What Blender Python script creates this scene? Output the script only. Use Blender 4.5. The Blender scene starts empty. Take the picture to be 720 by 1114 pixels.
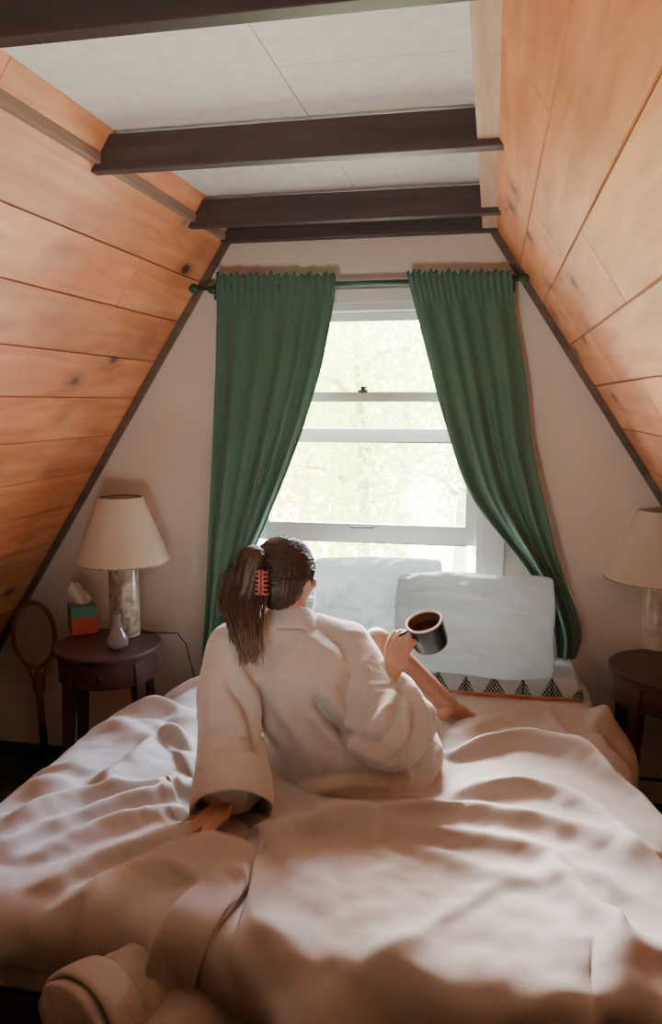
import bpy, bmesh, math, random
import numpy as np
from mathutils import Vector, Matrix, noise
random.seed(7)
rng = np.random.RandomState(5)
S = bpy.context.scene
C = S.collection
PI = math.pi

# ------------------------------------------------------------------ camera
F = 850.0; CX, CY = 360.0, 557.0; H = 1.76
PHI = math.atan(120 / F); PSI = math.atan(176 / F * math.cos(PHI))
FW = Vector((-math.sin(PSI) * math.cos(PHI), math.cos(PSI) * math.cos(PHI), -math.sin(PHI)))
RT = Vector((math.cos(PSI), math.sin(PSI), 0))
UP = RT.cross(FW)
cam = bpy.data.cameras.new('camera'); camo = bpy.data.objects.new('camera', cam); C.objects.link(camo)
cam.sensor_fit = 'VERTICAL'; cam.sensor_height = 36; cam.sensor_width = 36
cam.lens = F / 1114 * 36; cam.clip_start = 0.02
M = Matrix((RT, UP, -FW)).transposed().to_4x4(); M.translation = (0, 0, H)
camo.matrix_world = M
S.camera = camo

def ray(px, r):
    return FW + RT * ((px - CX) / F) + UP * ((CY - r) / F)
def at(px, r, d):
    return Vector((0, 0, H)) + ray(px, r) * d
def aty(px, r, y):
    v = ray(px, r); return Vector((0, 0, H)) + v * (y / v.y)
def atz(px, r, z):
    v = ray(px, r); return Vector((0, 0, H)) + v * ((z - H) / v.z)

# ------------------------------------------------------------------ helpers
def link(name, me, mats, parent=None, smooth=False):
    o = bpy.data.objects.new(name, me); C.objects.link(o)
    if not isinstance(mats, (list, tuple)): mats = [mats]
    for m in mats: me.materials.append(m)
    if parent: o.parent = parent
    if smooth:
        me.polygons.foreach_set('use_smooth', [True] * len(me.polygons))
    return o
def thing(name, label, cat, group=None):
    o = bpy.data.objects.new(name, None); C.objects.link(o)
    o.empty_display_size = 0.05
    o['label'] = label; o['category'] = cat
    if group: o['group'] = group
    return o
def tag(o, label, cat, group=None, kind=None):
    o['label'] = label; o['category'] = cat
    if group: o['group'] = group
    if kind: o['kind'] = kind
    return o
def struct(o):
    o['kind'] = 'structure'; return o
def setbase(root, p):
    """move an Empty to the thing's base while its parts stay put"""
    root.location = p
    for ch in root.children:
        ch.matrix_parent_inverse = Matrix.Translation(-Vector(p))

class MB:
    def __init__(s): s.v = []; s.f = []; s.m = []; s.mi = 0
    def add(s, vs, fs):
        b = len(s.v); s.v += [tuple(x) for x in vs]
        for q in fs: s.f.append([b + i for i in q]); s.m.append(s.mi)
    def box(s, lo, hi, mat=None):
        x0, y0, z0 = lo; x1, y1, z1 = hi
        vs = [(x0,y0,z0),(x1,y0,z0),(x1,y1,z0),(x0,y1,z0),(x0,y0,z1),(x1,y0,z1),(x1,y1,z1),(x0,y1,z1)]
        if mat: vs = [mat @ Vector(p) for p in vs]
        s.add(vs, [(0,3,2,1),(4,5,6,7),(0,1,5,4),(1,2,6,5),(2,3,7,6),(3,0,4,7)])
    def hexa(s, vs):
        s.add(vs, [(0,3,2,1),(4,5,6,7),(0,1,5,4),(1,2,6,5),(2,3,7,6),(3,0,4,7)])
    def tube(s, pts, rad, n=10, caps=True, flat=None):
        pts = [Vector(p) for p in pts]
        if not isinstance(rad, (list, tuple)): rad = [rad] * len(pts)
        prev = None; base = len(s.v); vs = []
        for i, p in enumerate(pts):
            a = pts[max(i - 1, 0)]; b = pts[min(i + 1, len(pts) - 1)]
            t = (b - a).normalized()
            if prev is None:
                ref = Vector((0, 0, 1)) if abs(t.z) < .9 else Vector((1, 0, 0))
                u = t.cross(ref).normalized()
            else:
                u = (prev - t * prev.dot(t)).normalized()
            prev = u; w = t.cross(u)
            for k in range(n):
                an = 2 * PI * k / n
                vs.append(p + (u * math.cos(an) + w * math.sin(an)) * rad[i])
        fs = []
        for i in range(len(pts) - 1):
            for k in range(n):
                fs.append((i*n+k, i*n+(k+1)%n, (i+1)*n+(k+1)%n, (i+1)*n+k))
        if caps:
            fs.append(tuple(range(n))[::-1]); fs.append(tuple((len(pts)-1)*n + k for k in range(n)))
        s.add(vs, fs)
    def lathe(s, prof, c=(0,0,0), n=32, mat=None, closed=False):
        vs = []; m = len(prof)
        for k in range(n):
            an = 2 * PI * k / n
            for (r, z) in prof:
                p = Vector((c[0] + r * math.cos(an), c[1] + r * math.sin(an), c[2] + z))
                vs.append(mat @ p if mat else p)
        fs = []
        for k in range(n):
            k2 = (k + 1) % n
            for i in range(m if closed else m - 1):
                j = (i + 1) % m
                fs.append((k*m+i, k2*m+i, k2*m+j, k*m+j))
        s.add(vs, fs)
    def sphere(s, c, r, n=12, sc=(1,1,1), rot=None):
        vs = []; fs = []
        for i in range(n + 1):
            th = PI * i / n
            for k in range(2 * n):
                ph = PI * k / n
                p = Vector((math.sin(th)*math.cos(ph)*sc[0], math.sin(th)*math.sin(ph)*sc[1], math.cos(th)*sc[2])) * r
                if rot: p = rot @ p
                vs.append(Vector(c) + p)
        for i in range(n):
            for k in range(2 * n):
                k2 = (k + 1) % (2 * n)
                fs.append((i*2*n+k, (i+1)*2*n+k, (i+1)*2*n+k2, i*2*n+k2))
        s.add(vs, fs)
    def chain(s, pts, rad, n=12):
        """tapered capsule chain for voxel union"""
        pts = [Vector(p) for p in pts]
        for i in range(len(pts) - 1): s.tube([pts[i], pts[i+1]], [rad[i], rad[i+1]], n)
        for p, r in zip(pts, rad): s.sphere(p, r * 1.0, max(6, n // 2))
    def loft(s, rings):
        n = len(rings[0]); vs = [p for r in rings for p in r]; fs = []
        for i in range(len(rings) - 1):
            for k in range(n):
                fs.append((i*n+k, i*n+(k+1)%n, (i+1)*n+(k+1)%n, (i+1)*n+k))
        fs.append(tuple(range(n))[::-1]); fs.append(tuple((len(rings)-1)*n + k for k in range(n)))
        s.add(vs, fs)
    def mesh(s, name='m', merge=True):
        me = bpy.data.meshes.new(name); me.from_pydata(s.v, [], s.f)
        me.polygons.foreach_set('material_index', s.m)
        bm = bmesh.new(); bm.from_mesh(me)
        if merge: bmesh.ops.remove_doubles(bm, verts=bm.verts, dist=1e-5)
        bmesh.ops.recalc_face_normals(bm, faces=bm.faces)
        bm.to_mesh(me); bm.free(); me.update()
        return me
    def build(s, name, mats, parent=None, smooth=False, bevel=0, sub=0, auto=None):
        o = link(name, s.mesh(name), mats, parent, smooth or auto is not None)
        if bevel:
            b = o.modifiers.new('b', 'BEVEL'); b.width = bevel; b.segments = 2; b.limit_method = 'ANGLE'; b.angle_limit = 0.6
        if sub:
            b = o.modifiers.new('s', 'SUBSURF'); b.levels = sub; b.render_levels = sub
        if auto is not None:
            try: o.data.set_sharp_from_angle(angle=auto)
            except Exception: pass
        return o

def remesh(mb, voxel, smooth_it=3, fac=0.5):
    """voxel union of the pieces -> one continuous mesh (numpy verts, quads)"""
    me = mb.mesh('tmp', merge=False)
    o = bpy.data.objects.new('tmp', me); C.objects.link(o)
    r = o.modifiers.new('r', 'REMESH'); r.mode = 'VOXEL'; r.voxel_size = voxel
    if smooth_it:
        sm = o.modifiers.new('s', 'SMOOTH'); sm.factor = fac; sm.iterations = smooth_it
    dg = bpy.context.evaluated_depsgraph_get(); dg.update()
    out = bpy.data.meshes.new_from_object(o.evaluated_get(dg))
    bpy.data.objects.remove(o); bpy.data.meshes.remove(me)
    return out
def get_vn(me):
    n = len(me.vertices); v = np.empty(n * 3); me.vertices.foreach_get('co', v)
    nn = np.empty(n * 3); me.vertices.foreach_get('normal', nn)
    return v.reshape(-1, 3), nn.reshape(-1, 3)
def set_v(me, v):
    me.vertices.foreach_set('co', v.reshape(-1)); me.update()
def segdist(P, poly):
    """distance of every point to a polyline, and 0..1 position along it"""
    P = np.asarray(P, float); best = np.full(len(P), 1e9); tt = np.zeros(len(P)); sgn = np.ones(len(P))
    poly = [np.array(p, float)[:P.shape[1]] for p in poly]; L = len(poly) - 1
    for i in range(L):
        a, b = poly[i], poly[i+1]; ab = b - a
        t = np.clip(((P - a) @ ab) / (ab @ ab + 1e-12), 0, 1)
        q = P - (a + t[:, None] * ab); d = np.linalg.norm(q, axis=1)
        m = d < best
        best[m] = d[m]; tt[m] = (i + t[m]) / L
        if P.shape[1] == 2:
            cr = ab[0] * (P[:, 1] - a[1]) - ab[1] * (P[:, 0] - a[0]); sgn[m] = np.sign(cr[m])
    return best, tt, sgn
def nz(p, s=1.0, o=0.0):
    return noise.noise(Vector((p[0]*s + o, p[1]*s - o*.7, p[2]*s + o*.3)))

# ------------------------------------------------------------------ materials
def newmat(name):
    m = bpy.data.materials.new(name); m.use_nodes = True
    nt = m.node_tree; b = nt.nodes['Principled BSDF']
    return m, nt, b
def N(nt, t, **kw):
    n = nt.nodes.new(t)
    for k, v in kw.items():
        if k in n.inputs: n.inputs[k].default_value = v
        else: setattr(n, k, v)
    return n
def lin(c):
    return tuple(((x/255)/12.92 if x/255 <= .04045 else ((x/255+.055)/1.055)**2.4) for x in c) + (1,)
def ramp(nt, stops):
    r = nt.nodes.new('ShaderNodeValToRGB'); e = r.color_ramp.elements
    while len(e) > 1: e.remove(e[-1])
    e[0].position, e[0].color = stops[0]
    for p, c in stops[1:]:
        x = e.new(p); x.color = c
    return r
def plain(name, c, rough=.6, var=.12, scale=8, bump=0.0, bscale=60, metal=0, sheen=0, trans=0):
    m, nt, b = newmat(name); c = lin(c)
    tc = N(nt, 'ShaderNodeTexCoord'); n = N(nt, 'ShaderNodeTexNoise', Scale=scale, Detail=4)
    nt.links.new(tc.outputs['Object'], n.inputs['Vector'])
    d = tuple(x * (1 - var) for x in c[:3]) + (1,); l = tuple(min(1, x * (1 + var * .6)) for x in c[:3]) + (1,)
    r = ramp(nt, [(.3, d), (.7, l)]); nt.links.new(n.outputs['Fac'], r.inputs['Fac'])
    nt.links.new(r.outputs['Color'], b.inputs['Base Color'])
    b.inputs['Roughness'].default_value = rough; b.inputs['Metallic'].default_value = metal
    if sheen: b.inputs['Sheen Weight'].default_value = sheen; b.inputs['Sheen Roughness'].default_value = .5
    if bump:
        n2 = N(nt, 'ShaderNodeTexNoise', Scale=bscale, Detail=3); nt.links.new(tc.outputs['Object'], n2.inputs['Vector'])
        bp = N(nt, 'ShaderNodeBump', Strength=bump, Distance=.01); nt.links.new(n2.outputs['Fac'], bp.inputs['Height'])
        nt.links.new(bp.outputs['Normal'], b.inputs['Normal'])
    if trans:
        tr = N(nt, 'ShaderNodeBsdfTranslucent'); nt.links.new(r.outputs['Color'], tr.inputs['Color'])
        mx = N(nt, 'ShaderNodeMixShader'); mx.inputs[0].default_value = trans
        out = nt.nodes['Material Output']
        nt.links.new(b.outputs[0], mx.inputs[1]); nt.links.new(tr.outputs[0], mx.inputs[2]); nt.links.new(mx.outputs[0], out.inputs['Surface'])
    return m
def wood(name, c0, c1, rough=.5, axis='Y', scale=1.0, bump=.15):
    m, nt, b = newmat(name)
    tc = N(nt, 'ShaderNodeTexCoord'); mp = N(nt, 'ShaderNodeMapping')
    st = {'X': (1.2, 16, 16), 'Y': (16, 1.2, 16), 'Z': (16, 16, 1.2)}[axis]
    mp.inputs['Scale'].default_value = [x * scale for x in st]
    nt.links.new(tc.outputs['Object'], mp.inputs['Vector'])
    n = N(nt, 'ShaderNodeTexNoise', Scale=1.6, Detail=6, Distortion=.6); nt.links.new(mp.outputs[0], n.inputs['Vector'])
    r = ramp(nt, [(.25, lin(c0)), (.75, lin(c1))]); nt.links.new(n.outputs['Fac'], r.inputs['Fac'])
    nt.links.new(r.outputs['Color'], b.inputs['Base Color']); b.inputs['Roughness'].default_value = rough
    bp = N(nt, 'ShaderNodeBump', Strength=bump, Distance=.005); nt.links.new(n.outputs['Fac'], bp.inputs['Height']); nt.links.new(bp.outputs[0], b.inputs['Normal'])
    return m
def plank_mat(name):
    """knotty pine: UV = metres along / across the board, per-board value in a colour attribute"""
    m, nt, b = newmat(name); L = nt.links.new
    uv = N(nt, 'ShaderNodeUVMap', uv_map='UVMap'); at_ = N(nt, 'ShaderNodeAttribute', attribute_name='board')
    mp = N(nt, 'ShaderNodeMapping'); mp.inputs['Scale'].default_value = (1.3, 11, 1); L(uv.outputs[0], mp.inputs[0])
    sep = N(nt, 'ShaderNodeSeparateColor'); L(at_.outputs['Color'], sep.inputs[0])
    # knots bend the grain
    mk = N(nt, 'ShaderNodeMapping'); mk.inputs['Scale'].default_value = (3.0, 5.0, 1); L(uv.outputs[0], mk.inputs[0])
    vo = N(nt, 'ShaderNodeTexVoronoi', Scale=1.0, Randomness=1.0); L(mk.outputs[0], vo.inputs['Vector'])
    wn = N(nt, 'ShaderNodeSeparateColor'); L(vo.outputs['Color'], wn.inputs[0])
    thr = N(nt, 'ShaderNodeMath', operation='GREATER_THAN'); L(wn.outputs[0], thr.inputs[0]); thr.inputs[1].default_value = .32
    kr = ramp(nt, [(0, (1,1,1,1)), (.08, (.95,.95,.95,1)), (.13, (.35,.35,.35,1)), (.34, (0,0,0,1))]); L(vo.outputs['Distance'], kr.inputs[0])
    kk = N(nt, 'ShaderNodeMath', operation='MULTIPLY'); L(kr.outputs[0], kk.inputs[0]); L(thr.outputs[0], kk.inputs[1])
    n = N(nt, 'ShaderNodeTexNoise', Scale=1.5, Detail=6, Distortion=.8); L(mp.outputs[0], n.inputs['Vector'])
    r = ramp(nt, [(.2, lin((196,118,72))), (.5, lin((226,150,100))), (.8, lin((238,176,130)))]); L(n.outputs['Fac'], r.inputs['Fac'])
    n3 = N(nt, 'ShaderNodeTexNoise', Scale=2.2, Detail=3); L(uv.outputs[0], n3.inputs['Vector'])
    r3 = ramp(nt, [(.45, (1,1,1,1)), (.6, (.78,.74,.72,1)), (.75, (.52,.50,.50,1))]); L(n3.outputs['Fac'], r3.inputs['Fac'])
    m0 = N(nt, 'ShaderNodeMix', data_type='RGBA', blend_type='MULTIPLY'); m0.inputs[0].default_value = .6; L(r.outputs[0], m0.inputs[6]); L(r3.outputs[0], m0.inputs[7])
    hs = N(nt, 'ShaderNodeHueSaturation'); L(m0.outputs[2], hs.inputs['Color'])
    v = N(nt, 'ShaderNodeMapRange'); v.inputs[3].default_value = .84; v.inputs[4].default_value = 1.14; L(sep.outputs[0], v.inputs[0]); L(v.outputs[0], hs.inputs['Value'])
    mx = N(nt, 'ShaderNodeMix', data_type='RGBA'); L(kk.outputs[0], mx.inputs[0]); L(hs.outputs[0], mx.inputs[6]); mx.inputs[7].default_value = lin((84,56,44))
    L(mx.outputs[2], b.inputs['Base Color']); b.inputs['Roughness'].default_value = .48
    bp = N(nt, 'ShaderNodeBump', Strength=.12, Distance=.004); L(n.outputs['Fac'], bp.inputs['Height']); L(bp.outputs[0], b.inputs['Normal'])
    return m
def fabric(name, c, rough=.85, var=.06, weave=350, wb=.12, wr=.25, wscale=14, sheen=.25, trans=0):
    """woven cloth: weave bump plus small soft wrinkles"""
    m, nt, b = newmat(name); L = nt.links.new; c = lin(c)
    tc = N(nt, 'ShaderNodeTexCoord')
    n = N(nt, 'ShaderNodeTexNoise', Scale=6, Detail=3); L(tc.outputs['Object'], n.inputs['Vector'])
    r = ramp(nt, [(.3, tuple(x*(1-var) for x in c[:3])+(1,)), (.7, c)]); L(n.outputs['Fac'], r.inputs[0]); L(r.outputs[0], b.inputs['Base Color'])
    b.inputs['Roughness'].default_value = rough; b.inputs['Sheen Weight'].default_value = sheen
    w = N(nt, 'ShaderNodeTexNoise', Scale=weave, Detail=2); L(tc.outputs['Object'], w.inputs['Vector'])
    b1 = N(nt, 'ShaderNodeBump', Strength=wb, Distance=.002); L(w.outputs['Fac'], b1.inputs['Height'])
    w2 = N(nt, 'ShaderNodeTexNoise', Scale=wscale, Detail=4, Distortion=1.2); L(tc.outputs['Object'], w2.inputs['Vector'])
    b2 = N(nt, 'ShaderNodeBump', Strength=wr, Distance=.02); L(w2.outputs['Fac'], b2.inputs['Height']); L(b1.outputs[0], b2.inputs['Normal'])
    L(b2.outputs[0], b.inputs['Normal'])
    if trans:
        tr = N(nt, 'ShaderNodeBsdfTranslucent'); L(r.outputs['Color'], tr.inputs['Color'])
        mx = N(nt, 'ShaderNodeMixShader'); mx.inputs[0].default_value = trans
        L(b.outputs[0], mx.inputs[1]); L(tr.outputs[0], mx.inputs[2]); L(mx.outputs[0], nt.nodes['Material Output'].inputs['Surface'])
    return m
def glass(name, tint=(1,1,1,1), refl=.06):
    m, nt, b = newmat(name); L = nt.links.new
    t = N(nt, 'ShaderNodeBsdfTransparent', Color=tint); g = N(nt, 'ShaderNodeBsdfGlossy', Roughness=.02)
    fr = N(nt, 'ShaderNodeFresnel', IOR=1.45); mx = N(nt, 'ShaderNodeMixShader')
    L(fr.outputs[0], mx.inputs[0]); L(t.outputs[0], mx.inputs[1]); L(g.outputs[0], mx.inputs[2]); L(mx.outputs[0], nt.nodes['Material Output'].inputs['Surface'])
    return m

M_pine = plank_mat('knotty_pine')
M_wall = plain('wall_paint', (226,216,206), .8, .05, 3, .05, 90)
M_ceil = plain('ceiling_board', (226,222,214), .85, .08, 24, .12, 140)
M_beam = wood('dark_beam_wood', (40,30,27), (74,60,54), .55, 'X')
M_side = wood('grey_brown_timber', (120,92,76), (168,138,118), .6, 'Y')
M_edge = wood('dark_edge_trim', (86,70,60), (120,100,88), .55, 'X')
M_floor = plain('dark_green_carpet', (38,46,34), .95, .3, 30, .4, 200)
M_white = plain('white_window_paint', (230,232,230), .45, .03, 4)
M_green = fabric('green_linen_curtain', (80,118,98), .9, .10, 300, .12, .10, 8, .25, .10)
M_rod = plain('green_rod_paint', (36,84,66), .4, .1, 20)
M_duvet = fabric('white_cotton_duvet', (194,189,187), .8, .04, 420, .06, .12, 7, .2)
M_sheet = fabric('white_cotton_sheet', (228,226,224), .8, .04, 420, .08, .25, 12, .2)
M_pillow = fabric('white_pillow_cotton', (228,238,241), .8, .03, 420, .06, .30, 8, .2, .5)
M_robe = fabric('cream_fleece_robe', (202,196,190), .95, .07, 130, .35, .30, 16, .6)
M_fleece = fabric('cream_fleece', (184,172,160), .95, .07, 130, .35, .35, 14, .5)
M_dark = wood('dark_walnut', (50,30,24), (84,54,44), .45, 'X', 1.5)
M_darkz = wood('dark_walnut_legs', (50,30,24), (84,54,44), .45, 'Z', 1.5)
M_black = plain('black_metal', (22,20,20), .4, .1, 20)
M_shade = fabric('lamp_shade_linen', (232,220,204), .9, .03, 260, .1, 0.0, 10, .1, .25)
M_skin = plain('skin', (198,156,134), .5, .07, 14, .03, 120)
M_skin.node_tree.nodes['Principled BSDF'].inputs['Subsurface Weight'].default_value = .12
M_skin.node_tree.nodes['Principled BSDF'].inputs['Subsurface Radius'].default_value = (.012,.005,.003)
M_hair = plain('brown_hair', (62,42,32), .5, .25, 60, .2, 200)
M_tips, _nt, _b = newmat('brown_hair_lengths')
_g = N(_nt, 'ShaderNodeNewGeometry'); _s = N(_nt, 'ShaderNodeSeparateXYZ'); _nt.links.new(_g.outputs['Position'], _s.inputs[0])
_mr = N(_nt, 'ShaderNodeMapRange'); _mr.inputs[1].default_value = at(270, 712, 2.26).z; _mr.inputs[2].default_value = at(270, 655, 2.26).z; _nt.links.new(_s.outputs[2], _mr.inputs[0])
_r = ramp(_nt, [(0, lin((132,106,86))), (.6, lin((88,64,50))), (1, lin((64,44,34)))]); _nt.links.new(_mr.outputs[0], _r.inputs[0]); _nt.links.new(_r.outputs[0], _b.inputs['Base Color']); _b.inputs['Roughness'].default_value = .5
M_clip = plain('rose_acetate_clip', (176,96,88), .3, .15, 20)
M_mug = plain('dark_green_glaze', (34,48,42), .25, .15, 12)
M_mugin = plain('brown_glaze', (92,58,48), .3, .1, 12)
M_mugrim = plain('unglazed_rim', (220,206,190), .6, .05, 12)
M_coffee = plain('coffee', (58,32,20), .1, .1, 8)
M_brass = plain('aged_metal', (120,104,80), .35, .15, 20, metal=.8)
M_steel = plain('latch_metal', (90,86,80), .35, .1, 20, metal=.6)

# ------------------------------------------------------------------ room
D = 3.35                       # gable wall
XL, XR, ZC = -1.16, 0.0, 2.44  # eaves of the flat ceiling
SL = 1.54                      # slope rise/run
YB = -1.9                      # wall behind
ZTOP = 2.54
def slope_pt(side, s, y, off=0.0):
    """s metres down the slope from the ceiling edge"""
    k = 1 / math.hypot(1, SL)
    x0 = XL if side < 0 else XR
    nx = side * SL * k; nzv = 1 * k   # outward normal
    return Vector((x0 + side * s * k + nx * off, y, ZC - s * SL * k + nzv * off))
def slope_wall(name, side, seams, joints):
    vs = []; fs = []; uvs = []; cols = []
    smax = ZC / (SL / math.hypot(1, SL))
    edges = [-.12] + seams
    while edges[-1] + .2 < smax: edges.append(edges[-1] + .2)
    edges.append(smax)
    for i in range(len(edges) - 1):
        a, b = edges[i], edges[i+1]
        js = [YB] + sorted(joints.get(i, [random.uniform(-1.2, .2), random.uniform(1.2, 3.0)])) + [D]
        for j in range(len(js) - 1):
            y0, y1 = js[j], js[j+1]; c = random.random(); du = random.uniform(0, 40); dv = random.uniform(0, 40)
            g = .0014; r = .002
            ss = [a + g, a + g + r, b - g - r, b - g]; ys = [y0 + g*.6, y0 + g + r, y1 - g - r, y1 - g*.6]
            base = len(vs)
            for ii, s_ in enumerate(ss):
                for jj, y_ in enumerate(ys):
                    off = .004 if ii in (0, 3) or jj in (0, 3) else 0
                    vs.append(slope_pt(side, s_, y_, off))
            for ii in range(3):
                for jj in range(3):
                    q = [base+ii*4+jj, base+ii*4+jj+1, base+(ii+1)*4+jj+1, base+(ii+1)*4+jj]
                    if side > 0: q = q[::-1]
                    fs.append(q)
                    for w in q:
                        k = w - base; uvs.append((ys[k % 4] + du, ss[k // 4] + dv)); cols.append((c, c, c, 1))
    # backing sheet behind the boards closes the gaps
    base = len(vs)
    for s_ in (-.15, smax):
        for y_ in (YB, D + .05): vs.append(slope_pt(side, s_, y_, .012))
    for s_ in (-.15, smax):
        for y_ in (YB, D + .05): vs.append(slope_pt(side, s_, y_, .06))
    for q in ((0,1,3,2), (4,5,7,6), (0,1,5,4), (2,3,7,6), (0,2,6,4), (1,3,7,5)):
        fs.append([base + i for i in q])
        for w in q: uvs.append((0, 0)); cols.append((.1, .1, .1, 1))
    me = bpy.data.meshes.new(name); me.from_pydata([tuple(v) for v in vs], [], fs)
    me.uv_layers.new(name='UVMap').data.foreach_set('uv', [x for u in uvs for x in u])
    me.color_attributes.new('board', 'FLOAT_COLOR', 'CORNER').data.foreach_set('color', [x for c in cols for x in c])
    me.update()
    return struct(link(name, me, M_pine))
def s_of_z(z): return (ZC - z) * math.hypot(1, SL) / SL
lseams = [s_of_z(aty(207, 308, D).z), s_of_z(aty(188, 351, D).z), s_of_z(aty(167, 394, D).z), s_of_z(aty(144, 433, D).z), s_of_z(aty(122, 473, D).z)]
rseams = [s_of_z(aty(566, 290, D).z), s_of_z(aty(597, 330, D).z), s_of_z(aty(624, 376, D).z), s_of_z(aty(651, 420, D).z)]
slope_wall('wall_left', -1, lseams, {0: [1.72], 1: [.6, 2.75], 2: [.2], 3: [1.0], 4: [-.4, 2.2], 5: [.9]})
slope_wall('wall_right', 1, rseams, {0: [1.62, 2.75], 1: [.9, 2.35], 2: [1.95, 2.9], 3: [1.4, 2.7]})

# ceiling: fibre panels with fine joints
mb = MB(); px = [-1.35, -.52, -.05, .22]; py = [YB, -.8, .2, 1.13, 1.9, 2.65, D]
for i in range(3):
    for j in range(6):
        mb.box((px[i] + .0015, py[j] + .0015, ZTOP), (px[i+1] - .0015, py[j+1] - .0015, ZTOP + .02))
mb.box((-1.4, YB, ZTOP + .004), (.27, D, ZTOP + .06))
struct(mb.build('ceiling', M_ceil, bevel=0))
# side timbers under the ceiling edges
mb = MB(); mb.box((XL - .05, YB, 2.445), (XL + .025, D, ZTOP)); struct(mb.build('trim_1', M_side, bevel=.004))
mb = MB(); mb.box((XR - .06, YB, 2.445), (XR + .012, D, ZTOP)); struct(mb.build('trim_2', wood('pale_timber', (166,132,108), (206,172,144), .6, 'Y'), bevel=.004))
# cross beams
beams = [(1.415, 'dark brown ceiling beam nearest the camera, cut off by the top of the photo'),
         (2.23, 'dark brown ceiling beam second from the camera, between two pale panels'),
         (2.98, 'thin brown ceiling beam second from the window wall'),
         (3.33, 'brown ceiling beam running along the top of the window wall')]
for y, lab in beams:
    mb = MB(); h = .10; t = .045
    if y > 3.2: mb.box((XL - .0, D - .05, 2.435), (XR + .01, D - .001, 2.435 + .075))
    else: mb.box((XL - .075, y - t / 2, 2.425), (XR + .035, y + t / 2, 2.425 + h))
    tag(mb.build('ceiling_beam', wood('shaded_beam_wood', (30,19,16), (52,34,28), .55, 'X') if y < 2 else M_beam, bevel=.003), lab, 'beam', 'cross beams under the flat ceiling')  # nearest beam: shade put into the colour, a darker version of the beam wood
# floor, back and front walls
mb = MB(); mb.box((-2.8, YB, -.1), (1.7, D + .05, 0)); struct(mb.build('floor', M_floor))
WX0, WX1, WZ0, WZ1 = -1.06, -.02, .92, 2.17     # window opening
def xs(z, s): return (XL - .012 - (ZC - z) / SL) if s < 0 else (XR + .012 + (ZC - z) / SL)
def gable(name, y0, y1, hole=None):
    mb = MB()
    def quad(x0a, x1a, x0b, x1b, za, zb):
        mb.hexa([(x0a,y0,za),(x1a,y0,za),(x1a,y1,za),(x0a,y1,za),(x0b,y0,zb),(x1b,y0,zb),(x1b,y1,zb),(x0b,y1,zb)])
    if hole:
        a, b, c, d = hole
        quad(xs(0,-1), xs(0,1), xs(c,-1), xs(c,1), 0, c)
        quad(xs(c,-1), a, xs(d,-1), a, c, d); quad(b, xs(c,1), b, xs(d,1), c, d)
        quad(xs(d,-1), xs(d,1), xs(2.62,-1), xs(2.62,1), d, 2.62)
    else: quad(xs(0,-1), xs(0,1), xs(2.62,-1), xs(2.62,1), 0, 2.62)
    return struct(mb.build(name, M_wall if hole else wood('dark_panel_wood', (60,42,32), (92,66,50), .6, 'Z')))
gable('wall_back', D, D + .14, (WX0, WX1, WZ0, WZ1))
gable('wall_front', YB - .1, YB)
# dark trim strips along the sloped edges, baseboard
for i, sd in ((3, -1), (4, 1)):
    mb = MB(); s1 = s_of_z(0)
    P = [slope_pt(sd, -.02, D-.028, -.028), slope_pt(sd, -.02, D-.001, -.028), slope_pt(sd, -.02, D-.001, -.001), slope_pt(sd, -.02, D-.028, -.001)]
    Q = [slope_pt(sd, s1 - .03, D-.028, -.028), slope_pt(sd, s1 - .03, D-.001, -.028), slope_pt(sd, s1 - .03, D-.001, -.001), slope_pt(sd, s1 - .03, D-.028, -.001)]
    mb.hexa(P + Q); struct(mb.build('trim_%d' % i, M_edge))
mb = MB(); mb.box((-2.6, D - .015, 0), (1.5, D - .001, .06)); struct(mb.build('baseboard_back', plain('dark_green_paint', (34,46,32), .6, .1, 8)))

# ------------------------------------------------------------------ window
win = bpy.data.objects.new('window_1', None); C.objects.link(win); struct(win)
mb = MB()
mb.box((WX0, D - .01, WZ0), (WX0 + .03, D + .14, WZ1)); mb.box((WX1 - .03, D - .01, WZ0), (WX1, D + .14, WZ1))
mb.box((WX0 + .03, D - .01, WZ1 - .03), (WX1 - .03, D + .14, WZ1)); mb.box((WX0 + .03, D - .01, WZ0), (WX1 - .03, D + .14, WZ0 + .03))
mb.build('window_frame', M_white, win, bevel=.003)
mb = MB(); c = .085
mb.box((WX0 - c, D - .018, WZ0 - .02), (WX0 - .001, D - .001, WZ1 + .06)); mb.box((WX1 + .001, D - .018, WZ0 - .02), (WX1 + c, D - .001, WZ1 + .06))
mb.box((WX0 - .001, D - .018, WZ1 + .001), (WX1 + .001, D - .001, WZ1 + .06)); mb.box((WX0 - c - .02, D - .05, WZ0 - .045), (WX1 + c + .02, D - .0015, WZ0 - .021))
mb.build('window_casing', M_white, win, bevel=.003)
def zrow(r, y): return aty(394, r, y).z
def sash(y, z0, z1, top, bot, st, name):
    mb = MB(); x0, x1 = WX0 + .031, WX1 - .031; t = .032
    mb.box((x0, y, z0), (x0 + st, y + t, z1)); mb.box((x1 - st, y, z0), (x1, y + t, z1))
    mb.box((x0 + st, y, z1 - top), (x1 - st, y + t, z1)); mb.box((x0 + st, y, z0), (x1 - st, y + t, z0 + bot))
    s = mb.build(name, M_white, win, bevel=.003)
    mb = MB(); mb.box((x0 + st - .004, y + t * .5 - .002, z0 + bot - .004), (x1 - st + .004, y + t * .5 + .002, z1 - top + .004))
    mb.build('pane', glass('window_glass'), s)
    return s
ls = sash(D + .02, zrow(590, D + .02), zrow(427, D + .02), .04, .082, .048, 'lower_sash')
us = sash(D + .06, zrow(481, D + .06), WZ1 - .031, .035, .06, .045, 'upper_sash')
mb = MB(); zl = zrow(427, D + .02); xc = aty(394, 430, D).x
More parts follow.
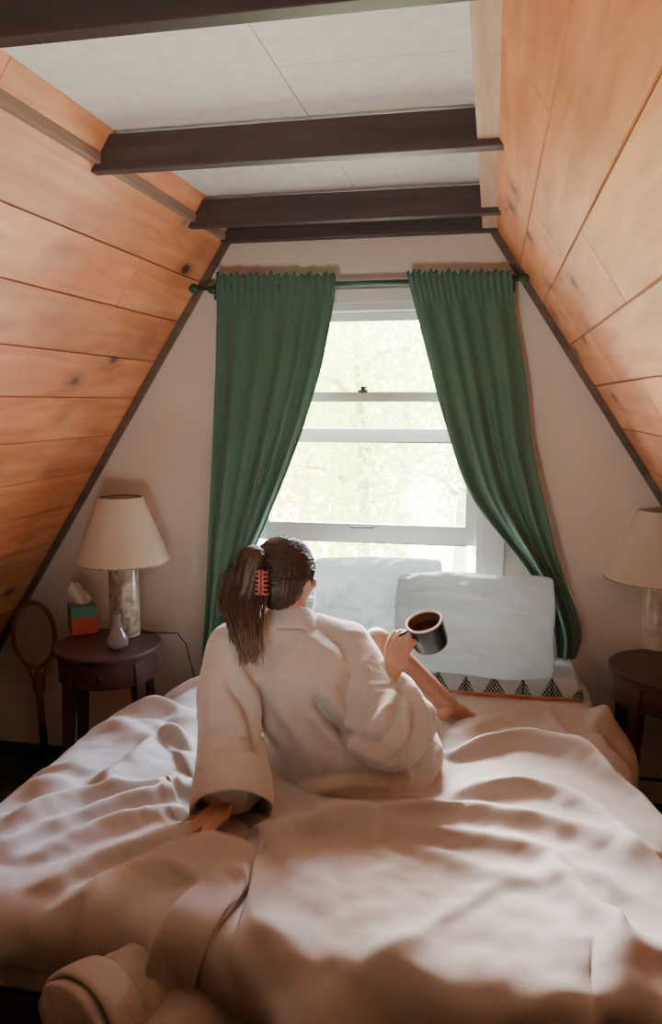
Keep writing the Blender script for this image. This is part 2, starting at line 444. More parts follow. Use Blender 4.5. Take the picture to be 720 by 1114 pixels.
mb.box((xc - .022, D + .012, zl), (xc + .022, D + .045, zl + .012)); mb.lathe([(0,0),(.012,0),(.012,.014),(0,.014)], (xc, D + .028, zl + .012), 12); mb.box((xc - .006, D + .0, zl + .018), (xc + .02, D + .03, zl + .026))
mb.build('sash_lock', M_steel, ls, bevel=.001)
mb = MB(); zh = zrow(573, D + .02); mb.tube([(xc - .05, D + .02, zh), (xc - .045, D + .004, zh), (xc + .045, D + .004, zh), (xc + .05, D + .02, zh)], .005, 8)
mb.build('sash_lift', M_steel, ls)

# ------------------------------------------------------------------ outdoors
mb = MB(); n = 24
def gz(x, y): return -3.2 + .10 * max(0, y - 6) + .25 * noise.noise(Vector((x * .2, y * .2, 0)))
G = [[(-30 + 60 * i / n, D + .3 + 50 * (j / n) ** 1.5, 0) for j in range(n + 1)] for i in range(n + 1)]
mb.add([(p[0], p[1], gz(p[0], p[1])) for row in G for p in row], [(i*(n+1)+j, (i+1)*(n+1)+j, (i+1)*(n+1)+j+1, i*(n+1)+j+1) for i in range(n) for j in range(n)])
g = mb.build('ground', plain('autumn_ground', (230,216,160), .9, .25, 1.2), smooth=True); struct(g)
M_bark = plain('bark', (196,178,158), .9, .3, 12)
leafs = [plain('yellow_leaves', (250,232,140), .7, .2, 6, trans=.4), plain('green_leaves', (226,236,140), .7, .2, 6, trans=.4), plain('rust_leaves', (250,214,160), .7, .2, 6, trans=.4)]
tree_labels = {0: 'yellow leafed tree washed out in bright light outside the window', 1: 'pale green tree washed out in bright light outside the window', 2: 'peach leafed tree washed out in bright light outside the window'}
def tree(x, y, h, r, k):
    z0 = gz(x, y) - .05; root = thing('tree', tree_labels[k], 'tree', ['yellow', 'pale green', 'peach'][k] + ' leafed trees outside the window')
    mb = MB(); lean = random.uniform(-.3, .3)
    top = Vector((x + lean, y, z0 + h * .92))
    pts = [Vector((x, y, z0)).lerp(top, t) + Vector((.08 * math.sin(5 * t + x), 0, 0)) for t in (0, .2, .4, .6, .8, 1)]
    mb.tube(pts, [h * .02 * (1 - .85 * t) for t in (0, .2, .4, .6, .8, 1)], 8)
    for q in range(9):
        t = .35 + .06 * q; p = Vector((x, y, z0)).lerp(top, t); a = q * 2.4
        e = p + Vector((math.cos(a) * r * .8, math.sin(a) * r * .8, .35 * r))
        mb.tube([p, (p + e) / 2 + Vector((0, 0, .1)), e], [h*.007, h*.005, h*.002], 6)
    mb.build('trunk', M_bark, root, True)
    lv = []; lf = []; cz = z0 + h * .66
    for q in range(3200):
        d = Vector((random.gauss(0, 1), random.gauss(0, 1), random.gauss(0, 1))).normalized() * random.random() ** .4
        p = Vector((x + lean * .6, y, cz)) + Vector((d.x * r, d.y * r, d.z * h * .36))
        u = Vector((random.gauss(0, 1), random.gauss(0, 1), random.gauss(0, 1))).normalized(); w = u.orthogonal().normalized(); s_ = random.uniform(.035, .10)
        b = len(lv); lv += [p - u*s_, p + w*s_*.5, p + u*s_, p - w*s_*.5]; lf.append((b, b+1, b+2, b+3))
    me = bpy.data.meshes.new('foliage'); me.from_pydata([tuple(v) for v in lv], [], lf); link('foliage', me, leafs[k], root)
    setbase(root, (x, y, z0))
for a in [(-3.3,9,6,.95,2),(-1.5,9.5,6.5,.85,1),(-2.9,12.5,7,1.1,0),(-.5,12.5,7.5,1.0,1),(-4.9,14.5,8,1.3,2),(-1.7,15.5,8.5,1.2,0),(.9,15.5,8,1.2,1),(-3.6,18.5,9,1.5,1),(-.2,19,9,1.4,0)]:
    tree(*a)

# ------------------------------------------------------------------ curtains and rod
YR = D - .085
rl, rr = aty(214, 314.5, YR), aty(566, 300.5, YR); rz = (rl.z + rr.z) / 2 - .003
root = thing('curtain_rod', 'thin green curtain rod with round ends above the window', 'curtain rod')
mb = MB(); mb.tube([(rl.x, YR, rz), (rr.x, YR, rz)], .011, 14); mb.build('rod', M_rod, root, True)
for x, s in ((rl.x, -1), (rr.x, 1)):
    mb = MB(); mb.lathe([(0,-.008),(.011,-.008),(.011,.0),(.017,.004),(.02,.014),(.017,.026),(.008,.034),(0,.036)], (0,0,0), 16, Matrix.Translation((x, YR, rz)) @ Matrix.Rotation(s*PI/2, 4, 'Y'))
    mb.build('finial', M_rod, root, True)
for x in (rl.x + .06, rr.x - .03):
    mb = MB(); mb.box((x - .008, YR - .008, rz - .02), (x + .008, D - .001, rz - .011)); mb.box((x - .012, D - .006, rz - .04), (x + .012, D - .001, rz + .03)); mb.build('bracket', M_rod, root, bevel=.002)
setbase(root, ((rl.x + rr.x) / 2, YR, rz))

def interp(tab, t):
    for (a, b), (c, d) in zip(tab, tab[1:]):
        if t <= c: 
            k = 0 if c == a else max(0, (t - a) / (c - a)); return b + (d - b) * k
    return tab[-1][1]
def smoothtab(tab, t, h=12):
    return sum(interp(tab, t + h * k) * w for k, w in ((-1, .25), (0, .5), (1, .25)))
def curtain(left, right, r0, r1, folds, name, label, seed, edgefold=None):
    nu, nv = 130, 150; vs = []
    for j in range(nv + 1):
        v = j / nv; row = r0 + (r1 - r0) * v
        xl = smoothtab(left, row); xr = smoothtab(right, row)
        for i in range(nu + 1):
            u = i / nu; w = .012 * min(1, .5 + v * 1.2)
            pl = aty(xl + (xr - xl) * u, row, YR)
            ph = folds * 2 * PI * (u + .05 * math.sin(5 * u + seed)) + 0.35 * math.sin(3 * v + seed)
            comp = (xr - xl) / 130.0
            y = YR + w * math.sin(ph) * (1.15 - .4 * comp) + .011 * math.sin(2.3 * ph + seed + 2 * v) + .03 * v * noise.noise(Vector((u * 2.5, v * 3, seed)))
            if edgefold: y += edgefold(u, v)
            z = pl.z
            if v < .10:   # gathered heading around the rod
                k = max(0, 1 - v / .10); hd = math.sin(17 * 2 * PI * u + 3 * math.sin(4 * u))
                k2 = math.exp(-((z - rz) / .016) ** 2)
                y = y * (1 - k) + (YR - .021 + .011 * hd * (1 - .55 * k2)) * k
                if z > rz + .012: z += (.010 * hd + .005 * math.sin(41 * u + seed)) * min(1, (z - rz - .012) / .02)
            vs.append((pl.x, min(y, D - .022), z))
    fs = [(j*(nu+1)+i, j*(nu+1)+i+1, (j+1)*(nu+1)+i+1, (j+1)*(nu+1)+i) for j in range(nv) for i in range(nu)]
    me = bpy.data.meshes.new(name); me.from_pydata(vs, [], fs); o = link(name, me, M_green, None, True)
    sm = o.modifiers.new('t', 'SOLIDIFY'); sm.thickness = .002; sm.offset = 0
    return tag(o, label, 'curtain', 'green curtains on the window rod')
curtain([(296,237),(400,235),(500,231),(600,226),(700,221),(800,216)], [(296,367),(330,363),(400,350),(470,329),(520,310),(560,293),(600,276),(650,262),(720,252),(800,246)], 299, 744, 2.6,
        'curtain', 'green linen curtain panel on the left of the window, hanging behind the woman', 1.3,
        lambda u, v: -.03 * math.exp(-((u - .9) / .09) ** 2) * v)
curtain([(294,442),(330,450),(400,468),(440,478),(490,493),(520,503),(545,515),(570,534),(600,560),(630,582),(660,597),(690,604),(720,606)], [(294,556),(340,560),(400,570),(440,575),(480,578),(520,586),(560,595),(600,604),(640,617),(680,632),(700,634),(720,622)], 296, 716, 2.1,
        'curtain', 'green linen curtain panel on the right, swept aside above the pillows', 4.1,
        lambda u, v: -.035 * math.exp(-((u - .28 - .25 * max(0, v - .45)) / .10) ** 2) * min(1, v * 1.5) - .05 * max(0, v - .6))

# ------------------------------------------------------------------ bed, sheet
BX0, BX1, BY0, BY1, BZ = -1.17, .42, 1.50, 3.30, .62
bed = thing('bed', 'wide bed with white fitted sheet, its head end against the window wall', 'bed')
def softbox(lo, hi, r, name, m, parent, sub=3, nz_=0.0):
    mb = MB(); mb.box(lo, hi); o = mb.build(name, m, parent, True)
    b = o.modifiers.new('b', 'BEVEL'); b.width = r; b.segments = 5; return o
softbox((BX0, BY0, .34), (BX1, BY1, BZ), .06, 'mattress', M_sheet, bed)
mb = MB(); mb.box((BX0 + .02, BY0 + .02, .14), (BX1 - .02, BY1 - .01, .337)); mb.build('bed_base', M_dark, bed, bevel=.01)
for x in (BX0 + .08, BX1 - .14):
    for y in (BY0 + .08, BY1 - .14):
        mb = MB(); mb.box((x, y, 0), (x + .06, y + .06, .14)); mb.build('leg', M_darkz, bed, bevel=.004)
setbase(bed, ((BX0 + BX1) / 2, (BY0 + BY1) / 2, 0))

# ------------------------------------------------------------------ duvet
DZ = .665
DX0, DX1, DY0 = BX0 - .02, BX1 + .025, BY0 - .03
# the rumpled cloth surface: a grid of points in half-millimetre steps, kept as second differences (x rows, then y rows, then z rows)
DUVET = [
-2698,-40,-26,-10,-5,-5,11,11,-6,-17,-23,-12,-23,-24,-16,-6,9,15,29,32,24,17,16,16,27,20,10,-11,-9,-10,-10,-10,-8,-9,-6,-10,-13,-16,7,8,13,14,10,7,11,14,9,1,-1,-3,7,10,13,10,4,13,-7,4,5,-5,-3,-7,14,13,7,9,16,17,17,20,19,16,15,14,-1,-11,-16,-12,-7,9,5,11,17,12,6,15,33,29,12,
1,6,0,3,4,5,-4,0,3,4,6,-4,-1,2,12,-1,-13,-11,2,1,6,4,-3,0,-9,-5,-11,4,1,0,1,1,1,1,-7,0,4,10,-3,3,-1,-3,0,5,0,-7,-10,-3,1,1,-1,-1,-7,-6,-1,-4,9,-5,-2,5,1,7,-14,-8,2,1,-10,-2,0,-1,-5,-1,-3,-1,4,3,3,0,12,2,11,2,1,-2,6,3,-9,-1,7,
0,4,3,-2,-1,5,4,2,6,0,1,-1,6,-4,-10,-2,3,7,-4,-1,0,-5,2,0,1,-16,4,2,-4,-1,-6,7,-1,-6,5,2,3,5,13,-2,-5,-4,0,-2,0,-1,-5,-3,-5,15,-2,-4,-11,-6,2,-6,-3,5,8,-1,-2,8,1,-5,-12,-16,7,-13,-1,-2,4,-6,-1,-8,2,3,5,24,-2,-2,2,4,4,-3,3,0,-3,-4,9,
-11,10,3,1,7,4,0,-8,2,13,2,2,-1,2,-2,-9,4,-1,3,1,-4,8,-1,-9,-11,1,-12,-6,8,3,12,-13,-3,10,7,3,0,2,-7,11,4,0,-9,-12,-11,-11,6,-2,9,-10,4,3,-3,11,-3,0,3,-8,-1,8,-4,-8,7,1,-3,-5,-13,1,-7,-7,-9,2,-7,3,-3,12,14,-1,13,1,5,-1,2,0,7,1,-3,0,0,
-12,6,8,5,-3,1,3,4,-2,-5,8,0,5,8,-11,-1,-6,12,-1,-3,2,-2,-4,-7,-6,-1,9,10,-7,-3,-9,2,4,-3,1,4,13,8,-7,-3,-1,-10,-5,-6,-8,-5,3,9,4,7,8,-11,-3,-7,-6,4,1,9,-11,-3,8,0,-6,3,13,7,-11,-16,-6,-2,-5,-6,-2,2,3,2,10,12,4,9,-7,5,-4,14,-9,2,0,-7,-8,
-3,-8,-1,4,0,2,4,13,2,4,-7,8,-3,-7,12,-1,1,7,-1,-2,-7,-15,-10,2,-1,2,3,9,-3,1,1,-3,-8,9,2,8,-1,0,15,-12,-11,-16,0,4,-4,12,11,8,-11,-10,-9,9,23,-10,7,-18,-10,-6,14,5,8,-4,3,0,-3,-3,2,-2,-20,-4,-1,-3,1,2,11,10,11,-6,-1,-1,3,-1,3,10,3,-7,4,5,-5,
-4,-3,-1,4,6,4,2,-3,8,-2,10,-3,-1,3,-8,-2,13,-6,-4,-7,-4,3,6,5,-6,-5,-2,-25,6,0,0,10,15,0,8,2,7,-4,-13,-12,-10,8,5,-6,8,-3,-6,2,11,8,1,2,-12,5,0,-7,6,-4,-10,-1,2,10,-7,-5,-8,3,3,14,7,-3,-1,0,3,7,10,2,-10,4,1,4,4,6,-4,-18,1,6,-10,-10,-6,
1,5,-2,-3,2,0,-1,-4,-2,17,5,-8,6,0,-4,8,-1,2,0,-3,-13,1,-3,-18,9,3,-13,1,1,3,6,10,8,4,6,-4,-7,-8,-14,1,-9,1,-7,2,13,12,5,-6,-5,5,5,-1,-2,-3,-2,12,-16,12,-4,-10,2,10,0,-7,4,6,12,-3,4,-11,-7,-2,14,4,-1,5,11,0,1,-1,-3,-15,3,-3,-1,1,1,-13,-5,
5,4,5,-9,-5,-7,-1,4,13,-6,6,7,-5,7,4,-5,0,-7,-3,-6,15,-9,-17,12,-12,-5,7,16,-2,4,17,5,-2,-3,-10,-7,-16,-11,-1,-8,15,5,-3,0,-1,0,1,7,15,-10,-8,-10,7,11,-3,-6,10,-11,-3,9,5,-1,-5,5,-5,-4,-1,3,-4,3,5,9,1,2,-4,0,-4,6,4,-4,-1,10,-11,6,-8,-15,2,12,6,
15,5,5,2,-15,-10,0,-3,-4,16,-2,4,3,-4,8,2,-5,1,-4,4,-21,-4,10,-7,8,-4,-3,-13,16,16,1,0,-8,-10,-13,-14,-3,5,0,7,7,5,7,3,0,4,-1,-1,0,-6,-7,6,1,2,5,13,-4,-6,-6,-2,1,-11,6,4,-2,8,3,-10,5,2,3,4,3,-3,5,2,2,-1,-10,6,-6,2,0,-7,1,1,-14,-7,-7,
29,4,2,2,4,-5,-31,-10,4,0,9,2,7,0,2,1,-4,-11,6,-5,0,-8,-4,12,-11,2,10,2,9,-1,-2,-13,-17,-10,-4,22,7,-3,6,-7,-4,3,4,13,13,-2,-2,-4,-26,17,7,-1,-2,-12,-8,0,11,2,1,-12,-3,15,0,-9,10,-10,-1,5,-5,-3,11,10,-1,8,-2,-3,5,-5,9,-9,-7,-7,4,-11,-10,-5,0,-1,1,
50,-1,-1,-1,1,4,3,-13,-23,-17,-7,1,2,8,11,17,-4,-2,-21,-14,-1,7,6,-8,7,-1,0,11,-19,-8,3,5,5,-1,11,-7,2,10,1,8,-1,-5,2,-1,-12,-4,-5,-1,13,-13,-4,0,-4,10,8,-10,-5,-2,0,18,3,-18,0,16,-6,8,-17,-1,8,9,4,-1,4,-12,5,7,-5,0,-9,-1,3,-9,-8,9,15,5,0,-4,-7,
57,-1,-2,0,2,-3,5,3,-5,-13,-12,0,0,4,-2,-3,0,-8,-5,1,0,1,1,2,5,3,-1,-2,1,-11,-17,4,14,3,-3,-2,0,14,0,-14,1,14,6,3,-3,-24,-11,-11,-4,2,1,0,3,-8,-4,20,-8,4,14,-15,-13,5,16,-13,3,5,3,4,-5,15,-2,0,-1,4,-2,-11,0,-12,0,-5,-4,-3,-3,-4,-11,0,13,16,15,
62,-1,0,0,0,0,0,-2,-1,5,0,-1,1,0,0,-2,0,-1,0,0,0,0,-1,-9,-5,5,0,0,1,3,4,-8,-4,16,-3,-1,3,-21,-2,22,-8,-19,-8,-7,-10,15,4,4,-4,-6,-4,-4,-10,7,-4,-17,17,9,-4,4,-7,-8,-12,9,4,-6,8,-1,14,-12,3,4,-9,-1,-4,3,-10,2,-23,-9,-6,0,-4,-7,-1,4,5,1,4,
62,-1,1,-3,0,1,1,0,1,-1,1,1,-2,1,0,-1,-1,-1,0,-1,0,0,1,5,1,-3,0,1,2,7,0,2,3,-4,1,-5,0,9,5,-5,2,-1,-2,-4,0,-6,-6,-8,-5,-9,-4,-6,6,-10,-3,-2,-10,3,-11,-9,3,4,-2,-4,-3,9,4,5,-1,2,-1,-9,3,-2,-5,-8,5,1,3,9,-5,-17,-8,10,-8,-15,1,2,1,
62,-1,-2,2,-2,-1,1,2,1,-1,1,-1,1,0,-1,1,-1,-1,1,0,-1,0,0,7,-1,0,-2,0,2,2,1,1,0,0,6,5,2,1,0,0,1,1,0,-5,-7,2,1,1,1,5,2,5,-4,-2,-1,-4,-4,-17,-2,-1,-4,-3,-9,-5,-5,-14,-9,5,8,16,-1,-1,-4,-1,-2,0,-18,3,27,-6,1,-6,-18,-18,-3,8,0,17,11,
61,-2,3,0,-1,0,0,1,0,1,-2,1,1,1,1,-1,1,1,-4,-2,3,0,-1,-7,0,4,-2,0,7,-2,-1,0,1,3,0,-2,-5,-5,1,8,5,1,-5,2,7,0,0,1,4,4,-1,-4,0,3,4,7,0,4,0,0,-2,-3,4,0,0,-2,-1,-9,-9,-18,-4,-1,-3,-8,1,1,16,-2,-13,1,-6,1,11,-1,-5,-6,-1,-10,4,
61,-1,-6,6,2,0,0,0,1,-1,0,1,0,-2,2,1,3,2,2,0,-5,-4,0,0,1,-9,-1,1,-6,9,3,-2,-2,0,6,-1,2,-2,-1,-2,4,1,2,-1,-1,-3,0,4,-2,-5,7,1,-2,0,1,1,4,-2,5,4,2,3,4,4,4,5,5,1,-9,5,-17,-12,0,5,-14,-13,-6,5,-7,-1,1,11,6,-1,11,-7,-10,-2,-19,
60,-1,2,-3,3,2,0,0,-2,0,1,0,1,1,-3,-2,2,-2,8,3,4,-4,-4,1,2,6,0,-10,-12,-5,7,10,3,2,-8,2,-4,7,4,3,0,-1,-6,0,-1,2,5,-1,-1,0,-8,-2,2,2,-1,-6,0,3,2,2,1,0,-4,2,0,-1,1,3,3,-10,8,6,-2,-5,0,-4,-9,-9,3,-4,9,6,-2,2,-4,8,-7,-9,-10,
51,6,3,1,0,0,1,0,0,-1,1,0,0,1,3,1,-6,0,-5,-1,3,7,3,0,-1,-1,6,7,-1,-12,-16,-3,12,5,3,-7,1,-1,4,-2,3,5,4,1,3,2,-3,-2,2,4,-1,0,-2,-3,-3,5,1,3,1,2,-1,-11,-6,-2,4,8,9,-16,-8,1,3,3,-3,-7,1,-1,-6,-12,-2,9,7,-1,-4,2,0,-2,0,-3,-9,
59,2,1,-1,1,1,0,0,-1,-1,-2,0,-2,3,0,7,2,-4,-7,0,-5,4,8,-2,-4,10,-6,6,3,-6,-2,-9,-4,10,-8,-7,-1,12,1,1,-2,2,3,-1,0,1,0,1,1,2,3,2,0,-1,9,4,-2,3,0,-12,-7,4,13,11,3,-5,-28,3,5,0,-1,-4,-3,-2,-5,1,1,2,-5,-9,-6,0,13,4,1,2,-2,-11,2,
42,13,7,0,-1,2,0,1,-2,0,1,-1,1,-1,-1,-3,-2,0,5,0,4,-3,-6,-2,5,-2,2,2,-1,8,3,-6,-6,-11,-3,9,1,-12,-11,-9,-5,4,9,11,6,1,3,4,3,3,-7,-4,7,5,-1,9,5,-13,-13,9,10,13,6,-2,-11,-14,6,5,0,-1,-2,-3,-4,-3,3,-1,-1,-1,0,2,-2,2,-1,0,0,-1,2,-2,3,
46,8,6,1,1,-1,2,0,5,3,0,-4,-2,-6,3,2,4,7,-15,0,-6,3,-1,4,1,1,-8,-11,14,6,2,5,-6,-15,6,6,3,-11,-5,0,3,-7,-5,-6,-5,0,0,-4,-1,3,29,1,-8,19,-15,-29,2,27,11,3,-2,-3,1,-6,-1,7,9,2,2,1,-6,-4,-2,0,-3,1,0,1,0,-2,1,0,-3,2,1,1,-2,1,1,
63,-1,0,1,-1,1,-2,1,4,5,4,3,-3,-4,-5,-3,-2,-4,14,-3,-4,-7,-5,8,3,-8,7,2,-17,-3,17,6,-5,2,-5,6,4,7,1,-2,-6,-6,-1,-1,4,-4,0,8,-5,-10,-28,17,11,-21,13,20,-1,-16,9,2,1,0,-8,2,4,1,1,1,0,-1,3,-2,0,0,0,-1,1,-2,3,0,-1,-2,2,-1,1,-4,4,-1,2,
63,0,1,2,1,-3,-3,2,-2,-6,-8,2,10,8,2,-4,-1,-2,3,2,5,-9,-2,-8,7,4,0,-1,0,-5,-14,10,13,-3,-3,-5,3,5,10,2,-2,9,-8,-7,-4,15,5,1,-1,-11,-4,-16,1,5,4,1,-3,2,-2,1,0,1,-2,-2,2,-2,1,3,-1,-1,-2,2,-1,1,0,1,-1,2,-3,2,1,-1,-1,0,1,0,-6,3,4,
65,-1,-1,2,0,4,-2,1,-6,-2,0,-2,2,1,3,4,-3,4,-9,2,0,7,-1,-10,-13,9,9,3,5,-5,-10,-10,12,9,-3,-5,-2,5,-9,2,6,-3,9,12,7,-6,4,-19,-24,16,8,3,-5,-3,0,1,0,0,0,0,2,-1,1,-1,-2,2,-1,0,2,0,-2,1,-1,1,1,-1,-1,0,1,-4,-1,1,3,1,-4,2,1,1,1,
64,-2,3,0,1,3,6,-10,-3,-3,5,1,-11,-4,4,10,4,-3,-2,-3,1,3,2,2,-8,-12,8,7,4,3,2,-11,-18,11,19,-4,-18,0,11,2,0,1,1,5,4,-16,-24,-8,29,3,3,1,2,1,-7,-3,7,1,-3,-2,2,0,-1,0,1,1,-1,2,1,-1,0,-3,0,-1,1,2,1,-3,-4,2,1,3,2,-1,2,-7,6,2,-2,
64,-1,-1,5,13,-1,-12,-9,-6,5,3,2,-2,3,-8,-11,6,11,10,1,-5,-2,4,4,-2,-14,-24,3,17,16,9,5,-11,-26,-12,25,23,-30,-38,17,20,6,0,2,0,-9,-9,16,4,-2,3,0,-3,3,4,-4,-4,2,5,0,-10,-4,0,-1,-1,2,5,4,2,3,-4,-1,0,0,-1,-3,3,4,3,-2,-5,-5,-1,4,-1,5,0,7,12,
64,-4,-4,2,-10,10,-2,4,6,-2,-6,-2,9,0,1,0,-6,-8,6,7,4,-1,-4,4,7,10,-1,-24,-20,-6,8,19,21,12,-1,-33,-24,-2,34,-16,-16,3,8,4,4,5,-4,2,-1,2,1,3,2,-3,1,6,-4,-4,-6,2,4,1,0,1,2,-1,-9,-2,0,2,7,2,3,0,-1,-1,-4,-3,1,3,10,8,2,-5,-1,3,7,5,1,
64,-5,-6,-7,6,2,18,4,-5,-10,-5,-2,-1,6,1,5,0,-2,-8,-4,9,10,2,-7,1,3,10,5,-3,-12,-38,-7,11,17,9,-4,3,12,-13,-7,1,3,-2,-11,-2,-7,22,6,-3,-2,0,5,1,1,-4,0,4,0,-1,-4,3,-2,-3,0,0,2,9,-12,-3,1,2,1,2,1,-2,1,3,-1,0,6,0,2,5,2,-3,1,3,4,2,
64,-3,0,3,-1,-3,5,22,8,-7,-11,-8,-9,-9,-3,2,3,4,6,0,-6,-1,8,7,-1,-7,-4,6,4,-5,19,-12,-21,-11,-1,24,11,10,3,-1,-9,-14,-8,-2,-12,23,6,-9,-1,1,0,-2,1,-1,4,1,0,-1,1,2,0,3,1,-6,-1,0,-2,8,-1,-8,0,1,-3,0,4,2,-1,4,0,-4,-1,-1,-2,4,10,2,-6,6,8,
64,-4,5,0,-1,0,2,-7,8,12,8,-3,-5,-8,-8,-13,0,3,-1,6,5,-3,-6,2,3,-1,-2,-5,-5,18,-19,2,7,0,0,0,2,4,7,6,2,-1,-3,-4,-1,0,1,4,-2,-8,-1,-3,-1,2,1,4,3,-1,-3,-1,-4,0,4,3,-1,-1,-2,0,2,4,-3,-2,2,1,0,1,0,1,3,1,1,-1,-1,0,2,8,7,-2,-2,
61,0,-7,-1,5,5,1,3,-5,9,5,7,-1,-13,-3,-9,1,-5,5,-8,7,6,3,-3,0,13,1,-6,-16,-18,23,2,-5,-2,0,0,0,0,1,1,3,4,-4,3,1,0,-1,-5,-1,7,-1,-1,-6,-5,0,-10,-4,12,4,6,5,-7,-1,4,2,-1,1,0,-2,0,3,1,-5,-1,0,0,2,2,-2,-1,-1,-1,-1,4,3,-1,0,-5,-7,
29,12,1,-1,2,3,13,0,-4,-3,4,11,11,10,-8,-4,-14,2,-7,0,-10,-2,3,11,7,-4,1,-1,0,18,-4,-21,-1,0,0,0,0,0,0,0,0,0,3,-5,-4,-3,0,6,3,-1,1,-3,2,2,1,5,1,-10,1,-3,-1,6,2,-1,1,1,3,0,0,-1,-3,-2,7,-1,0,1,1,-3,2,1,0,0,-1,-2,-10,-12,-28,-16,-10,
-45,8,13,13,3,-2,-5,11,10,24,18,6,14,30,22,-16,-15,-11,-6,-1,2,-4,-6,-8,0,8,10,10,5,-34,-33,14,20,0,0,0,0,0,0,0,0,0,3,3,-1,0,1,0,2,0,0,2,-1,0,-4,-1,2,2,-1,-1,-3,0,-1,-1,2,0,-2,6,0,-2,-1,3,-5,2,1,1,0,-1,1,2,-2,-14,-6,-6,3,-3,15,1,-7,
22,10,0,-6,-7,-7,1,-1,15,-1,6,13,4,-5,8,43,12,-13,-9,-8,-8,-4,1,5,0,-2,-1,9,21,19,11,-29,-45,-6,6,0,0,0,0,0,0,0,0,1,6,-1,-1,0,2,2,0,-1,1,0,0,-1,-1,1,0,-5,4,2,-1,1,-3,-2,2,-1,-1,3,-1,-2,3,-2,1,-3,0,2,-3,-10,-5,5,7,0,2,4,-7,-9,-1,
48,-1,1,-5,-8,-7,-14,-13,3,6,3,9,13,7,1,0,22,24,0,-16,-3,6,1,-6,-6,-2,-1,0,0,14,31,22,-3,-40,-33,-20,17,5,0,0,0,0,0,0,-1,6,-2,-2,2,0,0,-1,4,1,-2,-1,1,0,2,1,1,-1,-1,1,-3,2,-1,-3,3,0,1,-1,-2,0,1,-1,-9,-5,1,8,0,4,-2,6,0,1,-3,-2,-7,
55,2,1,-3,-3,-3,-7,-15,-17,-5,0,-1,10,15,16,10,-6,-2,19,18,-16,-9,1,2,3,-12,-1,0,2,1,5,18,24,57,18,7,-49,-52,-29,-1,1,-3,1,-1,6,0,4,1,-1,-1,0,2,-11,1,4,3,1,-1,0,4,-3,3,0,-3,3,0,-3,0,0,2,0,-1,0,-1,-8,0,5,0,-2,0,5,3,-1,0,0,0,-2,0,1,
32,2,-1,0,-3,-4,-1,15,-1,-19,-21,-13,1,-4,-4,4,16,24,11,11,16,1,-19,1,3,11,-8,-10,-1,-19,3,-5,-3,-21,-3,0,30,40,11,-18,1,-8,-2,11,5,-1,-2,1,-1,2,-3,-2,8,-1,1,0,-4,1,-1,-1,2,-2,0,1,-1,0,2,-1,0,-1,1,1,1,-1,1,0,2,-2,-1,0,0,-2,-1,-4,-2,2,4,4,2,
66,1,-9,-5,-1,0,-2,-2,-24,-19,-13,-21,-38,-24,-16,-10,-3,-9,30,65,24,21,30,-18,1,0,-11,10,-10,2,-24,-9,12,-3,5,12,3,9,27,23,-1,4,-3,-11,-4,0,1,5,-3,-2,4,5,-1,-7,-2,0,4,-1,-1,0,-1,-1,0,0,0,0,0,0,0,0,1,1,0,3,1,-2,1,1,-2,-2,-1,3,2,0,-1,-2,4,0,0,
70,-4,9,2,-4,-8,-1,-20,14,10,0,2,-3,-9,-7,-9,-14,-11,-43,-53,5,-4,17,36,13,16,9,-15,0,6,10,15,2,17,9,4,0,-4,-10,0,6,12,4,-2,-10,1,5,2,0,-5,-3,1,2,3,0,-2,-4,-7,0,4,0,0,0,0,0,0,0,0,0,0,0,0,0,0,2,3,-5,2,0,0,2,0,0,1,1,3,-2,1,0,
60,-8,-7,-4,0,2,1,12,1,1,5,-3,3,6,3,-5,-1,-3,0,-10,-16,1,-15,-5,-2,-5,8,2,3,8,9,-5,-3,2,3,1,3,5,7,0,-4,-1,5,10,6,-4,-7,-8,-1,5,3,1,1,6,-3,0,-1,1,0,-8,0,0,0,0,0,0,0,0,0,0,0,0,0,0,0,0,4,0,3,-2,-3,-7,3,3,3,-1,2,2,2,
70,-4,-2,1,1,7,-4,-3,-1,2,-5,2,-5,-1,2,7,1,-1,-6,-5,-1,-8,-3,-5,-10,-9,-13,18,12,3,3,4,-1,-1,2,2,1,0,-4,1,4,1,-2,-16,-21,13,15,12,6,0,4,-2,-1,-3,2,0,-1,-9,3,6,-4,0,0,0,0,0,0,0,0,0,0,0,0,0,0,0,0,3,4,-1,-3,3,-2,3,-1,0,1,0,2,
50,-1,1,2,1,-3,-1,1,-1,1,9,2,2,0,-3,-2,1,0,4,-1,-4,-5,-9,-15,-17,-6,24,5,-10,-3,2,2,3,3,3,4,3,-1,-5,-7,-1,3,-3,3,18,-9,-3,7,8,3,-10,-4,6,-10,-6,5,4,14,-5,0,6,0,0,0,0,0,0,0,0,0,0,0,0,0,0,0,0,0,-3,3,3,2,-5,-5,-1,-3,5,2,6,
59,1,-8,-2,2,1,1,2,5,0,-1,-1,1,3,0,-1,-4,4,0,1,1,2,-8,7,5,2,-5,-17,7,5,0,1,0,-1,-9,-3,3,-2,6,6,-1,-4,0,4,0,-2,-7,-3,3,6,-1,-2,-4,4,3,-6,-1,-2,2,-1,3,0,0,0,0,0,0,0,0,0,0,0,0,0,0,0,0,0,-5,4,1,0,2,-5,-2,2,-7,6,-1,
60,-5,0,0,1,-1,4,1,1,2,-2,0,1,-2,1,-1,2,-2,2,2,2,0,-1,-5,0,4,-7,5,0,1,-2,-1,0,-3,6,-1,-6,3,0,-2,-4,-4,3,3,4,3,-1,-8,-7,-2,16,3,-10,3,3,-2,-1,4,2,-6,-2,0,0,0,0,0,0,0,0,0,0,0,0,0,0,0,0,0,7,-4,-3,-5,0,6,6,1,-3,-2,-8,
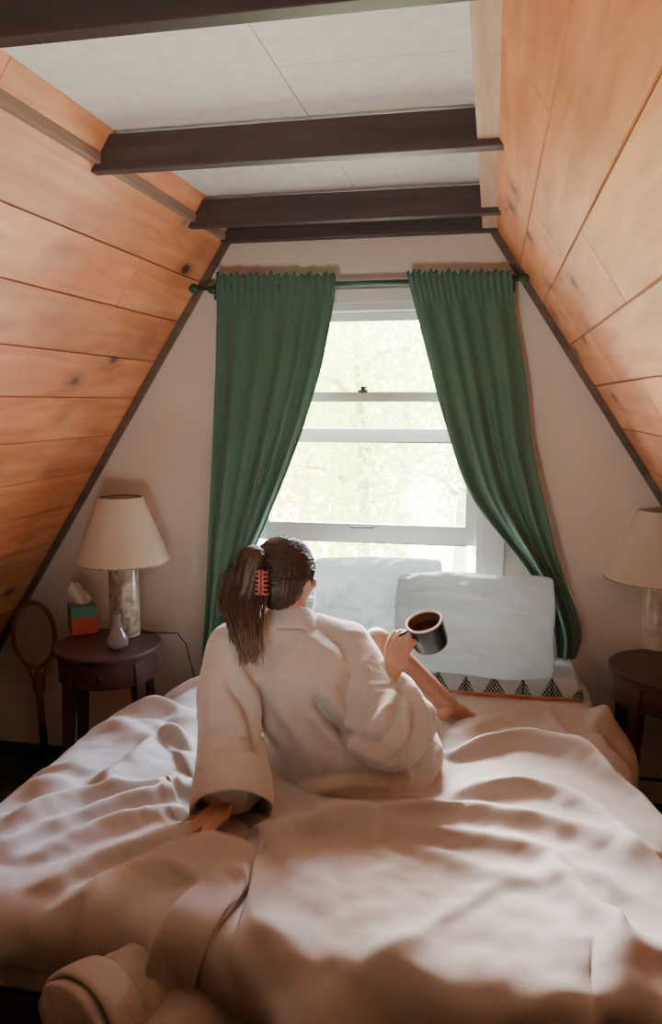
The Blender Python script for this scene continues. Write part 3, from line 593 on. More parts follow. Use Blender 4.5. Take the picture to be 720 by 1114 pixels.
61,-6,-1,0,0,4,0,1,1,1,2,-3,2,0,-2,-1,3,0,6,1,0,-3,-11,-2,7,-3,4,4,-3,3,-2,-3,0,3,-3,-1,2,-1,-2,-1,0,0,1,1,2,1,-2,1,0,1,-5,5,3,-7,-11,9,5,-4,-2,3,-2,-1,0,0,0,0,0,0,0,0,0,0,0,0,0,0,0,2,3,-2,2,2,0,-4,-4,-5,1,-15,1,
59,2,1,0,0,-2,2,0,-2,-2,-2,7,-1,0,0,3,3,-1,-8,-11,9,-8,6,5,2,0,3,-5,0,1,-2,1,1,0,0,-1,-3,-2,-3,1,2,5,-2,2,-2,-1,5,-1,-1,-2,0,5,2,-2,-5,-6,-5,1,3,7,-3,-1,0,0,0,0,0,0,0,0,0,0,0,0,0,0,0,3,-4,5,-1,4,0,-2,-3,-1,-8,1,-10,
58,-1,2,-1,2,0,-1,-1,1,0,4,-2,1,-1,2,-5,-6,3,6,4,-19,6,10,2,-6,1,5,-6,8,-6,1,0,-3,0,0,-5,-4,4,8,2,-1,-4,1,2,-1,-1,2,-4,1,0,5,0,0,-7,-1,-8,0,7,3,-1,1,0,-2,0,0,0,0,0,0,0,0,0,0,0,0,0,4,-1,2,-7,4,-4,2,-2,-1,4,3,3,1,
61,1,0,0,-4,4,-1,0,-1,2,0,-2,-1,2,-1,1,-3,3,-7,3,4,2,-8,10,3,-5,-6,12,-6,-2,0,-1,-1,4,-3,1,1,0,-1,-1,1,-2,1,-1,2,-3,1,-2,-7,7,0,3,-1,-4,-7,13,6,-2,-1,-4,0,1,-5,-2,0,0,0,0,0,0,0,0,0,0,1,3,3,-3,3,-2,-9,2,0,4,3,1,3,-2,1,
62,-1,-1,1,1,-3,1,0,1,-1,0,2,-1,-3,-1,-4,8,-2,-7,-1,11,1,14,-11,-1,4,-4,-2,-1,-1,-2,2,2,-8,0,5,1,0,0,1,-4,1,3,0,-1,-4,-12,-1,-6,-7,-7,4,-9,10,29,2,4,-1,-5,0,-1,0,1,3,-4,-2,0,0,0,0,0,2,0,3,-1,1,-2,3,-4,0,4,0,-1,3,-1,1,-2,0,2,
63,-2,0,0,0,-2,1,0,-2,0,-4,-1,0,9,-1,-1,-7,-8,8,2,-5,14,-4,1,1,-1,1,2,2,-3,-1,0,-1,-1,3,-2,1,-1,-2,1,-2,3,-5,2,-7,10,-6,-2,4,-7,-5,-14,7,17,5,-1,1,2,-3,-2,3,-3,-2,-2,5,0,1,-1,1,-1,1,1,1,-5,4,-7,8,-5,-2,5,2,0,1,0,1,-2,2,0,-2,
60,3,-1,-2,2,1,-1,0,0,-2,1,0,0,-9,2,8,1,5,2,1,-2,-8,5,-3,-1,1,0,-3,-6,9,0,1,-1,-1,-1,1,0,1,-3,-5,5,-2,1,-2,5,-9,7,2,-1,1,2,-3,1,1,-2,0,-7,3,8,-2,-7,4,0,-2,0,-1,3,0,3,0,-3,1,-1,0,-1,0,-13,10,6,0,0,0,0,-1,-2,2,-2,2,1,
63,-2,1,2,-3,0,1,-2,0,-1,2,1,-1,4,-2,-2,2,0,1,1,1,-2,-3,-2,4,-1,0,-1,2,-5,4,-1,0,1,0,-1,1,-1,1,0,0,0,-3,-3,4,2,-1,1,-2,2,-1,0,2,0,-1,1,0,-3,0,-1,1,0,-1,3,0,2,-3,2,-1,0,0,-1,0,1,-5,-1,3,-3,0,5,0,0,1,0,-1,-4,2,1,2,
60,2,1,-3,1,-1,-2,2,0,1,-2,0,3,-4,1,0,3,1,-1,1,-1,0,-2,3,-1,2,-2,-2,0,1,0,0,1,0,-1,2,-2,-2,2,0,0,0,-1,1,-3,2,-1,-1,4,0,0,0,1,0,-1,-1,0,-1,2,0,-5,-6,12,1,-1,1,-6,2,-2,1,3,-2,-1,1,0,-3,2,1,0,2,0,1,-1,-1,-1,-1,3,-1,0,
62,-3,-1,2,0,0,-1,-2,4,2,0,0,0,0,-1,1,-1,0,-3,-2,2,2,2,1,-1,-1,-1,1,-1,-1,-4,-2,0,1,5,2,1,-1,-3,4,-2,0,1,-2,0,0,2,1,1,-2,0,-1,2,0,-2,0,2,-2,1,1,0,1,-3,3,3,-6,5,-3,-2,-1,-3,-4,2,0,2,6,3,3,-1,-4,-1,-1,-2,-1,0,3,0,-3,0,
63,-3,-3,-2,0,1,5,1,-5,-1,7,-1,0,-1,1,1,-1,0,0,1,-1,-2,4,-2,-1,0,0,1,-2,0,-1,-3,-4,1,7,-6,1,5,1,0,2,-1,1,-1,-2,-1,4,-1,-1,-2,-1,2,2,0,-1,2,-1,-1,-3,0,1,0,-1,-3,-4,3,-1,2,1,0,2,-1,3,-1,-2,1,-2,-7,-1,1,4,6,-4,-2,3,7,-7,-14,-30,
58,2,-1,1,1,-1,-1,-1,2,-2,0,1,-3,4,1,-1,1,-1,1,1,1,0,-3,2,0,-1,-1,-4,7,-3,3,4,3,-2,-10,5,0,0,1,-2,-1,1,-1,1,-1,-5,0,3,0,0,1,3,-1,-2,0,-3,0,-3,-5,1,8,0,1,-1,-3,5,-3,1,1,2,0,-1,0,-2,1,4,2,-1,0,-3,1,-4,1,2,2,-2,7,-1,-3,
24,9,15,10,2,1,-5,1,1,3,-4,1,2,-1,0,1,0,1,1,0,-1,4,-4,-1,2,-1,0,3,-2,3,1,-1,0,-2,-1,-5,3,-1,-1,0,5,-1,-1,0,-3,3,-2,0,-1,1,0,1,0,2,1,0,-2,-2,-2,0,-2,6,0,-3,0,1,1,0,-2,-2,1,4,-2,0,0,-1,4,0,-2,-3,0,-3,1,-3,6,5,-5,0,4,
41,-10,-3,5,12,-4,6,-1,5,8,-4,4,4,-2,2,-2,-1,2,-1,-2,-2,4,1,-2,-2,0,2,4,-1,2,-1,-1,-2,1,-3,0,-5,0,5,3,-3,-1,1,0,2,1,0,0,0,-1,1,-2,3,0,3,-4,-6,-2,4,1,1,3,0,-3,3,-4,1,-2,0,-1,0,2,-4,6,-2,9,-3,-1,-9,1,0,3,-2,4,-8,-4,2,5,12,
47,4,-1,-3,-5,13,-7,5,0,-4,11,1,-2,1,1,-2,1,-1,0,1,2,-5,2,2,0,2,1,0,0,-3,-1,2,-1,-1,1,1,1,0,-2,0,0,2,0,-1,1,0,1,-2,-2,0,-1,3,1,2,-3,-7,-2,3,1,1,3,-4,-2,0,-1,2,3,-3,3,2,0,-1,2,-3,-3,-4,13,-6,2,-3,-1,-3,1,-2,8,-2,1,1,5,
48,13,1,-2,-5,-3,6,1,-3,5,-2,-10,2,-2,2,10,1,0,0,-2,0,-2,2,1,1,2,0,-2,0,0,1,-1,2,-1,1,0,-1,1,-1,-1,2,-3,-1,-1,3,-4,1,0,0,1,2,1,-1,-5,-6,3,5,1,-1,-1,-2,-2,3,1,2,0,-2,0,-1,0,2,1,-2,-1,4,-10,-12,15,1,4,-1,-1,6,6,-2,-4,-2,9,3,
61,-2,0,-4,3,0,3,-4,1,-6,-6,6,0,7,-1,-5,-2,3,3,6,1,-2,2,-2,1,-1,1,-2,2,-1,0,0,0,1,0,-1,1,0,0,0,-4,3,1,-3,-2,4,-4,-3,7,2,1,-1,-1,-2,-2,2,1,0,-1,2,-1,0,-5,3,-1,2,-1,2,0,0,-2,-1,4,0,0,-1,-7,0,3,3,2,0,0,-3,-5,-4,8,0,4,
61,-2,-1,-5,0,-4,-1,-1,-1,3,7,3,1,-5,-2,1,0,-4,0,0,4,5,-3,4,2,1,-1,1,-1,-1,0,1,-1,-1,0,1,0,-1,-1,2,1,-2,-6,2,2,3,1,-1,1,1,0,0,-1,-3,2,1,1,0,-1,0,0,0,0,-1,1,0,-1,0,0,2,-1,1,-2,-1,0,2,1,-4,3,0,0,2,-2,-3,0,3,-5,2,1,
61,-2,-3,2,-6,3,-4,8,-2,-8,-7,0,4,12,1,0,1,-1,-1,-3,2,0,4,0,1,1,-1,1,-2,0,-2,-5,6,1,0,1,1,-4,2,-9,-3,-7,12,8,-1,-2,-1,4,-2,0,4,-2,-1,-2,3,0,-1,1,-2,-2,3,-3,0,3,0,0,0,0,0,1,0,-1,1,-1,-3,5,0,-1,-1,1,-1,0,1,0,0,-1,0,-1,1,
63,-3,-2,-1,2,-3,5,-5,1,5,0,-2,-4,-6,5,1,1,2,0,0,0,0,0,4,1,-2,-2,-2,-1,-1,-1,3,-4,6,5,1,-6,2,-3,4,-3,-2,-2,3,-5,-1,6,2,0,2,0,-2,-2,3,0,0,-1,1,2,1,-6,-2,4,0,1,-3,3,0,0,0,1,1,-5,-6,10,-2,0,0,1,0,-1,3,-3,-1,0,-2,1,3,1,
62,-2,-3,6,-2,3,-2,0,0,-2,1,0,-3,-4,-7,-1,3,-1,5,4,-3,7,-3,4,-2,-1,4,1,-2,2,0,-2,0,-2,-5,-1,3,-3,-11,-2,4,14,-4,-7,7,8,-1,1,3,2,-5,-2,1,1,-1,-1,-8,4,5,-3,-6,7,2,0,-1,1,-2,1,1,1,1,-8,0,6,1,0,0,-1,-3,-15,-3,-1,11,11,-3,3,-2,3,1,
63,-1,1,-3,2,-1,-2,-1,3,0,2,-1,0,0,2,-1,-6,0,-1,0,-8,-14,-13,-20,-23,-5,-1,5,15,15,21,34,17,-4,-10,-11,-9,2,13,2,0,-4,3,2,0,-2,2,5,-1,-4,0,-1,0,2,-3,-1,6,-3,-11,0,8,0,1,1,1,-2,1,1,0,-2,0,-1,-3,6,-5,2,-4,-5,2,15,-2,-8,-9,-11,11,7,7,-2,2,
61,-1,3,-2,-1,-1,2,2,-2,1,-1,-1,2,0,0,0,0,1,-2,-5,-2,-3,8,7,23,9,0,-10,-3,2,-3,-14,-9,-5,-8,0,9,2,-1,1,4,2,-2,1,-2,2,6,-6,0,-1,-1,0,-4,-7,5,6,-2,-17,1,11,7,-1,-1,2,0,0,2,1,-3,-7,-2,4,7,-3,1,-4,-4,-5,-13,-2,6,7,5,9,1,0,1,-2,2,
63,0,-3,3,0,-3,3,0,-1,-1,-1,1,0,1,-1,0,0,-1,1,0,1,5,2,4,3,-8,5,12,-5,-13,-22,-26,-9,14,26,11,0,0,0,-1,-5,0,9,-3,1,2,-3,9,-10,-3,-1,-5,5,7,-1,-9,-5,2,13,-1,-1,0,1,1,0,-1,4,-12,8,0,-2,2,-12,0,10,-6,-4,-6,12,5,-3,1,0,1,1,1,0,1,-1,
62,-2,2,-1,1,1,-3,-1,0,0,0,1,1,-1,-1,1,2,1,-4,0,4,1,-1,-2,-4,5,-1,6,1,-9,0,8,3,-3,-4,-1,0,1,-2,-2,6,-3,-7,3,-3,-7,-2,-7,7,-4,-3,6,-8,-1,0,6,8,16,-4,-1,-1,2,2,2,0,-10,-4,11,-7,3,-6,-13,9,0,-7,2,8,12,0,-5,3,3,3,1,-8,1,0,1,-3,
62,0,1,-2,0,2,-2,-2,0,0,4,-1,1,-2,0,0,1,0,0,0,0,-1,3,-4,7,12,0,-13,-7,3,0,1,0,1,-3,1,1,-3,1,1,-5,8,0,-3,0,-7,-5,-2,-2,-8,8,-5,11,-2,5,6,1,1,0,-1,0,6,3,-7,-17,8,1,-3,-3,-19,6,28,-4,-1,-2,4,2,-1,0,0,1,-1,-29,8,16,15,-4,-3,-5,
63,-2,0,-1,1,-2,1,1,2,-1,-2,2,-2,2,0,-1,-1,0,2,0,1,0,0,10,-3,-6,0,-1,-2,2,5,0,-4,-3,-1,-3,0,3,4,3,-1,-8,0,-1,0,-11,-19,-9,6,25,0,9,-2,7,1,-2,4,4,2,2,4,-14,-11,-4,0,-20,-12,0,5,40,-3,-15,17,-2,0,1,0,1,-1,-3,0,-15,14,7,4,-10,6,-2,-6,
63,-1,-2,-1,-2,3,1,-3,3,0,1,1,-1,0,-2,2,-2,3,-7,1,1,1,3,1,1,-1,-5,-3,5,4,1,0,-1,-3,2,-1,-4,1,3,3,2,1,-8,-18,-19,-3,11,17,11,-1,2,6,6,3,3,5,3,-16,-3,-2,0,0,-20,-31,-7,25,12,6,7,-18,9,6,2,5,-6,4,1,-1,-11,1,-12,9,7,1,-5,-17,-2,3,6,
61,1,-3,2,0,-6,-2,7,-4,5,0,-1,1,-1,1,0,1,-7,5,1,0,0,0,0,0,-5,-3,1,-4,-1,-5,-5,2,11,-4,1,6,-5,-12,-10,-4,-1,6,14,3,0,4,1,2,11,1,3,3,3,0,-4,-1,3,-11,-11,-20,-14,-14,15,25,0,5,2,1,1,1,0,-8,1,10,-8,-3,1,3,-1,0,-4,12,-4,3,8,-17,-19,-5,
61,-3,0,-1,2,-1,0,-3,0,2,-4,0,-1,5,3,-5,3,-1,-7,0,5,4,-8,6,-7,-12,-19,2,-1,-6,13,-3,-7,-17,0,-6,-5,6,7,12,9,9,8,-5,4,3,-7,0,7,3,7,4,-15,-12,-1,-18,4,-8,7,-7,-5,-1,15,8,-2,9,4,3,-9,4,-1,0,5,-1,-11,1,3,1,15,-8,2,15,6,-4,-1,2,-7,-16,-20,
52,0,-1,0,0,1,-4,-22,9,-3,14,-1,2,-5,1,2,-17,-9,19,-1,-11,-9,25,-1,-1,-1,-7,-30,3,-9,6,2,1,3,-11,-2,9,5,-7,6,9,4,-3,5,-7,14,-4,-1,-10,-7,5,11,-2,-11,-34,13,-8,35,3,-10,-1,11,0,-8,1,-18,-2,5,18,6,-5,-7,-8,0,15,8,-4,-11,-3,27,8,-4,-2,10,-5,6,-3,-1,-2,
36,2,-2,0,-3,-5,-15,1,-3,13,-5,5,-5,-1,-8,-10,5,0,-23,-10,-2,12,4,11,19,10,15,-2,-19,-14,-19,-2,0,-2,17,8,-3,-1,-3,-4,1,5,9,6,15,-19,19,-1,0,-2,-5,-17,-13,-11,8,-4,14,-3,7,13,5,-3,1,10,-27,2,-2,-4,-7,-7,1,11,6,4,-7,-6,-5,15,13,-1,8,6,-3,-1,8,-16,-7,6,6,
5,13,4,-5,-12,-9,1,3,6,3,5,-12,-6,-6,-4,-1,1,0,-2,-1,5,6,-3,1,7,20,12,12,-13,-8,-4,-19,-1,2,4,9,3,-3,6,-10,-16,8,13,-5,2,20,-12,8,-2,-16,-3,-5,-4,13,-1,-16,-5,-9,15,20,11,5,-1,-18,12,-9,-5,-12,-12,-1,14,-1,3,0,-6,-5,11,14,-9,-8,3,9,14,-10,-15,10,6,1,-7,
-13,6,8,-3,1,0,3,-1,-1,-1,2,-3,1,-2,3,-1,0,0,1,2,-3,-6,-10,-10,2,10,30,19,2,-1,-23,-6,-15,0,-9,-7,-6,3,3,5,14,4,-14,20,23,-2,1,-3,-3,3,-21,-14,10,3,1,0,-22,7,-12,12,15,3,3,10,-1,-1,-12,1,-3,-8,-5,-1,-3,4,2,3,-3,-4,11,5,2,-1,-3,-5,6,-17,9,5,5,
-16,7,8,1,0,0,0,1,0,-2,-3,0,5,-2,-1,-1,-2,4,6,6,0,-11,-3,1,-6,4,3,7,26,5,-4,0,-9,-18,-8,-6,2,-11,17,-2,-5,-1,12,0,-8,21,14,-14,-10,-7,7,7,-2,-11,1,0,-7,-6,4,1,1,11,23,6,-3,-10,-7,-4,2,-3,-10,0,6,-11,0,0,0,2,1,3,2,-2,-5,-1,2,7,3,-2,3,
-15,4,8,6,-3,0,1,1,-1,-1,-4,2,2,0,-4,1,-6,3,6,1,-2,-1,-3,-1,7,-15,1,25,7,12,4,-7,-2,-3,-5,-6,-18,6,-21,16,9,-17,-7,9,3,-9,12,14,0,-5,-3,-13,3,-1,-8,17,7,-16,-1,-4,3,13,11,5,-2,12,-3,-7,-5,9,6,-8,-26,1,-1,0,5,7,-4,1,10,-1,-4,3,-12,-1,-3,15,0,
-13,2,6,8,-2,0,0,3,-4,-3,-1,2,-1,5,-5,6,14,5,-1,-3,-3,-4,-7,-14,-9,12,0,-2,15,10,13,1,-2,-3,-11,-14,4,-17,11,-21,4,8,2,-5,-4,6,4,-2,12,2,-3,2,-4,-7,3,4,10,-1,-12,-14,6,3,4,13,13,-5,8,5,2,-3,-17,-8,8,4,-1,-2,-3,-10,8,2,-13,-12,-5,4,9,12,11,-9,7,
-13,5,1,9,-1,1,-2,3,-2,-1,-4,1,-3,-2,14,5,-1,-3,-1,5,6,1,-8,-13,1,-1,-3,-8,10,22,7,2,-1,-2,-7,2,-7,2,-23,-1,2,-2,-6,-8,17,-3,-11,19,-4,10,-5,3,-15,14,8,7,0,3,-15,0,-11,9,0,12,-3,-2,14,1,-6,-10,10,-3,-10,-20,3,17,1,12,-6,-10,-18,-3,3,18,-2,0,-7,5,19,
-14,8,3,3,1,-1,1,4,-3,-6,-1,-1,-3,5,-1,0,1,2,-2,-6,-2,-1,4,22,-14,-16,-3,11,-1,10,14,18,4,-5,-2,-13,-7,-6,4,0,-18,-2,6,9,-15,11,13,-12,2,-8,4,-6,10,-10,11,-16,-3,3,12,-4,2,-14,-3,5,29,11,-11,-6,10,2,-12,-5,-1,10,-5,-2,3,-18,-3,6,13,2,-5,-6,0,-1,6,6,4,
-12,9,2,0,2,0,-1,5,-3,-7,-4,2,6,2,2,1,1,-1,1,1,-2,-4,-5,-9,3,7,-8,1,-1,1,19,8,13,0,-1,0,-6,-7,-6,1,-9,-5,3,-10,0,-1,4,9,1,-1,-5,0,-4,9,-3,0,13,14,-2,-10,-21,-13,5,5,6,4,15,2,-9,-2,0,6,-3,-6,0,-2,3,2,-9,-5,6,8,8,-9,1,-8,10,5,5,
-7,3,1,2,3,0,0,-1,-4,-2,-2,-4,-4,2,2,2,2,4,0,2,3,9,5,-16,-10,-3,11,-8,2,-1,4,15,10,10,-2,5,-7,-8,-11,-8,6,-16,-4,4,10,-3,-5,-4,14,0,-1,1,2,-10,0,14,3,-9,12,15,2,-21,-12,-10,0,21,-13,5,-8,-4,11,10,11,-1,-6,-15,-4,5,-3,7,-7,2,4,-8,6,10,-1,3,-3,
4,-6,0,1,2,1,1,-4,-1,1,-1,1,4,3,0,2,1,-2,3,2,0,-8,-9,3,12,-7,-7,-4,0,0,-1,6,14,8,12,-7,5,-5,-3,-10,-14,-3,-5,3,4,4,0,0,-7,6,-1,-4,-2,15,3,2,1,6,-6,7,-3,-5,-12,-6,-1,4,8,-5,3,-1,-5,0,0,7,-1,7,0,-5,6,-10,5,-3,-4,5,5,3,-6,0,-3,
11,-10,-8,4,4,-1,2,0,2,-3,1,2,2,-5,-1,-2,-3,-2,-3,-3,0,4,7,12,-11,-10,-1,-8,-1,6,5,7,9,9,10,0,-3,0,-4,-6,-9,-2,-13,7,0,3,4,-1,-6,3,11,2,-5,1,-1,9,9,7,9,-17,-14,3,-8,-12,1,8,1,-2,-2,9,1,7,0,-3,5,-6,0,12,8,-9,-18,-9,5,1,2,1,-1,-2,3,
2892,-8,0,-6,-2,7,15,18,22,19,14,28,22,20,26,31,32,30,14,-7,19,28,29,25,18,26,29,32,32,32,31,32,32,32,32,32,31,29,32,32,31,29,31,32,31,30,33,33,34,33,33,32,31,30,34,31,32,33,33,33,34,33,32,33,34,34,31,29,31,26,27,31,29,31,28,19,15,21,25,31,33,34,33,32,32,30,18,23,33,
-5,-13,-4,6,4,4,0,0,-2,4,10,-1,-9,0,7,1,0,3,-7,12,-8,-9,1,5,10,2,-2,0,0,0,1,1,0,-2,-2,1,1,3,-1,-4,0,3,0,0,0,0,1,-3,0,0,-1,1,3,1,0,0,0,0,0,-2,0,2,0,0,-1,-1,2,0,-2,2,4,-1,3,0,2,4,2,-1,6,-1,-3,-1,-2,1,-3,-1,10,0,-3,
2,-9,0,1,0,0,-1,-1,5,2,1,0,12,-10,-5,0,2,-4,9,-5,-1,8,0,0,-2,4,6,1,-1,0,-3,-1,1,-2,3,0,1,1,-5,1,2,0,1,1,2,2,-1,1,-2,-4,2,1,-1,1,0,1,1,0,-1,2,0,-2,1,2,1,-2,-1,4,2,2,-5,1,0,-1,3,-1,7,8,-1,1,-1,0,-2,-2,0,0,4,7,-5,
10,-7,-15,-5,4,0,2,4,1,4,2,2,0,5,-1,-9,-1,1,-3,3,8,-6,1,3,7,2,-1,-2,2,1,2,-3,-2,5,0,-1,-1,1,6,-4,-3,-1,-1,1,2,-1,0,2,1,2,0,-3,-2,1,1,2,2,-2,3,0,-1,1,1,-4,0,0,2,0,1,1,6,1,-3,3,-4,8,6,1,-1,-2,-2,-2,-3,4,-4,-1,0,-4,-1,
8,-3,-6,-3,-3,0,-1,-1,1,-2,3,-1,3,13,-11,1,-1,-7,4,12,-1,2,1,1,1,0,2,3,-4,0,-1,1,3,-1,0,2,0,-4,1,4,-2,1,2,-1,-2,1,1,1,-1,-1,-3,1,2,1,-2,0,0,2,-2,2,-1,0,1,4,-4,3,-1,-2,1,1,2,2,3,-2,3,1,0,-4,-1,0,2,-1,5,-9,5,-2,0,7,8,
0,4,2,8,-2,-3,-5,-9,-2,2,-4,4,-3,-4,12,1,-11,-6,1,6,9,9,2,0,0,1,0,-2,2,0,3,1,-4,1,-1,-1,-1,3,-5,5,4,-3,1,-2,-1,0,-3,-1,2,5,3,2,-1,0,0,-3,-2,2,-1,-1,1,1,-1,-1,5,0,1,0,-3,3,0,1,2,2,-1,-2,-11,5,2,0,2,1,0,-8,-1,5,-1,-2,2,
0,2,3,-6,-3,-5,-2,2,-1,1,6,-2,3,2,-6,-4,10,4,4,2,2,-1,-1,-1,0,-1,1,-5,2,0,0,2,4,1,-1,-1,-3,0,3,-1,0,2,0,1,2,2,-1,-3,0,-1,0,1,2,1,1,0,-1,0,0,1,1,-2,0,-1,-1,1,0,3,3,-3,1,0,0,-8,-7,-2,10,-3,-2,-3,-3,-6,3,18,-1,-6,4,6,3,
-32,14,7,-2,0,4,0,5,3,-3,-1,-2,2,0,-4,8,3,-6,2,7,5,1,0,-2,0,0,-4,3,1,1,1,1,0,0,-2,1,3,0,0,0,-5,2,0,2,-3,0,2,4,1,-3,-1,0,1,-1,2,3,-1,-1,3,-1,0,-3,2,1,1,-1,0,1,2,2,-4,-1,-6,-1,1,-7,-7,0,0,2,3,10,-4,2,2,1,0,3,0,
-25,-4,1,10,12,7,6,-6,-10,1,-1,3,-1,3,6,-3,-3,14,-1,1,-5,2,-1,3,0,-1,4,2,-2,-2,-3,-2,0,1,6,1,2,-3,-2,-3,7,2,-1,-1,3,-1,1,-1,-4,3,-1,0,0,0,-1,-2,4,2,0,0,-2,3,-2,2,0,1,-1,-1,-2,2,3,0,-1,-2,3,3,2,-4,-5,1,-2,-5,8,-4,2,7,-3,-1,0,
-20,15,1,-15,-2,7,2,9,2,-10,2,3,1,-1,5,1,3,-4,6,-1,5,0,2,-1,1,-2,-1,1,2,0,0,1,1,0,-2,-8,-2,4,3,5,-2,0,2,2,-1,0,-1,0,0,-3,4,0,1,-1,0,3,-2,0,0,0,0,1,1,-1,-1,0,2,-1,3,-1,0,-2,-4,4,-5,-5,1,-2,10,-3,4,-1,-1,3,2,0,7,1,1,
11,-7,-7,7,-2,-22,3,8,0,4,-3,1,4,1,1,1,2,9,-3,0,3,-1,0,0,-1,2,1,0,-4,2,2,0,-6,-5,2,8,3,0,3,-4,3,0,0,0,-8,0,1,1,3,0,-1,1,0,1,0,1,3,0,0,0,1,-3,2,-1,0,0,0,3,-2,-1,-1,-6,2,-6,2,5,-6,7,-7,7,3,5,-4,2,1,3,0,0,2,
3,1,7,-1,-12,3,-17,-5,4,6,5,-4,0,3,4,7,-2,0,3,4,-1,1,1,2,2,0,-1,2,4,0,-1,-1,1,-2,-2,1,2,1,0,4,-3,-3,0,-1,5,0,2,0,-5,3,0,0,0,-2,0,-2,-2,-1,1,-1,-2,5,-1,1,2,0,-2,-1,2,1,-3,1,-3,9,-6,-5,4,2,3,0,-2,3,6,-1,-3,-1,0,1,0,
-1,2,16,3,-5,-3,-3,-17,6,-2,-3,3,1,3,1,1,2,1,7,2,0,1,0,0,-2,1,-1,0,0,-3,3,0,3,4,2,0,-1,-3,1,-7,1,-1,-1,-1,5,-3,1,2,6,1,1,-1,0,-1,-1,0,-4,1,-2,2,4,0,-3,-1,0,-1,2,0,-2,-4,2,1,-2,-4,5,10,-2,1,3,1,2,0,1,1,2,-7,-5,-2,-2,
-7,1,-1,6,11,-7,4,4,-13,9,5,0,-2,0,1,-1,0,1,0,0,1,0,1,-4,2,2,1,0,0,4,0,2,1,2,1,0,-2,-3,-2,1,1,3,-1,-1,-3,5,-3,0,1,1,0,1,-6,3,-1,0,1,-1,2,1,-1,-1,3,2,-2,0,0,-4,1,5,-4,-5,10,4,4,-5,7,-3,1,-1,-2,-1,-1,-1,4,6,-2,-2,-3,
-1,2,-8,-4,2,7,-1,-1,14,1,-2,2,1,0,0,0,0,0,-1,0,0,2,2,4,-2,-1,0,-1,4,4,3,3,2,2,-3,-2,0,4,-1,-1,-4,-6,0,-2,2,1,3,1,-1,-2,-2,-2,5,2,2,1,5,-6,-2,-1,1,1,0,1,1,-1,0,3,-1,0,1,8,-2,1,2,7,1,-3,-1,-4,1,-4,-1,0,-2,-2,1,1,2,
-1,-11,0,9,13,3,2,-7,4,-1,4,-5,2,1,0,2,0,1,-1,0,0,0,2,3,3,0,-3,-3,4,4,3,-5,-3,-2,2,1,-2,0,-1,4,-1,-2,0,4,0,0,0,0,1,2,-2,-2,1,1,0,-5,0,7,2,0,0,-2,1,0,2,4,2,2,-2,-11,3,0,3,1,1,2,3,5,-9,6,-2,2,-9,1,0,5,3,-7,-2,
-6,3,10,-3,-11,-3,2,18,-3,3,0,3,0,1,1,-3,0,0,3,-1,-3,2,-1,1,6,1,4,1,-8,-3,-5,5,6,1,0,-1,2,-2,0,-3,1,5,3,2,1,-3,0,-2,-3,-1,2,4,0,0,1,4,-5,-1,-5,-4,1,2,-1,0,0,1,-4,-2,-1,11,-3,-4,2,7,1,0,-7,1,10,1,2,-1,5,-4,-3,1,0,13,4,
-7,-7,-7,14,4,1,5,3,4,2,-2,1,1,2,-4,1,0,0,-1,-1,4,-1,-2,2,-2,10,5,5,-2,-16,-4,1,0,4,0,-3,4,-3,5,1,-1,3,2,1,2,3,-3,0,1,1,-1,0,1,0,1,-2,-1,-6,4,7,0,-1,-2,-4,-5,-3,1,-3,-4,-6,10,8,-3,-12,12,8,8,-5,4,0,0,6,0,-5,5,-3,5,-2,15,
1,-3,-10,-6,9,12,7,2,3,-5,0,2,0,-2,4,1,-4,2,0,3,-4,1,-1,-4,-3,-7,1,11,12,7,-8,-11,-2,-2,2,1,-5,8,-3,3,7,2,-5,1,1,0,3,3,3,-4,4,1,-5,-1,-2,-4,4,7,2,-4,-5,-5,-3,2,3,-3,-3,4,8,-2,-8,-11,0,16,2,0,5,4,0,0,3,0,1,6,-11,1,6,7,4,
-31,10,9,6,3,5,1,7,-2,2,1,0,2,-3,-3,-2,5,-1,3,3,3,0,-2,-4,-4,0,-6,-9,1,13,17,4,-17,-6,0,5,4,1,2,5,-2,0,2,0,-1,1,0,0,1,5,0,-6,2,0,1,6,1,0,-11,-5,3,-1,8,-2,-2,-2,8,-5,-3,6,-10,-11,18,8,-3,-2,-1,7,0,1,-2,0,1,2,7,-3,-2,4,3,
-11,11,5,-10,3,6,5,5,1,2,0,0,0,4,4,-2,0,-3,-2,-3,3,-4,-1,5,4,-14,3,-2,-5,0,6,11,9,-13,5,-6,1,-6,0,1,5,2,3,0,1,1,2,0,0,1,-1,4,-4,-1,-1,-2,-6,0,9,5,-1,4,-18,-2,4,7,-8,8,-2,-3,9,9,3,-5,-3,1,-4,0,1,1,2,0,5,-1,-11,0,4,7,2,
33,-17,-5,6,-10,-2,3,4,3,0,-1,1,-2,0,0,6,2,-1,-1,-2,-5,3,2,2,-3,6,-5,-4,-1,-4,-7,6,1,13,-13,3,1,7,1,0,-1,-1,0,-4,-2,0,1,0,1,-1,-3,2,7,-2,-11,8,9,-4,-11,-2,5,8,-3,-13,3,3,9,-2,6,-6,3,17,-7,-6,-2,-2,4,-2,-1,-2,-1,1,-3,-6,7,2,-5,2,3,
27,3,-14,-1,-3,-16,12,0,7,-10,1,3,3,1,-2,-2,1,-2,3,-1,3,-2,4,-3,3,-3,7,5,-9,-9,-2,-4,-6,7,7,1,-1,-1,2,0,-8,0,-1,4,2,0,0,0,-1,1,-2,-1,-15,1,5,-6,5,4,0,2,-6,-14,9,15,0,0,0,0,-4,11,3,-1,-7,-1,-1,0,-2,2,0,2,-1,-3,-1,8,-9,1,6,-8,1,
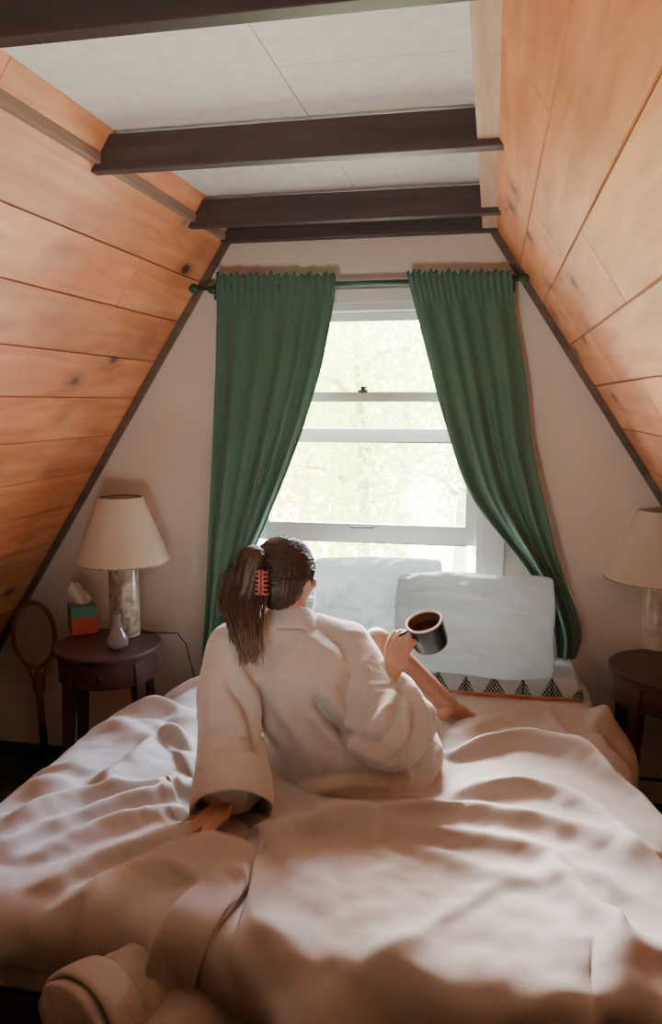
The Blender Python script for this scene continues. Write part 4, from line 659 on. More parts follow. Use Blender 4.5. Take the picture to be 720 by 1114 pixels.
-2,7,4,-18,-3,18,-2,6,4,-3,-6,-4,-1,4,4,1,-1,6,-1,1,0,2,0,-6,-2,10,-4,-3,8,5,-17,-6,16,-5,-6,-1,2,2,-1,-1,6,-1,-4,0,-1,-1,-1,-1,-7,-8,-4,-9,4,-12,6,8,3,-7,14,-1,4,10,9,-3,-5,-3,-2,2,6,2,-3,0,-2,0,0,0,1,0,-2,-2,1,0,2,-3,9,-2,-10,5,-4,
-1,-2,2,-4,12,-3,5,-3,-4,12,5,-4,-7,-4,0,5,-1,3,-2,3,-2,6,-7,5,-7,1,2,4,-4,-3,12,-8,-6,9,2,-1,-5,0,-5,1,0,1,3,-3,1,-3,-5,-2,1,0,-5,4,3,8,-9,-1,-11,10,-2,5,0,-1,1,6,-1,-2,-1,0,0,-4,5,0,1,0,0,0,-2,-1,1,1,1,2,-1,-3,8,-5,5,-9,-4,
-2,1,-13,1,0,19,-2,8,4,0,2,4,-3,-5,-6,-3,3,-2,7,-1,2,-8,5,2,7,-6,-5,-1,1,1,4,6,-10,-3,9,-4,0,-8,5,-2,2,0,2,3,-1,4,4,-15,-21,-2,5,3,-4,2,12,-1,-3,0,4,-1,1,0,0,-1,3,0,0,0,-1,4,0,-2,2,-3,-1,-1,1,0,1,-1,1,1,-1,3,-8,8,1,-11,-1,
3,-12,3,-2,-10,-5,17,12,6,2,-3,1,9,2,-2,-14,-6,-2,6,4,1,2,0,-4,0,-4,1,-2,2,4,-6,-1,9,-5,-6,10,6,-5,-14,2,-2,-1,-2,4,2,-11,-16,-7,22,4,3,-5,7,2,-2,-7,5,1,-4,-1,-3,2,-1,0,1,3,0,0,1,-1,-1,0,-2,0,1,-1,2,-1,-1,2,0,-2,1,-2,5,-2,-1,1,-9,
1,-5,-14,-7,-7,-1,15,16,7,1,-2,-6,3,-4,5,10,-9,-13,-14,-2,8,4,0,1,0,-6,-2,2,-10,-5,5,1,0,-5,1,-1,-7,-2,-9,-1,-4,2,1,-3,0,-10,-10,13,3,4,0,-4,-8,2,0,-2,0,-3,-1,-2,-3,-1,0,2,-2,-1,-2,-1,-2,-2,-4,-2,-2,-1,-2,-1,-1,2,1,-2,-5,-4,-3,1,-1,0,-2,5,3,
0,3,20,2,15,-6,-10,-20,-5,-2,1,3,-9,3,-4,-2,9,8,-10,-17,-13,3,7,3,-1,9,-5,-12,3,-3,-7,-13,0,5,-7,-16,0,-5,14,-3,2,-3,-6,-4,-2,4,-4,0,-1,-2,0,4,5,-8,-7,1,-4,-4,-4,0,3,-2,-1,-3,-1,-4,-3,-3,-1,-1,2,1,-2,-3,-2,1,-1,-2,-2,-5,0,4,0,-3,-2,1,2,4,-1,
0,15,10,22,1,8,-10,-10,-15,-3,-7,-2,0,-8,-1,-4,-1,2,7,4,-21,-22,-5,8,3,6,7,1,0,-7,-19,2,-8,-13,-1,-5,0,14,2,-8,-1,-3,0,-3,-7,-11,12,5,-2,-3,-6,2,2,2,1,-2,-6,-8,1,-1,-4,-4,-3,0,-2,0,1,-5,-2,-1,-2,-3,-2,2,0,-3,-3,-3,-4,1,-1,-2,2,1,-3,-4,1,1,0,
-1,8,10,-3,6,7,8,-4,-12,-9,-1,-3,1,4,-2,-4,-5,-3,-4,4,17,-5,-22,-20,-4,-10,8,11,6,-21,-15,7,3,13,0,6,-11,-1,-1,1,-8,-7,-1,-7,-8,13,4,-5,-8,-3,5,-7,-3,0,-1,-2,1,3,-5,-5,-2,-2,-2,-6,-2,-2,-3,2,-3,-4,-3,-2,0,-1,-2,-1,-2,-2,-2,-1,0,-3,-2,-1,2,3,-4,-1,0,
-2,-10,1,4,-3,2,1,22,15,2,-13,-13,-5,1,1,5,-2,-6,-1,-7,-2,13,13,-1,-15,-10,-30,-11,-8,11,19,-3,-7,-7,-3,4,3,-4,-5,-4,2,5,-5,-7,8,5,3,-5,-6,-12,-4,1,-4,-4,-4,-1,1,-2,-2,-3,-5,-1,-1,0,-3,-3,-2,-2,-1,0,-1,-3,-1,-2,-2,-1,-1,-2,0,1,0,1,-2,-2,-1,0,1,0,-2,
4,-23,-14,-1,6,5,2,0,27,18,10,-15,-10,1,-1,0,-1,3,-7,6,-9,-4,0,11,18,6,11,-7,-15,-17,-7,-12,0,-3,-1,-1,-1,-4,0,0,-3,-5,-9,9,-1,-1,1,-5,-3,6,0,3,4,2,-12,0,-1,-14,-1,2,5,-2,-2,0,-4,0,1,-4,-1,-1,-2,1,-5,-1,-1,-1,-1,-1,1,0,0,-2,-3,-2,-4,2,1,-1,-2,
-14,0,-22,-17,-11,-9,-4,2,6,25,23,24,7,-11,0,0,3,-2,4,-1,8,1,-3,-12,-10,16,17,-7,-34,12,-3,4,4,0,1,-1,1,0,0,0,1,-1,10,-2,-2,2,1,8,5,-1,-11,-4,-1,-2,12,-6,-1,13,-4,-6,-2,2,-2,-1,2,-4,-1,1,0,0,0,-2,2,-2,0,0,-1,0,0,-1,-2,1,-1,-1,-5,-5,0,6,7,
-24,-11,-17,-22,-30,-39,-32,-17,0,16,35,43,40,28,-16,-9,3,7,8,1,-6,2,2,6,0,-13,-4,44,11,-62,29,11,-17,1,0,1,0,1,1,1,0,1,-1,0,3,-4,-5,5,3,7,11,-7,-2,-2,0,7,0,-2,3,5,1,0,-5,2,-2,4,0,-3,0,-4,1,2,3,-2,-2,-2,2,1,1,0,1,-6,-2,-1,6,-1,3,1,3,
-10,29,18,19,2,-8,-43,-52,-60,-43,-15,8,8,16,60,33,-1,-10,1,3,11,0,2,-4,2,4,-3,-25,44,50,-66,12,13,-21,-6,0,1,0,0,1,1,1,1,0,-4,-4,8,-6,4,1,3,10,1,-1,-7,0,0,3,0,2,-1,0,7,-5,3,2,-1,2,-3,5,-2,1,1,2,0,-1,0,-3,0,-4,-1,3,6,-2,2,-2,-1,-1,0,
-17,17,22,7,6,3,11,-8,-31,-58,-54,-33,-9,9,3,20,38,32,-1,-5,5,-3,-3,4,-1,-1,-2,-1,-2,34,38,-52,9,-5,-6,17,-11,-2,0,1,0,1,0,2,-8,6,-4,4,0,2,1,-6,3,6,10,0,1,-2,6,-3,-2,-5,4,-1,1,-2,-2,3,2,-1,2,-3,-2,-1,2,4,-3,3,1,5,0,0,1,6,-2,-3,-3,1,4,
-22,15,8,9,11,8,10,11,10,-6,-41,-66,-45,-32,-13,3,12,34,47,4,-6,13,4,-7,-4,-9,0,1,-1,0,15,37,-32,28,21,-56,20,1,2,-12,-1,0,2,-6,1,4,-1,-2,2,0,2,7,-5,3,3,-6,-1,6,2,1,4,-1,0,7,-4,0,2,-3,3,-4,1,5,-5,0,2,1,5,-2,0,0,-1,4,-1,2,2,5,-2,-2,6,
48,-6,7,-1,-3,-3,-1,-6,-17,-5,2,6,-18,-36,-51,-41,-21,-22,8,61,37,-4,-8,5,4,7,-2,-3,-1,-6,4,-5,28,4,-7,28,-25,-7,-3,12,-2,-2,4,8,6,-10,1,1,0,1,-2,2,6,0,2,9,3,-10,1,6,-4,5,-3,-2,4,0,1,3,-2,4,-1,-1,5,3,-2,0,1,0,-3,-1,4,2,0,-7,-1,1,3,11,2,
32,-14,-13,-14,-6,-4,13,3,11,19,25,12,-9,-13,-22,-44,-62,-45,-46,-51,19,71,51,1,-3,-1,-3,2,-1,5,5,6,6,-5,-11,14,21,5,-22,-11,7,8,-3,-5,2,10,7,5,2,1,5,4,0,-4,-1,3,4,5,1,-4,5,2,1,1,1,1,1,2,1,1,1,-1,1,0,1,0,0,7,-5,4,2,0,0,-1,0,0,6,3,2,
24,-19,-10,6,3,-5,-28,-8,4,13,13,14,18,13,7,6,-22,-44,-61,-41,-54,-41,13,66,31,2,3,0,2,2,4,3,0,9,17,1,-1,12,27,7,-15,-13,-9,6,8,-2,-8,-2,1,0,1,1,5,5,0,-2,-3,9,-1,4,1,1,1,2,1,1,2,0,1,1,2,1,1,1,2,-1,0,-4,4,-1,-4,1,6,12,3,-4,0,1,2,
24,-13,-13,-13,-10,17,14,11,12,1,-10,-17,-11,-1,7,15,15,4,-6,-25,-55,-66,-57,-29,36,53,19,2,4,6,2,0,3,-1,2,6,5,1,4,11,19,12,1,-16,-11,4,9,5,0,-2,-13,2,3,3,3,4,5,3,-1,-6,1,2,1,0,2,1,1,1,1,2,0,2,1,1,1,1,0,2,4,-1,0,0,-5,-1,3,9,2,0,2,
10,-4,-5,4,-3,-17,11,8,2,-2,-14,11,8,1,-1,-12,9,19,25,19,1,-42,-56,-61,-66,-13,34,25,6,7,10,6,3,2,2,2,1,-2,-2,5,4,6,17,17,0,-10,-21,-3,4,-2,11,-11,5,9,6,3,2,-8,2,9,1,1,1,2,1,1,1,1,2,0,2,0,2,1,1,2,0,2,1,4,2,-2,7,-2,1,0,-2,1,-1,
-1,-5,7,7,18,12,-8,-7,-5,-9,9,-7,-7,-13,-4,-6,-3,11,1,15,10,17,4,-12,-40,-47,-28,10,3,-3,12,11,2,1,1,1,1,3,4,-1,-1,2,-4,1,13,14,15,-12,-16,2,-2,10,-12,5,6,2,0,7,-1,1,0,0,2,0,0,1,1,1,0,2,0,1,0,2,0,0,1,1,-1,1,-2,4,-3,10,4,1,-3,0,0,
-1,15,22,2,-3,-7,5,-4,-13,-11,-16,5,0,15,-10,8,15,-5,-2,-23,0,5,-15,1,8,10,-3,-36,17,8,4,-5,0,1,0,3,-1,-2,3,-1,1,-1,5,7,1,0,10,3,2,-9,2,-2,5,-6,-11,-1,1,4,3,0,-2,0,0,0,0,1,-1,1,0,-1,1,0,1,-1,0,1,0,0,4,-1,-7,-2,6,3,4,1,2,-3,2,
21,10,-2,0,-2,4,-18,-11,-1,-2,15,-8,-17,-4,29,1,-21,-11,-4,1,-10,-13,7,-6,27,9,-18,7,9,11,-9,1,-4,0,1,-1,1,1,0,4,2,2,0,-1,-1,-3,1,17,6,4,-7,-9,7,-6,-4,4,-5,-3,1,-6,5,1,-1,1,0,0,0,0,0,1,-1,1,-1,1,0,0,0,0,-1,-8,12,4,-2,-1,0,-1,-3,2,4,
19,11,0,-4,6,-8,-12,3,-3,0,-14,-8,18,-5,-11,-8,6,-10,-7,-18,-12,-6,-11,22,35,-2,3,17,4,0,-5,-7,1,-1,1,0,0,2,1,0,1,-6,-1,0,0,4,0,-2,2,-4,4,-3,-1,5,1,1,3,3,3,1,-4,-3,1,-1,1,0,0,0,0,0,1,-1,1,-1,1,0,0,1,-5,8,3,-6,1,-1,0,-2,0,-2,2,
22,-12,-4,6,-11,-9,11,-11,-9,-2,-3,17,-1,19,-6,-18,-19,-16,-22,-14,3,-1,19,37,17,5,5,13,-9,-7,-5,-2,1,1,-1,-1,2,2,-3,0,0,2,1,-1,-2,1,-3,4,5,9,-2,-6,-3,-5,13,-13,3,2,1,-2,0,4,-1,1,0,-1,1,0,0,0,0,1,-1,1,0,-1,1,0,6,-1,-9,6,-1,2,-1,0,-6,3,0,
24,-2,-8,-12,-6,-4,-10,-2,2,4,11,-3,14,-11,-21,-18,-24,-13,3,11,1,23,32,13,-3,13,10,-6,-11,-9,-3,2,2,0,-2,0,-1,1,0,1,-2,1,0,-2,0,-2,-3,-8,-3,1,14,9,0,11,-5,2,-11,-5,1,5,2,-2,1,0,-1,1,0,0,1,-1,0,0,1,0,-1,1,2,-3,-1,-3,4,-1,4,1,-4,3,4,1,0,
15,-6,-4,-9,-15,9,0,-4,14,-3,-1,-4,-4,2,-8,-12,-2,-15,-10,17,34,31,29,-15,-17,3,2,-20,-6,-5,-2,1,0,-2,3,-1,-1,1,0,-2,1,0,0,1,2,-2,-6,-1,-19,7,5,23,4,0,-17,8,-9,1,-2,8,0,7,-2,-1,1,0,0,0,0,1,0,-1,0,0,1,2,-4,6,-2,-3,-2,2,3,-3,4,-2,4,1,3,
12,-10,-11,-3,11,-7,12,13,-7,5,-1,-10,-16,-14,18,35,-2,5,14,2,-1,11,-12,1,-10,-21,-16,-3,-2,2,3,0,-1,1,-1,-2,3,0,3,-2,-4,1,-3,1,2,-6,6,5,16,-4,-4,-5,-21,-9,32,-9,-8,-4,10,7,2,-5,-3,3,3,-1,1,0,0,0,0,2,-1,2,-3,1,-1,-4,5,2,3,2,-4,-1,2,-1,1,2,-1,
3,-6,-5,17,0,14,-10,6,2,-3,3,-1,-10,-18,-6,11,55,29,1,2,1,-23,-4,-18,-19,-10,-18,1,4,3,-2,-4,0,2,1,1,-2,0,-3,3,-2,-3,3,2,-5,8,-4,-3,7,2,0,-23,11,10,-7,2,8,-8,1,2,-5,2,7,3,-1,-3,3,-4,2,-1,3,-2,4,-5,4,-2,-9,1,0,6,5,-2,0,2,0,3,-1,-1,2,
-12,9,0,-11,12,1,6,-5,3,4,-2,-1,12,19,2,-11,-1,25,13,3,-8,-9,-30,-9,0,-9,3,-9,-2,-3,3,2,0,-1,-1,5,0,-2,4,-1,3,0,-1,-5,4,-7,9,2,2,-1,-7,5,6,-6,1,2,13,-11,-19,-4,18,3,-5,-8,0,5,-2,9,0,-5,1,3,1,5,-2,3,14,-10,-12,2,-1,-2,1,5,-3,1,-3,3,3,
-2,1,9,-4,-1,-2,-2,-6,-7,3,9,11,-2,6,9,14,-10,-4,1,3,-12,3,3,-16,-9,-8,8,5,-4,1,-2,-1,0,0,3,1,0,0,-1,-1,2,1,-2,4,0,8,-4,4,-6,-6,3,10,-6,-4,-5,5,-2,5,-9,8,3,-5,-8,5,2,2,1,-3,-3,7,-1,1,2,4,5,-1,0,5,2,-14,0,2,1,-2,0,-6,-1,0,5,
-12,3,3,23,-12,-12,-6,-2,1,1,-3,-1,13,-13,6,1,12,7,2,-4,1,-12,-7,6,-9,7,0,-9,10,2,0,-3,0,4,1,-2,1,2,-1,-2,-1,1,2,0,1,1,-4,-1,1,9,0,-1,-4,-3,3,-6,9,8,-6,-10,-10,-6,14,4,2,0,1,4,4,0,-6,3,0,-1,1,-2,0,7,1,-5,1,2,-3,-4,0,-1,2,-1,4,
15,8,-4,-17,8,5,2,8,-11,-9,-7,9,-11,6,-7,-6,9,-1,-2,-9,2,4,4,-2,2,-12,-2,14,1,1,0,3,0,-2,-5,0,4,-2,-2,2,-1,1,1,0,2,-2,4,-4,1,-3,1,2,1,-2,-6,6,0,5,2,-11,5,-1,2,1,0,0,1,-1,-2,3,8,-4,-1,-1,-1,2,-10,-2,8,11,-3,-3,-2,1,-2,5,1,-1,-6,
5,8,6,11,-6,-5,-6,-7,15,0,-13,-2,4,-8,1,-1,-3,-3,8,-2,-13,-3,9,-12,0,8,9,11,3,1,1,2,2,-2,-7,3,1,1,-2,-1,3,-2,1,2,-6,1,7,0,2,2,-10,4,10,2,-4,-4,-1,5,4,0,-9,10,0,-7,-1,6,4,0,4,0,-2,2,1,0,3,2,7,-2,-3,4,-2,-7,0,0,2,-2,0,-4,-4,
-23,7,9,-9,3,0,20,-4,-14,-8,25,-12,-9,6,9,11,-11,10,-5,-2,-1,-1,-19,19,6,7,11,7,-8,-2,3,1,-1,3,6,-5,-8,-2,5,3,1,2,0,1,5,-1,-4,6,0,2,1,-1,4,0,3,-1,-9,3,17,1,-7,5,-1,2,1,-8,-2,2,2,4,3,1,1,4,-1,-3,-2,5,1,0,-1,6,1,-5,0,3,-6,-1,-2,
-52,5,9,18,4,3,-12,5,6,-1,8,14,14,-1,0,-5,-13,-7,14,-1,-6,-9,18,-11,2,24,4,-5,-3,1,-1,0,1,0,0,2,3,1,2,0,-2,1,2,1,-1,5,4,0,-6,-3,9,0,-1,4,0,-7,10,-1,-6,7,10,-9,1,5,3,-2,0,-1,1,1,2,2,0,1,2,2,-1,1,-3,4,4,1,-1,6,-7,-4,8,-3,-10,
-42,-10,-1,3,10,0,3,-2,13,26,-21,11,7,-2,0,3,18,-18,-7,22,7,-10,-11,20,14,0,-4,-6,-1,-4,1,1,1,2,5,-1,4,2,-2,-3,4,3,-1,-3,6,-1,0,-4,3,5,-2,7,-4,-6,4,5,2,-6,9,1,1,-6,1,5,-5,7,1,1,1,0,1,3,2,-1,1,-9,6,0,9,1,1,-2,4,-3,7,2,-1,-3,-6,
-15,-6,-10,-11,-3,16,-10,9,2,-5,23,-2,-6,7,-3,1,-3,19,6,-4,11,11,-2,-10,10,-4,3,-1,-2,2,-1,3,1,-2,1,2,-1,-1,4,3,2,1,-4,6,-3,5,-10,1,8,-1,6,-3,-2,7,-3,4,-3,11,0,1,-10,11,1,-9,8,1,-1,3,-1,-1,-1,0,1,4,6,1,-10,0,1,6,4,3,1,2,-6,4,-1,-3,0,
36,-18,-14,-14,-7,-19,20,-7,-2,11,-1,-18,-3,-3,7,19,6,3,0,1,19,6,-14,3,0,13,-1,-2,-1,1,1,-1,0,2,-1,2,2,0,-2,5,1,-2,11,0,5,-16,10,8,-4,2,-1,-3,10,-3,-12,7,7,-1,2,0,4,2,-12,7,-1,2,3,1,2,2,-1,0,0,3,-5,11,5,-7,4,-4,1,-1,-2,-14,11,-1,-6,7,-2,
17,3,1,7,-8,1,-10,9,-6,-21,-16,-2,-8,17,-3,-13,-3,6,4,21,3,1,-1,-11,12,3,-1,-2,2,0,0,1,2,0,-1,-2,-1,1,4,-2,-1,3,0,-3,-3,5,-3,-4,7,1,3,4,-13,2,12,-2,-2,-1,-2,1,6,-1,7,-5,-1,-1,1,-2,0,0,2,0,-2,-2,1,1,9,-4,0,-2,-5,3,-3,4,-10,-7,8,3,11,
18,1,6,3,2,8,2,2,-2,-4,-9,-8,-11,-16,-6,-14,0,-5,4,-2,6,24,30,-9,-15,-2,-1,-1,1,0,1,0,0,-1,0,2,-4,2,2,3,0,2,-3,-2,-4,7,3,-5,0,1,-3,3,0,-4,2,4,1,1,5,-4,-1,-4,0,2,2,1,-1,0,0,0,2,-1,2,-7,5,-3,3,-2,-2,4,2,-1,-1,-2,-6,9,1,7,0,
17,2,6,-5,12,-2,3,-15,4,10,7,3,-3,-17,-3,-1,-10,-13,-13,-11,4,6,20,3,2,-4,-1,2,-2,-1,1,1,-1,2,2,-4,6,-2,-2,-6,0,1,-1,1,4,3,-5,6,-2,0,3,-4,7,-4,8,-3,0,1,-10,1,6,-10,3,9,-1,0,0,0,1,-1,-2,2,1,0,-12,7,-1,7,-5,0,1,0,-2,9,1,3,-1,-7,0,
8,3,7,5,-5,4,-9,2,-2,-10,-10,21,14,8,-7,0,-8,0,-5,-9,-22,-6,4,23,-2,-1,-1,-1,0,2,-1,-3,0,-1,1,5,-2,5,-3,2,-2,-7,0,3,1,1,9,-3,3,-5,2,-6,3,12,-4,-2,0,0,1,1,-10,7,3,-3,-1,-1,1,1,-2,0,1,2,-6,-9,11,-7,-3,8,2,0,0,1,4,-1,6,-3,0,-6,5,
11,-3,-16,16,-8,3,1,-2,-13,-3,27,-7,9,8,18,0,-2,0,-5,-6,-3,-27,-19,17,16,-1,-4,-4,0,1,1,-3,-1,1,-2,1,2,-3,-5,1,3,7,-2,-4,10,0,-4,-1,2,6,-6,6,3,-2,-3,0,-11,3,8,-4,-15,15,3,-1,-2,4,0,0,-1,0,2,-13,1,7,-6,-2,1,4,3,-7,0,1,3,5,6,-1,-1,-3,2,
2,-7,4,-10,9,-10,-6,-4,15,16,-13,1,-5,12,-5,-1,21,1,7,0,11,23,-4,-26,-26,-2,1,4,-1,-4,-4,1,2,-1,1,-5,-6,0,7,3,1,-2,1,7,-8,-2,3,3,-4,-3,5,1,-1,2,-3,-1,7,-3,-9,-2,16,-2,-2,-2,3,-2,-2,0,-1,2,-2,-2,-6,5,-9,8,4,0,-1,7,0,-3,-1,-2,0,4,-4,-1,7,
-10,4,2,0,-5,-9,8,12,-13,-5,3,-3,16,-2,-4,14,-13,7,1,11,5,-13,4,-48,4,9,6,-3,-1,1,0,4,1,11,-5,1,7,-4,1,2,2,0,-3,3,-2,1,3,-9,1,3,1,2,-3,-4,2,1,1,-13,4,8,6,-2,1,0,-1,-2,2,0,1,-11,-8,5,11,3,-3,2,1,-2,-7,0,2,2,-3,2,0,-2,1,1,9,
-7,5,9,-11,7,12,-12,-7,8,0,0,1,-18,6,10,-15,2,-2,13,5,-13,12,-3,32,-23,-16,3,-3,-3,0,3,-2,-1,-3,10,4,-3,6,-4,-2,-5,0,6,-7,-3,2,-4,13,-5,1,-1,-4,1,4,0,-4,-5,-1,6,0,2,-1,1,0,0,2,-2,-11,2,0,7,7,-9,-6,16,-4,-5,-7,9,-1,-2,1,7,2,-3,-3,2,0,4,
-5,-5,-5,19,2,-7,11,-1,-1,-4,-15,4,0,-7,-6,13,13,2,-20,-1,8,3,-22,1,10,0,4,7,5,-8,3,2,3,-5,-1,-1,1,0,2,-1,-1,-4,-1,3,0,-4,1,2,7,-2,-3,0,-8,-2,-1,0,4,13,-3,-1,-4,0,0,3,-1,-12,-3,9,-2,10,-1,-10,5,0,-2,-2,4,5,-1,0,2,1,-1,-10,-5,1,6,13,-2,
-10,12,0,6,-8,-8,-2,6,-3,-1,14,-12,2,3,2,2,-9,-4,20,2,-5,-16,10,-35,27,14,-11,-3,-1,13,-5,-4,4,1,-4,0,2,-4,2,-1,1,1,0,0,-1,-1,2,-4,0,-5,-2,-4,9,-2,1,3,-1,1,1,1,4,-1,-1,-7,-14,7,4,4,4,-9,2,10,-2,-3,0,3,0,0,1,1,4,-5,-29,-6,1,-3,1,16,22,
0,-5,13,-24,5,13,2,-4,0,-6,-4,5,18,-9,1,-2,8,1,-5,-6,-2,6,2,36,-21,-19,-9,3,7,-5,3,6,-6,-4,1,-1,-2,5,1,0,-1,-4,0,1,5,-1,-7,-5,-3,1,1,4,0,3,-1,3,5,-4,1,0,-3,-9,-2,2,11,-3,-4,0,-1,4,-2,0,0,6,-2,-1,0,1,-1,0,-3,7,13,-24,-14,2,0,6,0,
-8,-4,-2,-4,-8,9,-1,-8,14,5,2,3,-9,14,-3,4,-13,7,-14,-1,3,3,9,11,-9,-6,8,1,-5,1,1,0,-1,2,-4,2,3,-3,-1,1,3,6,-1,-9,-9,-1,3,4,-7,3,-1,3,1,1,2,1,0,-3,-1,0,3,9,-5,-17,-4,9,4,-1,-2,2,3,1,-2,3,0,1,0,3,-3,-1,-2,-2,2,8,3,3,-2,-14,-26,
-10,1,-11,11,0,-19,-1,16,-12,18,12,2,-3,-10,-8,0,4,-17,12,5,3,-1,2,0,8,5,-2,-1,0,0,-2,-2,1,-4,5,1,-2,3,-3,-3,0,1,1,5,4,-5,-4,-1,-2,-8,4,-2,-1,1,0,-1,0,7,-2,-2,-4,-2,-11,11,9,-1,-2,-1,-2,2,0,1,6,-4,1,1,1,-1,0,0,-1,-3,8,14,5,-4,-7,-23,-31,
3,-13,-7,4,-1,18,1,-5,14,-9,2,-4,-2,-3,7,-3,-6,8,0,-2,-9,0,9,5,10,4,-10,-5,-1,1,-4,-1,-1,4,0,-3,-2,-1,2,1,-1,-1,-2,0,2,4,-1,0,1,0,-3,-1,-1,-1,-1,-3,-2,-2,-1,-3,-3,-3,11,4,0,-3,0,-1,4,0,-1,-1,2,3,-1,0,-1,-1,3,-3,-1,-2,-2,11,8,3,-8,-22,-27,
8,-11,-1,-4,11,9,6,23,-6,3,-18,5,-3,5,0,-3,12,7,-10,0,4,-1,-37,12,4,1,1,-12,0,-4,-1,2,0,0,-2,0,0,0,-1,-5,-2,-2,2,2,-6,5,3,1,6,5,-2,-5,-2,-2,-10,3,1,-4,4,-3,2,6,2,-1,-3,1,2,0,-5,1,0,0,0,1,0,0,0,1,0,-2,1,3,3,-3,9,-3,3,-8,-11,
-2,7,-13,7,12,6,18,0,1,-9,4,-4,0,1,1,-1,1,-2,1,-7,-12,-10,27,-5,-7,0,6,-10,-6,-4,3,-3,0,-1,1,1,-1,-1,-1,1,-1,-1,-5,-3,8,-6,0,0,1,1,0,7,-4,-6,7,-4,-1,1,-1,6,1,-2,0,5,-9,2,-1,0,3,0,0,-1,0,-1,0,-1,-2,-1,-2,4,-1,0,1,4,-2,4,-6,6,5,
-6,4,2,12,3,-3,-3,-7,7,7,-1,2,2,-7,-4,-2,-2,-2,3,-3,-2,5,4,2,-1,-3,1,21,-11,-11,0,-6,-3,-2,-1,-1,2,1,2,4,0,-5,-7,2,-1,7,1,-4,-1,2,2,1,-1,6,-3,-7,2,2,-6,1,4,3,0,-11,8,-2,0,1,0,0,-2,0,0,-1,1,-2,0,-2,1,2,2,-3,-5,8,3,1,5,3,-7,
6,-6,1,-2,-2,1,-3,5,3,3,-1,0,-5,-4,1,2,0,0,0,7,12,2,2,2,-3,-4,-5,1,1,1,-10,-5,-3,3,2,1,0,-3,-2,0,-2,-4,9,-4,-4,0,2,2,-1,-1,0,-3,4,-1,2,5,-3,-2,3,-5,-3,-5,1,7,1,0,1,-2,1,0,1,1,-1,-2,0,2,1,2,-3,-2,-2,0,0,-1,-3,1,5,1,5,
2,2,0,-3,-3,-2,-1,6,0,3,-3,0,-6,3,2,3,0,-9,0,0,-1,8,8,2,2,-5,-4,3,10,7,-7,-1,-6,-10,-1,0,0,1,-4,0,3,1,-4,0,3,-6,0,1,1,0,2,2,1,-4,0,-1,-2,3,-1,-1,1,5,1,2,0,-6,-3,1,1,0,0,-1,-2,3,1,-1,0,-1,-1,-1,-2,0,2,0,4,-1,0,1,3,
5,2,-1,-2,-6,-3,2,2,2,-1,-2,0,-1,-1,4,5,-5,2,3,0,0,2,2,-2,-4,8,1,-11,7,6,5,-11,-4,2,-4,-1,-2,-2,5,-6,-2,10,1,-5,-2,5,-3,0,1,-1,-4,-3,1,-2,-4,6,1,1,1,3,-1,-4,-1,2,-4,6,-3,1,-1,0,-1,1,-1,0,0,2,1,-5,2,0,-5,0,4,0,1,0,-1,9,0,
10,-2,-1,-5,-3,-2,2,2,4,-7,0,-2,3,-2,0,-8,-2,4,0,1,6,8,-1,5,4,-6,-1,2,-8,2,8,3,-3,-3,-3,-8,1,1,0,6,-2,-3,-2,3,2,-3,-3,1,0,-1,2,-2,-2,-2,1,1,4,-1,0,3,-2,-1,-4,-2,5,-2,3,0,-1,0,-1,-4,3,-1,0,-1,0,4,-4,-3,5,4,0,-2,-1,0,3,-4,8,
9,-1,-1,-5,-4,-4,6,0,2,-3,-1,-2,4,-5,-13,-1,1,2,6,10,9,2,0,-7,-1,1,2,5,-6,-1,3,4,1,0,-6,3,-7,1,-1,0,-3,0,5,4,-8,2,4,-11,0,3,-3,3,-10,6,4,-2,0,2,-1,-1,2,-6,4,-1,-1,-2,3,1,-1,-1,3,2,-2,-2,-2,-2,0,-6,4,4,4,0,1,-5,1,0,-2,4,5,
1,5,2,-6,-1,-3,0,1,0,1,1,-4,1,7,9,0,0,0,-4,-6,-5,-4,1,4,8,6,1,-6,2,-8,2,14,5,-8,-3,-13,-1,-1,-1,-1,8,-2,-3,-5,7,-5,-5,7,-2,-3,3,-2,5,-6,3,-1,-3,0,3,1,-3,8,1,-3,-4,5,-3,-2,3,0,-3,-3,-1,1,1,0,-1,7,2,-1,-2,-1,-3,1,-1,1,1,0,-1,
-2,4,4,-2,-4,2,-4,0,1,2,3,0,3,6,-1,3,6,1,-5,-5,-3,-2,-4,1,-1,0,4,-2,2,1,-6,1,9,2,1,-2,-6,-5,-2,-2,-1,3,-4,5,0,1,-3,-6,2,0,-2,0,-1,5,0,1,1,-4,0,-1,4,4,-3,-2,-4,1,3,-1,-3,0,0,2,-2,0,0,1,1,-1,0,1,-1,-1,1,3,-1,-1,-1,2,0,
5,2,2,-1,2,-13,0,2,-1,0,7,5,-1,-1,1,2,0,2,0,-2,-5,4,1,-4,-2,2,-7,4,-1,3,-3,2,2,7,-2,5,-7,-6,-6,2,-1,3,3,-3,-6,0,3,5,-6,-2,1,1,3,-3,-2,0,0,4,-2,1,-1,-7,3,4,2,-5,-1,-1,-2,-1,2,1,5,-1,-1,1,-1,-1,1,-3,3,-1,-2,4,0,-1,0,0,1,
3,5,-2,3,-2,-3,-6,-1,-7,6,4,2,-2,1,-4,-3,-3,-3,4,4,6,0,-1,-1,-1,-1,6,1,0,0,1,-2,0,5,10,-8,5,-7,-3,-6,0,-2,2,0,-3,-2,-1,0,2,3,-2,-2,-3,7,0,-2,0,-2,1,-2,-1,-1,1,1,0,-1,-1,1,1,-1,0,0,-2,2,0,-2,0,2,-1,4,-2,0,2,-2,-3,1,1,2,2,
